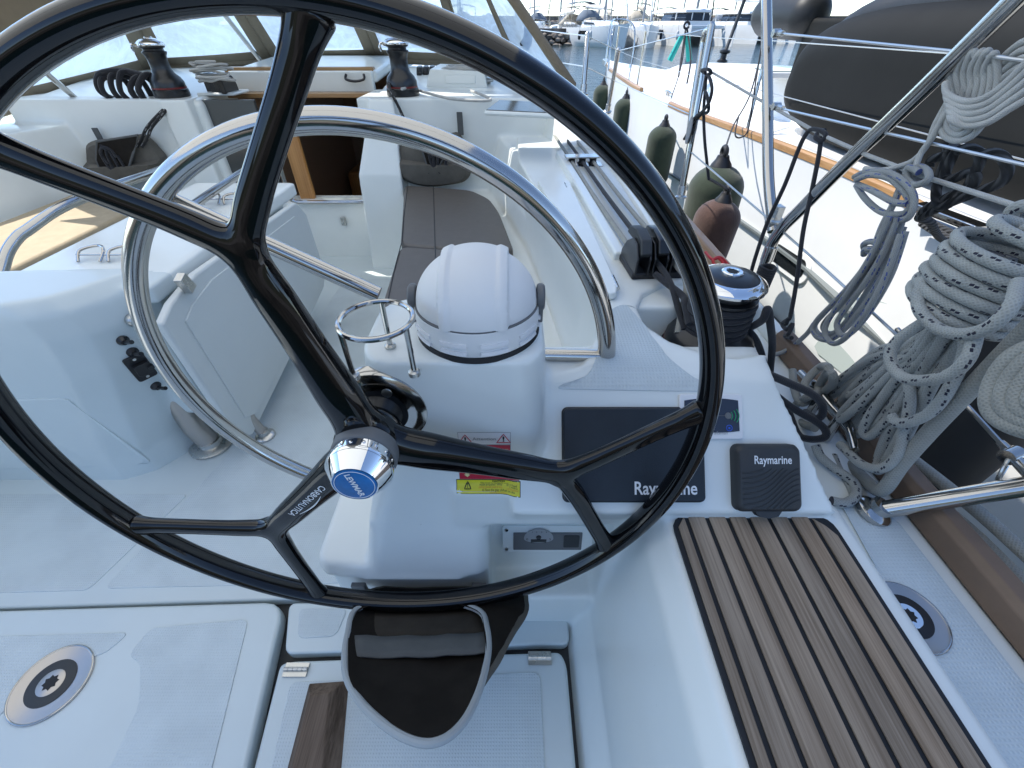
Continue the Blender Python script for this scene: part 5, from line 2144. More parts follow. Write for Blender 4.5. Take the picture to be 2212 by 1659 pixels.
# ---- deck fittings
def deck_plate(c, n, r, label, half_dark):
    t = thing("deck_plate", c, label, "deck plate", "round deck plates")
    m = M()
    m.lathe([(r, -.004), (r, .0012), (r * .97, .0032), (r * .93, .0036), (r * .90, .0026), (r * .0, .0026)], c, n, 56)
    m.build("flange", "steel_brushed", t)
    m = M()
    m.tube([c + V((r * .965 * math.cos(2 * math.pi * i / 56), r * .965 * math.sin(2 * math.pi * i / 56), .0026)) for i in range(56)], r * .028, 8, closed=True)
    m.build("rim", "steel", t)
    m = M()
    m.lathe([(r * .60, .0020), (r * .60, .0034), (r * .59, .0037), (0, .0037)], c, n, 40)
    m.build("disc", "charcoal" if not half_dark else "black_plastic", t)
    m = M()
    m.lathe([(r * .34, .0030), (r * .34, .0042), (r * .33, .0046), (0, .0046)], c, n, 32)
    m.build("centre", "steel_brushed" if not half_dark else "chrome", t)
    m = M()
    m.prism([c + V((q * math.cos(a), q * math.sin(a), .0048)) for a, q in [(math.pi * 2 * i / 16, r * (.21 if i % 2 else .15)) for i in range(16)]], (0, 0, .0005))
    m.build("star_hole", "rubber", t)
    return t


deck_plate(P(112, 1476, z=-1.1275), (0, 0, 1), .078, "round steel plate with a dark ring set in the left floor hatch", False)
deck_plate(P(1960, 1332, z=-.687), (0, 0, 1), .053, "round steel plate on the side deck, half hidden by the bench edge", True)

# ================================================================ pushpit, stanchions, lifelines
push = thing("pushpit_rail", V((.75, 1.2, -.63)), "polished steel pushpit tube rising aft from a joint on the toe rail", "guard rail", "steel tubes of the guard rails")
PX = .752
fj = P(1676, 500, x=PX)
m = M()
m.tube(spline([P(1634, 628, x=PX) + V((0, 0, -.03)), P(1652, 572, x=PX), P(1668, 525, x=PX), P(1690, 492, x=PX), P(1730, 452, x=PX), P(1830, 350, x=PX), P(2000, 188, x=PX), P(2190, 2, x=PX), P(2330, -140, x=PX)], 6), .0152, 18)
m.build("tube", "steel", push)
m = M()
q = P(1661, 548, x=PX)
r_ = (P(1672, 515, x=PX) - P(1655, 562, x=PX)).normalized()
m.tube([q - r_ * .02, q + r_ * .02], .0172, 18)
m.build("collar", "steel", push)
gate = thing("gate_tube", P(1668, 490, x=PX), "upright polished steel tube joining the pushpit near the winch", "guard rail", "steel tubes of the guard rails")
m = M()
m.tube(spline([P(1670, 500, x=PX), P(1668, 470, x=PX), P(1660, 380, x=PX), P(1658, 230, x=PX), P(1656, 60, x=PX), P(1654, -60, x=PX)], 6), .0146, 18)
m.build("tube", "steel", gate)
q = P(1673, 480, x=PX)
m = M()
m.lathe([(.013, -.018), (.013, .018)], q, (1, 0, 0), 14)
m.lathe([(.006, -.026), (.006, .026)], q, (1, 0, 0), 10)
m.box(q + V((0, .005, .02)), (.02, .03, .05))
m.build("joint", "steel_dull", gate, bevel=.002)
for v in (72, 232):
    q = P(1684, v, x=PX)
    m = M()
    m.tube([q + V((0, .03, 0)), q + V((0, -.02, 0))], .0065, 10)
    m.lathe([(.010, -.01), (.010, .01)], q + V((0, .02, 0)), (1, 0, 0), 12)
    m.build("line_fork", "steel_dull", gate)
low = thing("stern_rail", P(1885, 1105, z=-.68), "thick steel tube with a round foot on the side deck, running out to the right", "guard rail", "steel tubes of the guard rails")
f0 = P(1888, 1104, z=-.682)
f1 = P(2120, 1066, d=f0.y * CS + .30)
m = M()
sdir_ = ray(2212, 1051) * .66 - f0
m.tube([f0, f0 + sdir_ * .5, f0 + sdir_, f0 + sdir_ * 1.8], .0152, 18)
m.build("tube", "steel", low)
m = M()
m.lathe([(.030, -.006), (.030, .003), (.026, .007), (.019, .010), (.018, .022)], f0, (sdir_.normalized() * .45 + V((0, 0, .8))), 28)
m.build("foot", "steel", low)


def stan(name, b, t, r, label, extra=None):
    th_ = thing(name, b, label, "stanchion", "lifeline stanchions")
    m = M()
    m.tube([b, b.lerp(t, .5), t], r, 12)
    m.build("tube", "steel", th_)
    m = M()
    m.lathe([(.028, 0), (.028, .006), (.018, .012), (.017, .05)], b, (t - b), 16)
    m.build("foot", "steel_dull", th_)
    m = M()
    m.lathe([(.014, -.005), (.014, .01), (.008, .018)], t, (t - b), 12)
    m.build("cap", "steel_dull", th_)
    if extra:
        m = M()
        m.tube(extra, r, 12)
        m.build("brace", "steel", th_)
    return th_


sb0 = P(1470, 428, x=.752)
stt = P(1536, 60, x=.752)
stan("stanchion", sb0, stt, .0135, "steel gate stanchion of our boat with a forward brace, behind the green fender lines", spline([stt + V((0, .0, -.005)), P(1522, 78, x=.75), P(1508, 160, x=.75), P(1496, 236, x=.75), P(1488, 300, x=.75)], 4))
s2b, s2t = P(1312, 242, x=.66), P(1336, 110, x=.66)
stan("stanchion", s2b, s2t, .0135, "thin steel stanchion of our boat left of the neighbour's bow")
s3b, s3t = P(1260, 206, x=.40), P(1269, 78, x=.40)
stan("stanchion", s3b, s3t, .0135, "farthest steel stanchion of our boat beside the spray hood edge")


def wire(label, pts, r=.0028, ma="wire", group="lifelines and stays", cat="lifeline", name="lifeline"):
    m = M()
    m.tube(pts, r, 8)
    return tag(m.build(name, ma), label, cat, group)


wire("upper bright lifeline in front of the grey dinghy", [P(1684, 72, x=PX), P(2050, 110, x=PX), P(2330, 145, x=PX)], .0026)
wire("lower bright lifeline in front of the grey dinghy", [P(1684, 234, x=PX), P(2212, 356, x=PX), P(2380, 395, x=PX)], .0026)
wire("white line with coils and knots hanging on it, below the dinghy", [P(1541, 158, x=PX), P(1655, 224, x=PX), P(1772, 290, x=PX), P(1880, 338, x=PX), P(1985, 378, x=PX), P(2180, 440, x=PX), P(2300, 480, x=PX)], .0042, "rope_white")
wire("upper lifeline from the gate stanchion forward to the bow", [stt, s2t, s3t, V((-.5, 8.5, .03))], .0026)
wire("lower lifeline from the gate stanchion forward to the bow", [sb0.lerp(stt, .52), s2b.lerp(s2t, .55), s3b.lerp(s3t, .5), V((-.5, 8.5, -.3))], .0026)
wire("thin wire low along the gap between the hulls", [P(1494, 330, x=.752), P(1657, 470, x=.752), P(1792, 590, x=.76), P(1929, 716, x=.77), P(2010, 800, x=.78)], .0030)
# wire with turnbuckle at the right
wt = thing("turnbuckle_wire", P(2033, 815, x=.86), "steel wire with a turnbuckle and split fork at the right edge", "turnbuckle")
w0, w1, w2 = P(2030, 812, x=.80), P(2160, 955, x=.80), P(2220, 1020, x=.80)
m = M()
m.tube([w0 + (w0 - w1) * .9, w0, w1], .0046, 10)
m.build("rod", "steel", wt)
m = M()
m.tube([w1, w1.lerp(w2, .5), w2, w2 + (w2 - w1) * .5], [.006, .009, .009, .009], 12)
m.lathe([(.013, -.011), (.013, .011)], w1.lerp(w2, .45), (1, .3, .2), 14)
m.build("fork", "steel", wt)
m = M()
m.tube(arcpts(w1.lerp(w2, .55) + V((0, 0, -.02)), .022, 0, 5.8, 20, V((.7, .5, .1)).normalized(), V((0, .3, .9)).normalized()), .0028, 8)
m.build("split_ring", "steel_dull", wt)

# ================================================================ rope coils hanging on the guard rails
def hank(name, label, top, n, L, spread, r, ma, wraps, wr_r, seed, wrap_z=0.0, pitch=2.05, lean=0.0, ysh=0.0, openf=1.0, group="rope coils hanging on the guard rails", extra=()):
    rr = random.Random(seed)
    t = thing(name, top, label, "rope coil", group)
    m = M()
    for i in range(n):
        f = (i + .5) / n * 2 - 1
        l = L * rr.uniform(.74, 1.08)
        w_ = spread * f + rr.uniform(-.012, .012)
        hw = rr.uniform(.014, .03) * openf
        dx = rr.uniform(-.022, .022)
        a, b = top + V((dx * 1.2 - .010, w_ * .26 - .008, .052)), top + V((dx * 1.2 + .010, w_ * .26 + .008, .052))
        bt = top + V((dx + lean, ysh + w_, -l))
        k = rr.uniform(-.6, .6)
        hd = V((math.sin(k), math.cos(k), 0)) * hw
        pts = [a, top + V((dx * .6, w_ * .30 - hw * .4, -.10)), top.lerp(bt, .55) - hd * 1.0, top.lerp(bt, .85) - hd * 1.15, bt - hd * .75 + V((0, 0, -.002)), bt + V((0, 0, -.022 * openf)), bt + hd * .75, top.lerp(bt, .85) + hd * 1.15, top.lerp(bt, .55) + hd * 1.0, top + V((dx * .6, w_ * .30 + hw * .4, -.10)), b]
        m.tube(spline(pts, 7), r, 12)
    m.build("strands", ma, t, smooth=60)
    if wraps:
        m = M()
        pts = []
        for i in range(wraps * 18 + 1):
            a = 2 * math.pi * i / 18 + .6
            rad_ = wr_r * (1 + .07 * math.sin(i * .37 + seed)) + .001 * (i % 5)
            pts.append(V((rad_ * .82 * math.cos(a), rad_ * math.sin(a), wrap_z - pitch * r * i / 18 + .004 * math.sin(a * 1.0 + 1))))
        q0 = pts[0]
        head = []
        for i in range(30):
            a = .6 - 2 * math.pi * i / 18
            k = 1 - i / 30 * .85
            head.append(V((q0.length * 0 + wr_r * k * .82 * math.cos(a), wr_r * k * math.sin(a), wrap_z + .003 + .022 * min(1, i / 14))))
        pts = list(reversed(head)) + pts
        pts.append(pts[-1] + V((0, -.02, -.03)))
        zx = V((.15, .02, 1)).normalized()
        yx = zx.cross(V((1, 0, 0))).normalized()
        xx = yx.cross(zx)
        pts = [top + xx * p.x + yx * p.y + zx * p.z for p in pts]
        m.tube(spline(pts, 2), r, 12)
        m.build("wraps", ma, t, smooth=60)
    for e_ in extra:
        m = M()
        m.tube(spline(e_, 9), r, 12)
        m.build("loose_turn", ma, t, smooth=60)
    return t


# big flecked dock line at the right
XC = .66
bt_ = P(2098, 640, x=XC)
lo = [
    [P(2010, 590, x=.62), P(1985, 632, x=.60), P(1988, 672, x=.59), P(2030, 712, x=.585), P(2085, 722, x=.58), P(2140, 705, x=.58), P(2185, 660, x=.59), P(2200, 610, x=.62)],
    [P(2005, 690, x=.61), P(1940, 735, x=.60), P(1922, 775, x=.59), P(1945, 812, x=.585), P(1990, 822, x=.58), P(2050, 810, x=.58), P(2090, 775, x=.58), P(2108, 722, x=.59)],
    [P(2090, 720, x=.63), P(2075, 790, x=.63), P(2030, 870, x=.63), P(1985, 905, x=.63), P(1940, 914, x=.63), P(1925, 898, x=.63)],
    [P(1958, 790, x=.66), P(1966, 860, x=.655), P(1955, 925, x=.65), P(1940, 980, x=.65), P(1905, 1012, x=.65), P(1860, 1002, x=.65), P(1815, 960, x=.66)],
    [P(1800, 985, x=.68), P(1815, 1020, x=.67), P(1838, 1052, x=.66), P(1842, 1078, x=.655), P(1815, 1086, x=.65), P(1790, 1082, x=.65)],
]
hank("rope_coil", "big grey flecked dock line coil, finished with thick wraps, at the right", bt_, 15, .36, .108, .0082, "rope_fleck", 6, .064, 11, wrap_z=.070, openf=.5, lean=.03, ysh=.06, extra=lo)
# rope lead from the big coil to the top right
rope("dock_line", [P(2150, 690, x=.70), P(2185, 640, x=.71), P(2205, 590, x=.72), P(2196, 545, x=.72), P(2180, 500, x=.70), P(2184, 462, x=.69), P(2205, 446, x=.69), P(2240, 450, x=.7)], .0088, "rope_fleck", "flecked rope end looping at the right edge above the big coil", group="loose dock lines")
rope("dock_line", [P(2300, 640, x=.62), P(2212, 722, x=.64), P(2110, 826, x=.65), P(2020, 920, x=.66), P(1950, 1000, x=.665), P(1917, 1048, x=.67), P(1900, 1060, x=.675), P(1880, 1048, x=.685), P(1840, 1010, x=.70), P(1800, 985, x=.71), P(1770, 960, x=.71)], .0115, "rope_grey", "thick plain grey rope running diagonally down to the side deck", group="loose dock lines")
rope("dock_line", [P(1882, 928, x=.80), P(1960, 985, x=.81), P(2050, 1055, x=.82), P(2130, 1120, x=.83), P(2230, 1210, x=.84)], .0115, "rope_grey", "thick grey rope hanging outside the toe rail, upper of the pair", group="loose dock lines")
rope("dock_line", [P(1868, 948, x=.80), P(1950, 1030, x=.80), P(2030, 1092, x=.81), P(2110, 1160, x=.82), P(2230, 1280, x=.83)], .0115, "rope_grey", "thick grey rope hanging outside the toe rail, lower of the pair", group="loose dock lines")
rope("dock_line", [P(1762, 962, z=-.66), P(1772, 985, z=-.67), P(1800, 1010, z=-.675), P(1842, 1040, z=-.675), P(1850, 1068, z=-.675), P(1828, 1086, z=-.675), P(1796, 1082, z=-.675)], .0088, "rope_fleck", "flecked rope tail curled on the side deck beside the dash", group="loose dock lines")
# knot on the cleat
ck = P(1745, 840, z=-.60)
m = M()
kp = [(1712, 800), (1716, 840), (1730, 870), (1752, 858), (1782, 812), (1790, 795), (1774, 792), (1748, 815), (1738, 838), (1770, 848), (1798, 830), (1796, 806), (1776, 820), (1764, 850), (1740, 860), (1716, 880), (1726, 910), (1760, 925)]
m.tube(spline([P(u, v, x=.685 - .02 * (i % 3)) for i, (u, v) in enumerate(kp)], 7), .0085, 12)
tag(m.build("cleat_knot", "rope_grey"), "grey rope knotted over the stern cleat beside the winch tails", "rope knot")
m = M()
cc_ = P(1775, 905, z=-.66)
m.tube(spline([cc_ + V((-.02, -.12, .035)), cc_ + V((0, -.06, .04)), cc_ + V((0, 0, .04)), cc_ + V((0, .06, .04)), cc_ + V((-.0, .12, .035))], 5), [.008, .011, .012, .011, .008], 12)
for dy in (-.035, .035):
    m.tube([cc_ + V((0, dy, -.025)), cc_ + V((0, dy, .04))], .010, 12)
tag(m.build("cleat", "steel"), "steel mooring cleat on the side deck under the knotted rope", "cleat")

# grey coil with thin blue flecks on the white line
ct = P(1935, 405, x=.735)
ex = [
    [P(1985, 372, x=.73), P(1962, 362, x=.73), P(1958, 385, x=.73), P(1975, 400, x=.72), P(2005, 388, x=.72), P(2002, 368, x=.74), P(1978, 362, x=.745), P(1950, 395, x=.73), P(1930, 440, x=.72), P(1905, 490, x=.72), P(1890, 530, x=.72)],
    [P(1850, 388, x=.73), P(1880, 378, x=.72), P(1920, 385, x=.72), P(1950, 410, x=.72), P(1966, 440, x=.72), P(1950, 462, x=.72), P(1905, 458, x=.72), P(1870, 430, x=.73), P(1850, 400, x=.74)],
    [P(1846, 382, x=.75), P(1870, 372, x=.73), P(1915, 372, x=.72), P(1955, 395, x=.715), P(1975, 430, x=.715), P(1962, 470, x=.715), P(1925, 478, x=.72)],
    [P(1852, 398, x=.74), P(1885, 412, x=.715), P(1930, 436, x=.71), P(1960, 440, x=.715)],
    [P(1868, 540, x=.735), P(1866, 528, x=.725), P(1880, 522, x=.715), P(1900, 526, x=.715), P(1902, 538, x=.72), P(1886, 546, x=.725), P(1870, 540, x=.73)],
    [P(1866, 550, x=.735), P(1870, 538, x=.722), P(1898, 540, x=.715), P(1900, 550, x=.72)],
    # long hanging bights
    [P(1930, 470, x=.72), P(1900, 530, x=.72), P(1850, 600, x=.72), P(1800, 655, x=.72), P(1766, 690, x=.72), P(1756, 712, x=.72), P(1768, 730, x=.72), P(1795, 733, x=.72), P(1830, 705, x=.725), P(1880, 640, x=.725), P(1920, 565, x=.73), P(1948, 480, x=.73)],
    [P(1935, 470, x=.735), P(1905, 535, x=.735), P(1860, 605, x=.735), P(1815, 660, x=.735), P(1786, 690, x=.735), P(1778, 708, x=.735), P(1790, 720, x=.735), P(1812, 712, x=.735), P(1850, 665, x=.735), P(1895, 590, x=.735), P(1935, 500, x=.735)],
    [P(1925, 470, x=.745), P(1895, 540, x=.745), P(1840, 615, x=.745), P(1785, 672, x=.745), P(1760, 704, x=.745), P(1775, 726, x=.745), P(1802, 728, x=.745), P(1845, 690, x=.745), P(1900, 610, x=.745), P(1952, 490, x=.745)],
    [P(1938, 470, x=.71), P(1908, 545, x=.71), P(1868, 612, x=.71), P(1826, 668, x=.71), P(1808, 700, x=.71), P(1818, 724, x=.71), P(1842, 716, x=.71), P(1882, 668, x=.712), P(1926, 590, x=.715), P(1956, 500, x=.72)],
    [P(1922, 468, x=.70), P(1886, 545, x=.70), P(1836, 625, x=.70), P(1790, 690, x=.70), P(1782, 722, x=.70), P(1800, 742, x=.70), P(1828, 728, x=.70), P(1870, 676, x=.70), P(1912, 600, x=.705), P(1946, 505, x=.71)],
    [P(1758, 700, x=.75), P(1742, 722, x=.75), P(1712, 748, x=.74), P(1688, 762, x=.72), P(1662, 768, x=.69)],
]
ct_ = hank("rope_coil", "grey coil with thin blue flecks knotted on the white line, hanging in long bights", ct, 0, .4, .05, .0058, "rope_blue_fleck", 0, .03, 5, extra=ex)
# white coil at the top right
wc = P(2090, 170, x=.76)
ex = []
for i in range(6):
    q = i / 5
    ex.append([P(2060 + 14 * i, 205 - 4 * i, x=.77), P(2052 + 15 * i, 160 - 2 * i, x=.76), P(2070 + 15 * i, 112 + 5 * (i % 2), x=.75), P(2082 + 14 * i, 116 + 6 * (i % 3), x=.757), P(2086 + 14 * i, 170, x=.765), P(2076 + 14 * i, 215, x=.77)])
for i in range(5):
    ex.append([P(2042 + 3 * i, 180 + 13 * i, x=.745), P(2047 + 2 * i, 204 + 13 * i, x=.735 - .003 * i), P(2085, 219 + 13 * i, x=.73), P(2130, 210 + 14 * i, x=.73), P(2180, 172 + 16 * i, x=.735), P(2236, 112 + 22 * i, x=.74), P(2252, 84 + 20 * i, x=.75), P(2206, 92 + 17 * i, x=.76), P(2162, 128 + 15 * i, x=.77)])
for i in range(4):
    ex.append([P(2052 + 10 * i, 225, x=.755), P(2034 + 13 * i, 262, x=.75), P(2040 + 12 * i, 292 - 9 * i, x=.75), P(2068 + 4 * i, 304 - 13 * i, x=.75), P(2102 - 4 * i, 292 - 13 * i, x=.75), P(2130 - 9 * i, 255, x=.75), P(2142 - 9 * i, 222, x=.755)])
ex.append([P(2050, 215, x=.755), P(2020, 270, x=.75), P(2005, 310, x=.75), P(1975, 345, x=.75), P(1940, 360, x=.745), P(1900, 368, x=.74), P(1868, 364, x=.74)])
ex.append([P(2060, 222, x=.75), P(2030, 268, x=.745), P(2012, 300, x=.745), P(1990, 330, x=.745), P(1975, 368, x=.74)])
hank("rope_coil", "white coiled line hanging at the top right in front of the dinghy", wc, 0, .2, .05, .0050, "rope_white", 0, .03, 6, extra=ex)
# black laid rope
ex = [
    [P(2062, 312, x=.80), P(2040, 335, x=.80), P(2012, 345, x=.80), P(2006, 362, x=.80)],
    [P(2048, 306, x=.80), P(2046, 340, x=.80), P(2030, 380, x=.80), P(2022, 420, x=.80), P(2030, 445, x=.80), P(2050, 440, x=.80), P(2085, 410, x=.80), P(2105, 375, x=.80), P(2118, 340, x=.80), P(2100, 322, x=.80), P(2070, 325, x=.80), P(2052, 350, x=.80), P(2040, 385, x=.80), P(2062, 385, x=.80), P(2095, 372, x=.80), P(2108, 385, x=.80), P(2096, 405, x=.80), P(2060, 420, x=.80), P(2020, 440, x=.81), P(2000, 452, x=.82), P(1988, 465, x=.84)],
    [P(2118, 334, x=.80), P(2150, 332, x=.80), P(2170, 345, x=.80), P(2176, 370, x=.80), P(2160, 395, x=.80), P(2110, 415, x=.80), P(2060, 435, x=.80), P(2010, 458, x=.82), P(1985, 470, x=.84)],
    [P(1985, 470, x=.84), P(2010, 480, x=.9), P(2020, 500, x=1.0), P(2040, 520, x=1.2), P(2090, 540, x=1.5), P(2160, 570, x=1.8)],
]
hank("rope_coil", "black twisted rope looped over the lower lifeline before the dinghy", P(2060, 340, x=.8), 0, .2, .05, .0082, "rope_laid", 0, .03, 8, extra=ex)
# big grey coil at the right edge
eg = V((0, 0, 0))
ex = []
for i in range(4):
    q = i * 31
    ex.append([P(2260 + q, 740, x=.60), P(2190 + q, 770 + q * .3, x=.59), P(2150 + q, 820 + q * .2, x=.585), P(2138 + q, 870, x=.58), P(2160 + q, 905 - q * .2, x=.58), P(2220 + q, 930 - q * .3, x=.58), P(2300 + q, 930, x=.58)])
hank("rope_coil", "thick plain grey coil cut by the right edge of the view", P(2230, 820, x=.6), 0, .2, .05, .0105, "rope_grey", 0, .03, 9, extra=ex)

# black fender lanyard tied to the white line
ex = [
    [P(1618, 605, x=.70), P(1632, 555, x=.70), P(1658, 480, x=.71), P(1695, 400, x=.72), P(1722, 330, x=.735), P(1738, 295, x=.745), P(1752, 280, x=.75), P(1772, 282, x=.75), P(1784, 292, x=.75), P(1774, 304, x=.745), P(1762, 296, x=.74), P(1770, 284, x=.755), P(1782, 282, x=.76)],
    [P(1774, 296, x=.75), P(1768, 340, x=.745), P(1752, 420, x=.74), P(1735, 500, x=.735), P(1722, 600, x=.73), P(1708, 680, x=.725), P(1702, 690, x=.72), P(1698, 700, x=.73)],
    [P(1702, 690, x=.72), P(1690, 700, x=.73), P(1700, 712, x=.72), P(1712, 700, x=.735), P(1704, 720, x=.72), P(1696, 726, x=.73), P(1710, 730, x=.72)],
]
hank("fender_lanyard", "thin black cord knotted on the white line with two hanging ends", P(1774, 290, x=.75), 0, .2, .05, .0052, "rope_black", 0, .03, 10, group="black cords on the rails", extra=ex)
m = M()
kk = P(1650, 600, x=.72)
for i in range(9):
    z = -.03 + .0075 * i
    m.tube([kk + V((.0195 * math.cos(2 * math.pi * j / 14), .0195 * math.sin(2 * math.pi * j / 14), z + .002 * math.sin(j))) for j in range(14)], .0048, 8, closed=True)
tag(m.build("cord_whipping", "rope_black"), "black cord whipped round the pushpit foot behind the winch", "cord", "black cords on the rails")
ex = [
    [P(1524, 158, x=.74), P(1516, 152, x=.74), P(1530, 150, x=.73), P(1536, 158, x=.74), P(1526, 166, x=.74), P(1523, 200, x=.745), P(1520, 240, x=.75), P(1522, 300, x=.76), P(1527, 350, x=.78), P(1531, 386, x=.80)],
    [P(1530, 160, x=.74), P(1538, 190, x=.73), P(1532, 220, x=.73), P(1518, 240, x=.735), P(1500, 256, x=.74), P(1484, 290, x=.745), P(1478, 300, x=.75)],
    [P(1526, 160, x=.75), P(1522, 190, x=.745), P(1528, 210, x=.74), P(1530, 240, x=.745), P(1512, 250, x=.75), P(1494, 280, x=.75)],
]
hank("fender_lanyard", "black cords tied to our gate stanchion, one holding the brown fender", P(1526, 158, x=.745), 0, .2, .05, .0058, "rope_black", 0, .03, 10, group="black cords on the rails", extra=ex)
pb = thing("snatch_block", P(1492, 285, x=.74), "grey metal pulley block hanging at our gate stanchion", "pulley")
m = M()
q0, q1 = P(1500, 262, x=.74), P(1488, 300, x=.74)
for s in (-1, 1):
    m.prism([q0.lerp(q1, .5) + V((s * .008, .022 * math.cos(t), .05 * math.sin(t))) for t in [2 * math.pi * i / 20 for i in range(20)]], (s * .004, 0, 0))
m.build("cheek", "aluminium", pb)
m = M()
m.lathe([(.018, -.006), (.014, 0), (.018, .006)], q0.lerp(q1, .5), (1, 0, 0), 18)
m.build("sheave", "charcoal", pb)
rope("red_lanyard", [P(1524, 545, z=-.55), P(1538, 560, z=-.54), P(1552, 558, z=-.54), P(1562, 570, z=-.55), P(1548, 575, z=-.55), P(1540, 562, z=-.54), P(1556, 556, z=-.54), P(1575, 575, z=-.56), P(1582, 588, z=-.57)], .0042, "red_line", "short red cord knotted on the side deck behind the wheel rim", "cord")


# ================================================================ fenders
def fender(c, r, l, ma, label, line, eye="black_plastic", tilt=(0, 0, 1)):
    t = thing("fender", c, label, "fender", "fenders between the boats")
    ax_ = V(tilt).normalized()
    m = M()
    pf = [(0.0, -l / 2)] + [(r * math.cos(a) ** .7, -l / 2 + r * .75 * (1 - math.sin(a)) * 1.0) for a in [math.radians(q) for q in (80, 60, 40, 20, 0)]][::1]
    pr_ = []
    for i in range(9):
        a = math.pi / 2 * i / 8
        pr_.append((r * math.sin(a), -l / 2 + r * .8 * (1 - math.cos(a))))
    for i in range(8, -1, -1):
        a = math.pi / 2 * i / 8
        pr_.append((max(r * math.sin(a), r * .30), l / 2 - r * .9 * (1 - math.cos(a))))
    m.lathe(pr_, c, ax_, 32)
    m.build("body", ma, t)
    m = M()
    top = c + ax_ * l / 2
    m.lathe([(r * .40, -r * .12), (r * .36, .0), (r * .25, r * .16), (r * .2, r * .3)], top, ax_, 20)
    u_ = V((0, 1, 0))
    m.tube(arcpts(top + ax_ * r * .40, r * .17, 0, 2 * math.pi - .01, 20, u_, ax_), r * .09, 10)
    m.build("eye", eye, t)
    m = M()
    m.tube(spline([top + ax_ * r * .45] + line, 6), .006, 8)
    m.build("line", "rope_black", t)
    return t


c = P(1545, 478, x=1.08)
fender(c + V((0, 0, -.10)), .115, .42, "fender_brown", "brown fuzzy fender with a black eye, hanging below our rail", [P(1531, 386, x=.80)], tilt=(.05, 0, 1))
c = P(1543, 425, x=1.46)
fender(c + V((0, 0, -.12)), .185, .66, "fender_green", "largest green fuzzy fender, behind the brown one", [P(1585, 270, x=1.75), P(1620, 205, x=1.95), P(1646, 105, x=2.1)], tilt=(-.03, .05, 1))
c = P(1422, 340, x=1.62)
fender(c, .15, .62, "fender_green", "dark green fender in the middle of the row along the neighbour's hull", [P(1440, 240, x=1.9), P(1470, 150, x=2.0), P(1482, 70, x=2.05)])
c = P(1345, 262, x=1.68)
fender(c, .15, .60, "fender_green", "dark green fender half hidden by the wheel rim, second from the neighbour's bow", [P(1362, 150, x=1.9), P(1378, 82, x=2.0)])
c = P(1299, 224, x=1.72)
fender(c, .17, .62, "fender_green", "dark green fender nearest the neighbour's bow", [P(1312, 140, x=1.9), P(1328, 58, x=2.0)])
t0, t1 = P(2240, 660, x=1.55), P(1960, 985, x=1.35)
fc_ = (t0 + t1) / 2
fender(V((1.52, fc_.y, fc_.z - .05)), .17, 1.15, "fender_black", "long black fender hanging upright against the neighbour's hull at the right", [V((1.6, fc_.y - .1, -.4))], tilt=(.06, .0, 1))


# ================================================================ neighbouring yacht
ny = thing("neighbour_yacht", (4.0, 3.0, WATER), "white sailing yacht moored alongside on the right with a varnished toe rail", "sailing yacht")
ST = [(10.75, 1.95, -.60), (10.4, 1.86, -.61), (9.6, 1.76, -.63), (8.6, 1.72, -.65), (7.4, 1.72, -.68), (6.5, 1.745, -.70), (5.4, 1.80, -.71), (4.2, 1.95, -.712), (3.5, 2.02, -.715), (2.9, 2.07, -.718), (2.4, 2.06, -.72), (1.8, 1.98, -.725), (1.0, 2.05, -.73), (0, 2.22, -.74), (-2, 2.45, -.76), (-4, 2.7, -.78)]


def xc(y):
    return 1.97 + (10.75 - y) * .255 if y > 2.5 else 1.97 + 8.25 * .255 + (2.5 - y) * .07


rings = []
for y, xp, z in ST:
    c = max(xc(y), xp + .01)
    hw = c - xp
    rg = []
    for fx, zz in ((1.0, z), (.998, z - .02), (.995, z - .25), (.99, z - .6), (.975, WATER + .12), (.96, WATER - .05), (.8, WATER - .35), (0.02, WATER - .4)):
        rk = .25 * max(0, (z - zz)) if y > 10 else 0
        rg.append(V((c - hw * fx + (0 if y < 9 else (z - zz) * .10), y - rk, zz)))
    rings.append(rg + [V((2 * c - p.x, p.y, p.z)) for p in reversed(rg)])
m = M()
n_ = len(rings[0])
fs = []
vs = [p for r in rings for p in r]
for i in range(len(rings) - 1):
    for j in range(n_ - 1):
        fs.append((i * n_ + j, i * n_ + j + 1, (i + 1) * n_ + j + 1, (i + 1) * n_ + j))
m.add(vs, fs)
m.build("hull", "neighbour_white", ny, fix=True, smooth=50)
m = M()
rows = []
for y, xp, z in ST:
    c = max(xc(y), xp + .01)
    hw = c - xp
    rows.append([V((c + hw * f * .997, y, z - .004 + .06 * (1 - f * f))) for f in (-1, -.93, -.8, -.5, 0, .5, .8, .93, 1)])
m.grid(rows)
m.build("deck", "neighbour_white", ny, fix=True, smooth=50)


def strip(pts_fn, ys_, sec_, name, ma, bev=.004):
    m = M()
    rr = []
    for y in ys_:
        x, z = pts_fn(y)
        rr.append([V((x + a, y, z + b)) for a, b in sec_])
    m.loft(rr)
    return m.build(name, ma, ny, bevel=bev, fix=True)


def sheer(y):
    for (y0, x0, z0), (y1, x1, z1) in zip(ST, ST[1:]):
        if y1 <= y <= y0:
            t = (y0 - y) / (y0 - y1)
            t_ = t
            return x0 + (x1 - x0) * t_, z0 + (z1 - z0) * t_
    return ST[-1][1], ST[-1][2]


def fine(a, b, n=14):
    return [a + (b - a) * i / n for i in range(n + 1)]


tr_sec = [(-.004, -.005), (-.002, .036), (.012, .046), (.036, .046), (.048, .036), (.05, -.005)]
strip(sheer, fine(10.6, 6.95), tr_sec, "toe_rail", "varnish")
strip(sheer, fine(5.75, 2.2, 20), tr_sec, "toe_rail", "varnish")
strip(lambda y: (sheer(y)[0] + .012, sheer(y)[1] - .60), fine(6, -3), [(-.026, 0), (-.026, .018), (.03, .018), (.03, 0)], "rubbing_strake", "boot_stripe", 0)


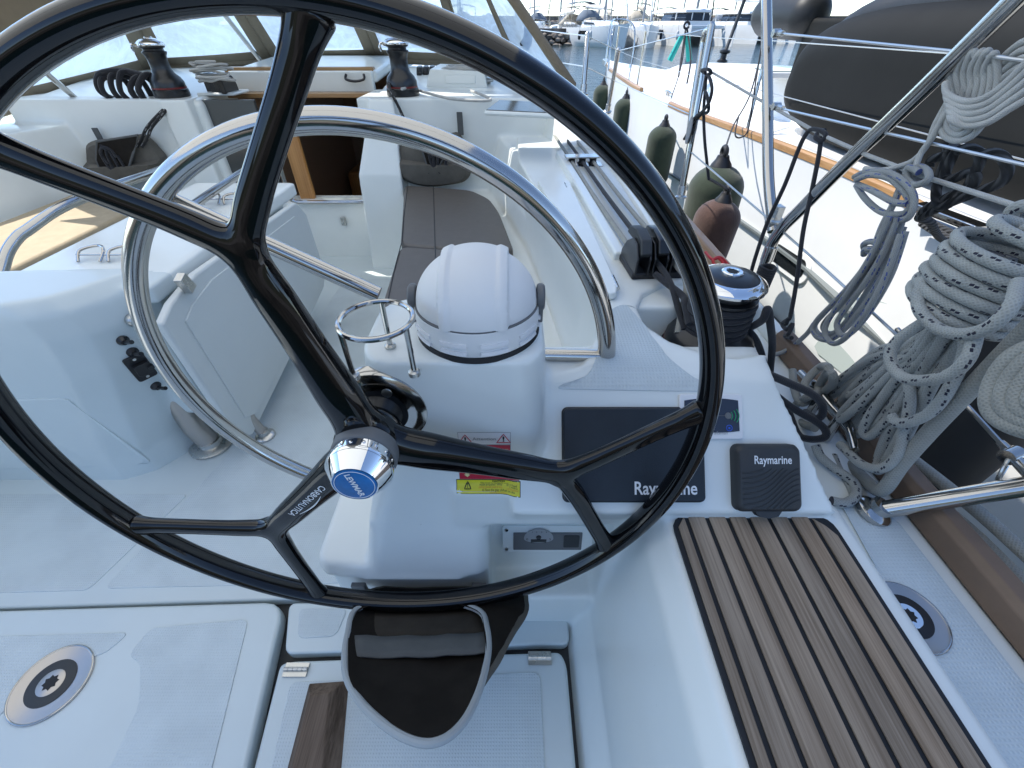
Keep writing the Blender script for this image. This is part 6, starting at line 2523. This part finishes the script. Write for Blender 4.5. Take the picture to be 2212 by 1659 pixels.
def hullx(y, z):
    x, zs = sheer(y)
    c = xc(y)
    hw = c - x
    dz = zs - z
    f = 1.0
    for (d0, f0), (d1, f1) in zip(((0, 1.0), (.02, .998), (.25, .995), (.6, .99), (1.0, .975), (1.17, .96), (1.5, .8)), ((.02, .998), (.25, .995), (.6, .99), (1.0, .975), (1.17, .96), (1.5, .8), (1.6, .6))):
        if d0 <= dz <= d1:
            f = f0 + (f1 - f0) * (dz - d0) / (d1 - d0)
    return c - hw * f


for (z0, z1, ma, nm) in ((WATER + .01, WATER + .05, "boot_stripe", "boot_stripe"), (WATER - .35, WATER + .0, "antifoul", "bottom_paint")):
    m = M()
    m.grid([[V((hullx(y, z) - .004, y, z)) for z in (z0, (z0 + z1) / 2, z1)] for y in fine(8.5, -3.9, 24)])
    m.build(nm, ma, ny)


def onhull(u, v, off=.004):
    r = ray(u, v)
    t = 1.2
    while t < 9:
        p = r * t
        if -3.9 < p.y < 10 and p.x > hullx(p.y, p.z) - off:
            return p
        t += .004
    return r * 2.5


m = M()
q = [onhull(1847, 668), onhull(1900, 628), onhull(1990, 658), onhull(2042, 688), onhull(1990, 700), onhull(1955, 720), onhull(1900, 752), onhull(1866, 735)]
m.prism([p for p in (onhull(1760, 748), onhull(1835, 640), onhull(1860, 634), onhull(2010, 690), onhull(2020, 705), onhull(1900, 850), onhull(1880, 855), onhull(1768, 765))], (-.004, 0, 0))
m.build("hull_window", "hull_panel", ny, bevel=.002)
# portlight in the hull
pc_ = onhull(1706, 563)
pl = thing("portlight", pc_, "dark oblong portlight with a white frame in the neighbour's hull", "portlight")
hy = (onhull(1745, 590) - onhull(1672, 540)).normalized()
hz = V((0, 0, 1))
m = M()
pw_ = (onhull(1752, 594) - onhull(1668, 536)).length
ph_ = abs(onhull(1706, 530).z - onhull(1706, 602).z)
m.prism(rpoly(pc_, hy, hz, pw_, ph_, ph_ * .4, 8), (-.014, 0, 0))
m.build("frame", "neighbour_white", pl, bevel=.006, fix=True)
m = M()
m.prism(rpoly(pc_ - V((.013, 0, 0)), hy, hz, pw_ * .80, ph_ * .66, ph_ * .24, 8), (-.004, 0, 0))
m.build("pane", "glass_dark", pl, fix=True)

# coachroof with deck hatch
m = M()
rr = []
for y, hw, zt in ((8.7, .10, -.60), (8.3, .30, -.56), (7.6, .46, -.44), (6.6, .62, -.40), (5.4, .82, -.37), (4.0, 1.02, -.33), (2.6, 1.12, -.28), (1.0, 1.15, -.25), (-1, 1.15, -.25)):
    c = xc(y)
    rr.append([V((c - hw - .08, y, -.72)), V((c - hw, y, zt - .05)), V((c - hw + .08, y, zt)), V((c, y, zt + .03)), V((c + hw - .08, y, zt)), V((c + hw, y, zt - .05)), V((c + hw + .08, y, -.72))])
m.loft(rr)
m.build("coachroof", "neighbour_white", ny, fix=True, smooth=60)
hc_ = P(1698, 166, z=-.37)
m = M()
m.prism(rpoly(hc_ + V((0, 0, .0)), (1, -.1, 0), (.1, 1, 0), .60, .52, .08), (0, 0, .05))
o = m.build("deck_hatch", "neighbour_white", ny, bevel=.012)
m = M()
m.prism(rpoly(hc_ + V((0, 0, .05)), (1, -.1, 0), (.1, 1, 0), .50, .42, .06), (0, 0, .006))
g_ = m.build("hatch_glass", "glass_dark")
g_.parent = o
# cleats and chainplates on the deck
for (u, v) in ((1425, 208), (1372, 176)):
    p = P(u, v, z=-.69)
    p.x += .10
    m = M()
    m.tube(spline([p + V((0, -.13, .04)), p + V((0, -.05, .05)), p + V((0, .05, .05)), p + V((0, .13, .04))], 5), .012, 10)
    for dy in (-.04, .04):
        m.tube([p + V((0, dy, -.03)), p + V((0, dy, .05))], .012, 10)
    m.build("deck_cleat", "steel", ny)
# white hard top / awning over the neighbour's cockpit
m = M()
rows = []
for i in range(11):
    t = i / 10
    rows.append([V((2.75 + 3.0 * t, 5.6 - 6.5 * s, .40 + .25 * math.sin(math.pi * t) + .22 * s)) for s in (0, .2, .4, .6, .8, 1)])
m.grid(rows)
m.build("awning", "sail_white", ny, solid=.01)
m = M()
m.tube([P(1566, 114, y=9.6), P(1580, 77, y=9.7), P(1608, 0, y=9.85), V((4.4, 6.0, 14.0))], .030, 12)
m.build("furled_jib", "charcoal", ny)
m = M()
q = P(1566, 112, y=9.6)
m.lathe([(.03, -.16), (.09, -.15), (.09, -.12), (.05, -.10), (.05, -.03), (.09, -.01), (.09, .02), (.03, .04)], q, (.05, .03, 1), 20)
m.build("furling_drum", "black_plastic", ny)
m = M()
m.tube([V((4.15, 4.6, -.3)), V((4.3, 4.4, 15))], .09, 16)
m.build("mast", "aluminium", ny)
# neighbour's guard rails
tops = []
for k, y in enumerate((9.3, 7.3, 5.2, 4.15, 1.2)):
    x, z = sheer(y)
    b = V((x + .05, y, z))
    t_ = b + V((.0 if k != 3 else -.0, .10 if k == 3 else 0, .62))
    tops.append(t_)
    m = M()
    m.tube([b, t_], .0125, 10)
    m.lathe([(.03, 0), (.025, .012), (.016, .03)], b, (0, 0, 1), 14)
    m.build("stanchion", "steel", ny)
for f in (1.0, .5):
    m = M()
    ln = []
    for t_ in [V((2.0, 10.8, .02))] + tops:
        q = V(t_)
        q.z -= .62 * (1 - f)
        ln.append(q)
    m.tube(ln, .0032, 6)
    m.build("guard_wire", "wire", ny)
m = M()
b1, b2 = V((1.80, 10.2, -.60)), V((2.3, 10.2, -.60))
m.tube(spline([b1, b1 + V((.02, .1, .5)), b1 + V((.1, .35, .66)), V((2.05, 10.95, .08)), b2 + V((-.1, .35, .66)), b2 + V((0, .1, .5)), b2], 6), .014, 10)
m.tube(spline([V((1.72, 9.4, -.62)), V((1.74, 9.6, -.1)), V((1.85, 10.4, .05))], 5), .014, 10)
m.build("bow_pulpit", "steel", ny)
m = M()
m.box((1.98, 11.0, -.60), (.14, .5, .09), Matrix.Rotation(.06, 3, 'X'))
m.build("anchor_roller", "steel_dull", ny, bevel=.01)
for (u0, v0, u1, v1, u2, v2) in ((1568, 318, 1622, 205, 1690, 20), (1600, 300, 1628, 200, 1660, 90)):
    pass
m = M()
q0, q1 = P(1582, 288, z=-.71), P(1632, 128, y=4.3)
m.tube(spline([P(1596, 250, y=4.2), P(1588, 290, y=4.0), P(1600, 297, y=4.0), P(1616, 280, y=4.05), P(1628, 205, y=4.15), P(1640, 130, y=4.3), P(1652, 60, y=4.4)], 6), .006, 8)
tag(m.build("halyard_loop", "rope_black"), "black line looped down at the neighbour's gate stanchion", "rope")
for k, (u0, v0, u1, v1) in enumerate(((1460, 168, 1512, 58), (1408, 212, 1416, 58))):
    pass
gl_ = thing("green_tie", P(1483, 66, y=6.5), "black cord with turquoise ends knotted on the neighbour's lifeline", "cord")
g0 = P(1482, 62, y=6.5)
m = M()
m.tube(spline([P(1466, 165, y=6.0), P(1474, 110, y=6.3), g0, P(1487, 80, y=6.45), P(1492, 130, y=6.2), P(1484, 180, y=6.0)], 6), .010, 8)
m.tube([g0 + V((.03 * math.cos(t), 0, .03 * math.sin(t) + .03)) for t in [i * .5 for i in range(13)]], .012, 8)
m.build("cord", "rope_black", gl_)
m = M()
for s in (-1, 1):
    m.tube([g0 + V((.03 * s, 0, -.06)), g0 + V((.12 * s, 0, -.30))], [.03, .035], 8)
m.build("ends", "turquoise", gl_)

# ---- dinghy stowed on its side on the neighbour's deck
dg_ = thing("inflatable_dinghy", (2.4, 2.6, -.70), "big dark grey inflatable dinghy stowed on its side on the neighbour's deck", "dinghy")
Y1, Y0, Z0, Z1 = 4.42, -.2, -.70, .10


def dout(k, dx):
    """outline of the dinghy seen from our side, shrunk by k"""
    pts = []
    for i in range(72):
        a = 2 * math.pi * i / 72
        ca, sa_ = math.cos(a), math.sin(a)
        ey, ez = (1.25, .40)
        y = abs(ca) ** .80 * (1 if ca > 0 else -1)
        z = abs(sa_) ** .62 * (1 if sa_ > 0 else -1)
        cy = Y1 - ey
        yy = cy + y * (ey - k) if ca > 0 else (cy - abs(y) * (cy - Y0))
        zc = (Z0 + Z1) / 2 + .04 * (Y1 - max(yy, 0)) / 4 - (.05 if yy < 2 else 0) * 0
        zz = zc + z * (ez - k)
        pts.append(V((dx + .10 * (zz - Z0), yy, zz)))
    return pts


m = M()
m.loft([dout(.30, 2.23), dout(.22, 2.225), dout(.13, 2.24), dout(.06, 2.28), dout(.02, 2.33), dout(.0, 2.40), dout(.01, 2.48), dout(.06, 2.56), dout(.16, 2.62)])
m.build("hull", "dinghy_grey", dg_, smooth=60, fix=True)
m = M()
tp_ = []
for i in range(41):
    t = i / 40
    y = Y1 - .75 - (Y1 - .75 + .2) * t
    tp_.append(V((2.44 + .12, y, .065 + .035 * math.sin(min(1, t * 4) * math.pi / 2) + .03 * t)))
tp_ = [V((2.50, Y1 - .18, -.22)), V((2.52, Y1 - .32, -.06)), V((2.54, Y1 - .52, .03))] + tp_
m.tube(spline(tp_, 3), .115, 24)
m.build("top_tube", "dinghy_tube", dg_, smooth=60)
for y in (3.05, 1.7):
    m = M()
    m.tube([V((2.56 + .1165 * math.sin(a), y + .004 * math.sin(a * 3), .10 + .03 * (Y1 - y) / 4 + .1165 * math.cos(a))) for a in [math.radians(q) for q in range(-100, 60, 10)]], .006, 6)
    m.build("tube_seam", "dinghy_grey", dg_)
m = M()
ft = [P(1772, 34, x=3.0), P(1740, 26, x=3.0), P(1690, 22, x=3.0), P(1600, 14, x=3.0)]
fe = P(1745, 34, x=3.0)
m.lathe([(.20 * math.sin(a), -.20 * math.cos(a)) for a in [math.radians(q) for q in range(0, 91, 9)]] + [(.20, .75), (.15, .90), (.0, .96)], fe, (-.05, 1, .02), 28)
m.build("far_tube", "dinghy_tube", dg_, smooth=60)
m = M()
m.loft([[V((2.95, y, z)) for y, z in ((4.3, -.66), (5.6, -.66), (5.6, .06), (4.7, .06))], [V((3.3, y, z)) for y, z in ((4.3, -.66), (5.6, -.66), (5.6, .06), (4.7, .06))]])
m.build("transom", "dinghy_grey", dg_, bevel=.05, fix=True)

# long black laid mooring line and shackle bar on the neighbour's deck
p0 = P(1985, 470, z=-.70)
rope("mooring_line", [P(1985, 465, z=-.69), P(2030, 492, z=-.70), P(2090, 522, z=-.70), P(2160, 560, z=-.70), P(2250, 610, z=-.70)], .016, "rope_laid", "black twisted mooring line lying along the neighbour's deck edge, inner strand", group="neighbour's black mooring lines")
rope("mooring_line", [P(1992, 482, z=-.70), P(2040, 512, z=-.70), P(2100, 545, z=-.70), P(2150, 575, z=-.70)], .016, "rope_laid", "black twisted mooring line lying along the neighbour's deck edge, outer strand", group="neighbour's black mooring lines")
m = M()
a, b = P(1980, 452, z=-.685), P(2105, 500, z=-.685)
m.prism([a + V((-.03, 0, 0)), a + V((.05, .03, 0)), b + V((.05, .0, 0)), b + V((-.03, -.02, 0))], (0, 0, .03))
tag(m.build("track_bar", "steel", bevel=.006, fix=True), "flat steel track plate on the neighbour's deck under the black rope", "deck track")

# ================================================================ harbour behind
def mono(name, label, loc, yaw, L, B, F, canvas, mast_h, seed, group="yachts moored across the harbour", sail=True):
    rr = random.Random(seed)
    t = thing(name, (0, 0, WATER), label, "sailing boat", group)
    t.location = (0, 0, 0)
    m = M()
    rings = []
    for y, w_, f in ((L / 2, .02, 1.12), (L * .46, .16, 1.09), (L * .38, .45, 1.05), (L * .22, .80, 1.0), (0, 1.0, .95), (-L * .25, .98, .93), (-L * .5, .86, .93)):
        rg = []
        for fx, fz in ((1.0, 1.0), (.99, .7), (.93, .3), (.85, 0), (.5, -.25)):
            rg.append(V((-B / 2 * w_ * fx, y - (.35 * (1 - fz) if y > L * .4 else 0), F * f * fz)))
        rings.append(rg + [V((-p.x, p.y, p.z)) for p in reversed(rg)])
    m.loft(rings)
    m.build("hull", "neighbour_white", t, fix=True, smooth=40)
    m = M()
    rings = []
    for y, w_, h_ in ((L * .30, .10, .02), (L * .26, .30, .25), (L * .12, .55, .42), (-L * .08, .68, .50), (-L * .15, .68, .50)):
        rings.append([V((-B / 2 * w_, y, F * .9)), V((-B / 2 * w_ * .92, y, F + h_)), V((B / 2 * w_ * .92, y, F + h_)), V((B / 2 * w_, y, F * .9))])
    m.loft(rings)
    m.build("cabin", "neighbour_white", t, fix=True, smooth=40)
    for s in (-1, 1):
        m = M()
        m.prism([V((s * B / 2 * .60, L * .08, F + .12)), V((s * B / 2 * .68, -L * .10, F + .14)), V((s * B / 2 * .66, -L * .10, F + .36)), V((s * B / 2 * .585, L * .06, F + .28))], (s * .03, 0, 0))
        m.build("cabin_window", "glass_dark", t, fix=True)
        m = M()
        m.prism([V((s * B / 2 * .995, L * .05, F * .62)), V((s * B / 2 * 1.0, L * -.06, F * .62)), V((s * B / 2 * 1.0, -L * .06, F * .78)), V((s * B / 2 * .995, L * .05, F * .78))], (s * .02, 0, 0))
        m.build("hull_window", "glass_dark", t, fix=True)
    m = M()
    m.grid([[V((x * B * .36, -L * .12 + .1 * i, F + .45 + h_ * (1 - abs(x) ** 3))) for x in (-1, -.8, -.4, 0, .4, .8, 1)] for i, h_ in ((0, .3), (-8, .95), (-16, 1.0))])
    m.build("spray_hood", canvas, t, solid=.02)
    m = M()
    m.grid([[V((x * B * .40, -L * .32 - .2 * i, F + 1.9 + .25 * (1 - abs(x) ** 2.5))) for x in (-1, -.8, -.4, 0, .4, .8, 1)] for i in range(8)])
    m.build("bimini", canvas, t, solid=.02)
    for y in (-L * .32, -L * .42):
        m = M()
        m.tube([V((-B * .40, y, F)), V((-B * .40, y, F + 1.88)), V((0, y, F + 2.12)), V((B * .40, y, F + 1.88)), V((B * .40, y, F))], .025, 6)
        m.build("bimini_bow", "steel", t)
    m = M()
    m.tube([V((0, L * .08, F)), V((0, L * .05, mast_h))], .11, 10)
    m.build("mast", "aluminium", t)
    m = M()
    for f in (.40, .68):
        m.tube([V((-1.0, L * .06, mast_h * f)), V((1.0, L * .06, mast_h * f))], .035, 6)
    m.build("spreader", "aluminium", t)
    m = M()
    m.tube([V((0, L * .07, F + 1.5)), V((0, -L * .10, F + 1.6)), V((0, -L * .28, F + 1.7))], [.17, .20, .14], 10)
    m.build("boom_cover", "sail_white" if seed % 2 else canvas, t)
    m = M()
    m.tube([V((0, L * .47, F * 1.1 + .3)), V((0, L * .26, mast_h * .5)), V((0, L * .06, mast_h * .95))], .07, 8)
    m.build("furled_jib", "sail_white" if seed % 3 else "charcoal", t)
    m = M()
    for s in (-1, 1):
        m.tube([V((s * B * .48, 0, F)), V((s * 1.0, L * .06, mast_h * .68)), V((0, L * .05, mast_h * .98))], .012, 5)
    m.tube([V((0, -L * .49, F)), V((0, L * .05, mast_h))], .012, 5)
    m.build("rigging", "rigging_grey", t)
    m = M()
    for s in (-1, 1):
        pts = [V((s * B / 2 * w_ * .96, y, F * f + .62)) for y, w_, f in ((L * .47, .14, 1.09), (L * .38, .45, 1.05), (L * .22, .80, 1.0), (0, 1.0, .95), (-L * .25, .98, .93), (-L * .48, .86, .93))]
        m.tube(pts, .014, 5)
        for p in pts:
            m.tube([p, p - V((0, 0, .62))], .018, 5)
    m.build("guard_rail", "steel", t)
    t.location = (loc[0], loc[1], WATER)
    for c in t.children:
        c.matrix_parent_inverse = Matrix.Identity(4)
    t.rotation_euler = (0, 0, yaw)
    return t


def cat(name, label, loc, yaw, L, B, seed, group="catamarans moored across the harbour"):
    t = thing(name, (0, 0, 0), label, "catamaran", group)
    F = 1.85
    for s in (-1, 1):
        m = M()
        rings = []
        for y, w_ in ((L / 2, .04), (L * .47, .16), (L * .36, .5), (L * .15, .9), (-L * .2, 1), (-L * .5, .9)):
            rg = [V((-.95 * w_ * fx, y, fz * F)) for fx, fz in ((1, 1), (.95, .6), (.75, .15), (.7, -.2))]
            rings.append([p + V((s * (B / 2 - .95), 0, 0)) for p in rg + [V((-p.x, p.y, p.z)) for p in reversed(rg)]])
        m.loft(rings)
        m.build("hull", "neighbour_white", t, fix=True, smooth=40)
        m = M()
        xo = s * (B / 2 - .95 + .93)
        m.prism([V((xo, L * .08, F * .62)), V((xo, -L * .2, F * .62)), V((xo, -L * .2, F * .76)), V((xo, L * .08, F * .76))], (s * .03, 0, 0))
        m.build("hull_window", "glass_dark", t, fix=True)
    m = M()
    m.bb(-B / 2 + 1.2, B / 2 - 1.2, -L * .48, L * .18, .85, F - .03)
    m.bb(-B / 2 + 1.2, B / 2 - 1.2, L * .33, L * .36, F - .35, F - .05)
    m.build("bridge_deck", "neighbour_white", t, bevel=.05)
    m = M()
    m.loft([[V((x, y, z)) for x, y in ((-B * .36, -L * .42), (B * .36, -L * .42), (B * .36, L * .02), (B * .22, L * .16), (-B * .22, L * .16), (-B * .36, L * .02))] for z in (F - .05, F + .35)])
    m.build("cabin_base", "neighbour_white", t, fix=True)
    m = M()
    m.loft([[V((x * q, y * (1 if y < 0 else q), z)) for x, y in ((-B * .355, -L * .2), (B * .355, -L * .2), (B * .355, L * .02), (B * .215, L * .155), (-B * .215, L * .155), (-B * .355, L * .02))] for z, q in ((F + .36, 1.0), (F + 1.05, .9))])
    m.build("cabin_window", "glass_dark", t, fix=True, smooth=0)
    m = M()
    for x in (-.30, -.1, .1, .30):
        m.box((x * B, L * .16 * .93 if abs(x) < .2 else L * .06, F + .70), (.10, .12, .75))
    m.build("window_post", "neighbour_white", t)
    m = M()
    m.loft([[V((x * q, y * q, z)) for x, y in ((-B * .36, -L * .44), (B * .36, -L * .44), (B * .36, L * .02), (B * .22, L * .15), (-B * .22, L * .15), (-B * .36, L * .02))] for z, q in ((F + 1.05, .95), (F + 1.12, 1.0), (F + 1.3, .97), (F + 1.42, .8))])
    m.build("cabin_roof", "neighbour_white", t, fix=True)
    m = M()
    m.grid([[V((x * B * .2, -L * .10 - .25 * i, F + 2.9 + .2 * (1 - x * x))) for x in (-1, -.5, 0, .5, 1)] for i in range(8)])
    m.build("bimini", "far_beige_canvas", t, solid=.03)
    for y in (-L * .10, -L * .24):
        m = M()
        m.tube([V((-B * .2, y, F + 1.3)), V((-B * .2, y, F + 2.88)), V((0, y, F + 3.08)), V((B * .2, y, F + 2.88)), V((B * .2, y, F + 1.3))], .03, 6)
        m.build("bimini_bow", "steel", t)
    m = M()
    m.tube([V((0, L * .1, F + 1.2)), V((0, L * .08, 19))], .14, 10)
    m.build("mast", "aluminium", t)
    m = M()
    m.tube([V((0, L * .09, F + 2.4)), V((0, -L * .15, F + 2.6)), V((0, -L * .36, F + 2.7))], [.22, .28, .18], 10)
    m.build("boom_cover", "sail_white", t)
    m = M()
    m.tube([V((0, L * .42, F + .3)), V((0, L * .1, 17.5))], .08, 8)
    m.build("furled_jib", "charcoal", t)
    m = M()
    for s in (-1, 1):
        m.tube([V((s * (B / 2 - .3), L * .45, F + .62)), V((s * (B / 2 - .05), 0, F + .62)), V((s * (B / 2 - .1), -L * .45, F + .62))], .014, 5)
        m.tube([V((s * (B / 2 - .2), 0, F)), V((0, L * .08, 17))], .014, 5)
    m.build("guard_rail", "steel", t)
    t.location = (loc[0], loc[1], WATER)
    for c in t.children:
        c.matrix_parent_inverse = Matrix.Identity(4)
    t.rotation_euler = (0, 0, yaw)
    return t


RD = math.radians
GY = "yachts moored across the harbour"
b1_ = mono("moored_yacht", "white yacht across the water with grey canvas, left of the pale-hooded yacht", (9.7, 61.5), RD(180 + 22), 11.5, 3.9, 1.75, "far_blue_canvas", 15.5, 1)
b2_ = mono("moored_yacht", "white yacht with beige hood, between the grey-canvas yacht and the first catamaran", (14.3, 61.5), RD(180 - 4), 11.8, 3.9, 1.65, "far_beige_canvas", 16.5, 2)
b3_ = mono("moored_yacht", "yacht behind the stone quay with a beige hood, leftmost across the water", (6.4, 70), RD(20), 11.0, 3.8, 1.4, "far_beige_canvas", 15.0, 3)
cat("moored_catamaran", "white catamaran with a dark band of cabin windows, nearer the middle of the far row", (21.0, 66), RD(180 + 8), 12.5, 7.0, 4)
cat("moored_catamaran", "white catamaran at the right end of the far row, behind the steel tube", (31.5, 74), RD(180 + 12), 13, 7.4, 5)
for i, (x, y, yw, lab) in enumerate(((3.2, 78, 170, "yacht of the second row, its mast left above the stone quay"), (12.0, 79, 185, "yacht of the second row, its mast rising between the two nearer yachts"), (17.6, 80, 176, "yacht of the second row, its mast left of the first catamaran's cabin"), (24.5, 82, 190, "yacht of the second row, its mast right of the first catamaran's cabin"), (28.3, 83, 180, "yacht of the second row, its mast between the two catamarans"), (37.5, 84, 175, "yacht of the second row beyond the last catamaran"), (8.4, 80, 178, "yacht of the second row, its mast over the beige hood behind the quay"), (15.0, 86, 182, "farthest yacht of the second row, its mast just right of the beige-hooded yacht's"), (21.2, 85, 174, "yacht of the second row, its mast over the first catamaran's cabin"), (33.5, 86, 186, "yacht of the second row, its mast over the last catamaran"))):
    c = copy_tree((b1_, b2_, b3_)[i % 3], (x, y, WATER), lab)
    c.rotation_euler = (0, 0, RD(yw))
    c["group"] = "yachts of the second row across the harbour"
for i, (x, y, yw, lab) in enumerate(((-6, 66, 182, "yacht seen milky through the spray hood windows, right one"), (-14, 68, 176, "yacht seen milky through the spray hood windows, middle one"), (-24, 70, 184, "yacht seen milky through the spray hood windows, left one"), (-36, 72, 184, "yacht seen milky through the port side window"))):
    c = copy_tree((b2_, b1_)[i % 2], (x, y, WATER), lab)
    c.rotation_euler = (0, 0, RD(yw))
# fenders of the far boats
for i, (x, y, ma, lab) in enumerate(((7.2, 58.6, "fender_black", "small black fender at the left side of the grey-canvas yacht"), (8.2, 57.2, "fender_white", "small pale fender on the bow side of the grey-canvas yacht"), (12.2, 59.5, "fender_black", "small black fender between the grey-canvas and beige-hooded yachts"), (16.2, 59.6, "fender_black", "small black fender between the beige-hooded yacht and the first catamaran"), (18.0, 59.7, "fender_white", "small pale fender on the left hull of the first catamaran"), (23.2, 60.2, "fender_white", "small pale fender on the right hull of the first catamaran"))):
    t = thing("far_fender", (x, y, WATER + 1.0), lab, "fender", "fenders of the far boats")
    m = M()
    m.lathe([(0, -.4), (.13, -.33), (.15, -.1), (.15, .2), (.11, .33), (.04, .4), (0, .42)], (x, y, WATER + 1.0), (0, 0, 1), 12)
    m.build("body", ma, t)
    m = M()
    m.tube([V((x, y, WATER + 1.4)), V((x, y + .25, WATER + 2.2))], .015, 5)
    m.build("line", "rope_black", t)


def rocks(name, label, catg, x0, x1, y, top, rows_, size, seed):
    rr = random.Random(seed)
    m = M()
    x = x0
    while x < x1:
        for r_ in range(rows_):
            c = V((x + rr.uniform(-.4, .4) * size, y + (rows_ - r_) * -.5 * size + rr.uniform(-.3, .3) * size, WATER - .3 + (top - WATER) * (r_ + .3) / rows_ + rr.uniform(-.2, .2) * size))
            s_ = size * rr.uniform(.7, 1.25)
            vs_, fs_ = [], []
            bm = bmesh.new()
            bmesh.ops.create_icosphere(bm, subdivisions=1, radius=s_ * .62)
            for v in bm.verts:
                q = v.co * rr.uniform(.75, 1.15)
                vs_.append(c + V((q.x * 1.15, q.y, q.z * .8)))
            fs_ = [[v.index for v in f.verts] for f in bm.faces]
            bm.free()
            m.add(vs_, fs_)
        x += size * .85
    o = m.build(name, "rock", None, smooth=0)
    return tag(o, label, catg)


o = rocks("breakwater", "rough stone breakwater wall behind the far boats", "breakwater", -70, 85, 92, 1.35, 3, 1.5, 11)
m = M()
m.bb(-90, 110, 93, 98, WATER - 1, 1.15)
wl_ = m.build("breakwater_core", "rock", smooth=0)
wl_.parent = o
o2 = rocks("stone_quay", "low stone quay left of the far yachts", "quay", -1.0, 8.0, 65, -.35, 3, .7, 12)
m = M()
m.bb(-1.2, 8.2, 65, 67, WATER - 1, -.3)
m.build("quay_core", "rock", smooth=0).parent = o2


# ================================================================ unseen shore added astern to darken reflections in steel and gelcoat
m = M()
m.bb(-80, 80, -40, -5.5, WATER - 2, -.75)
tag(m.build("quay", "rock", None, smooth=0), "unseen stone quay added astern for the reflections", "quay", kind='structure')
m = M()
rows = []
rr = random.Random(4)
for j in range(7):
    t = j / 6
    rows.append([V((-400 + 800 * i / 40, -120 - 160 * t, -2 + (46 + 26 * math.sin(i * .55) + rr.uniform(-5, 5)) * t)) for i in range(41)])
m.grid(rows)
mat("unseen_hill", (0.10, 0.10, 0.06), 0.95, var=0.5, vscale=0.05)
tag(m.build("unseen_hill", "unseen_hill", None), "unseen dry scrubby hillside added astern for the reflections", "unseen_hill", kind='structure')
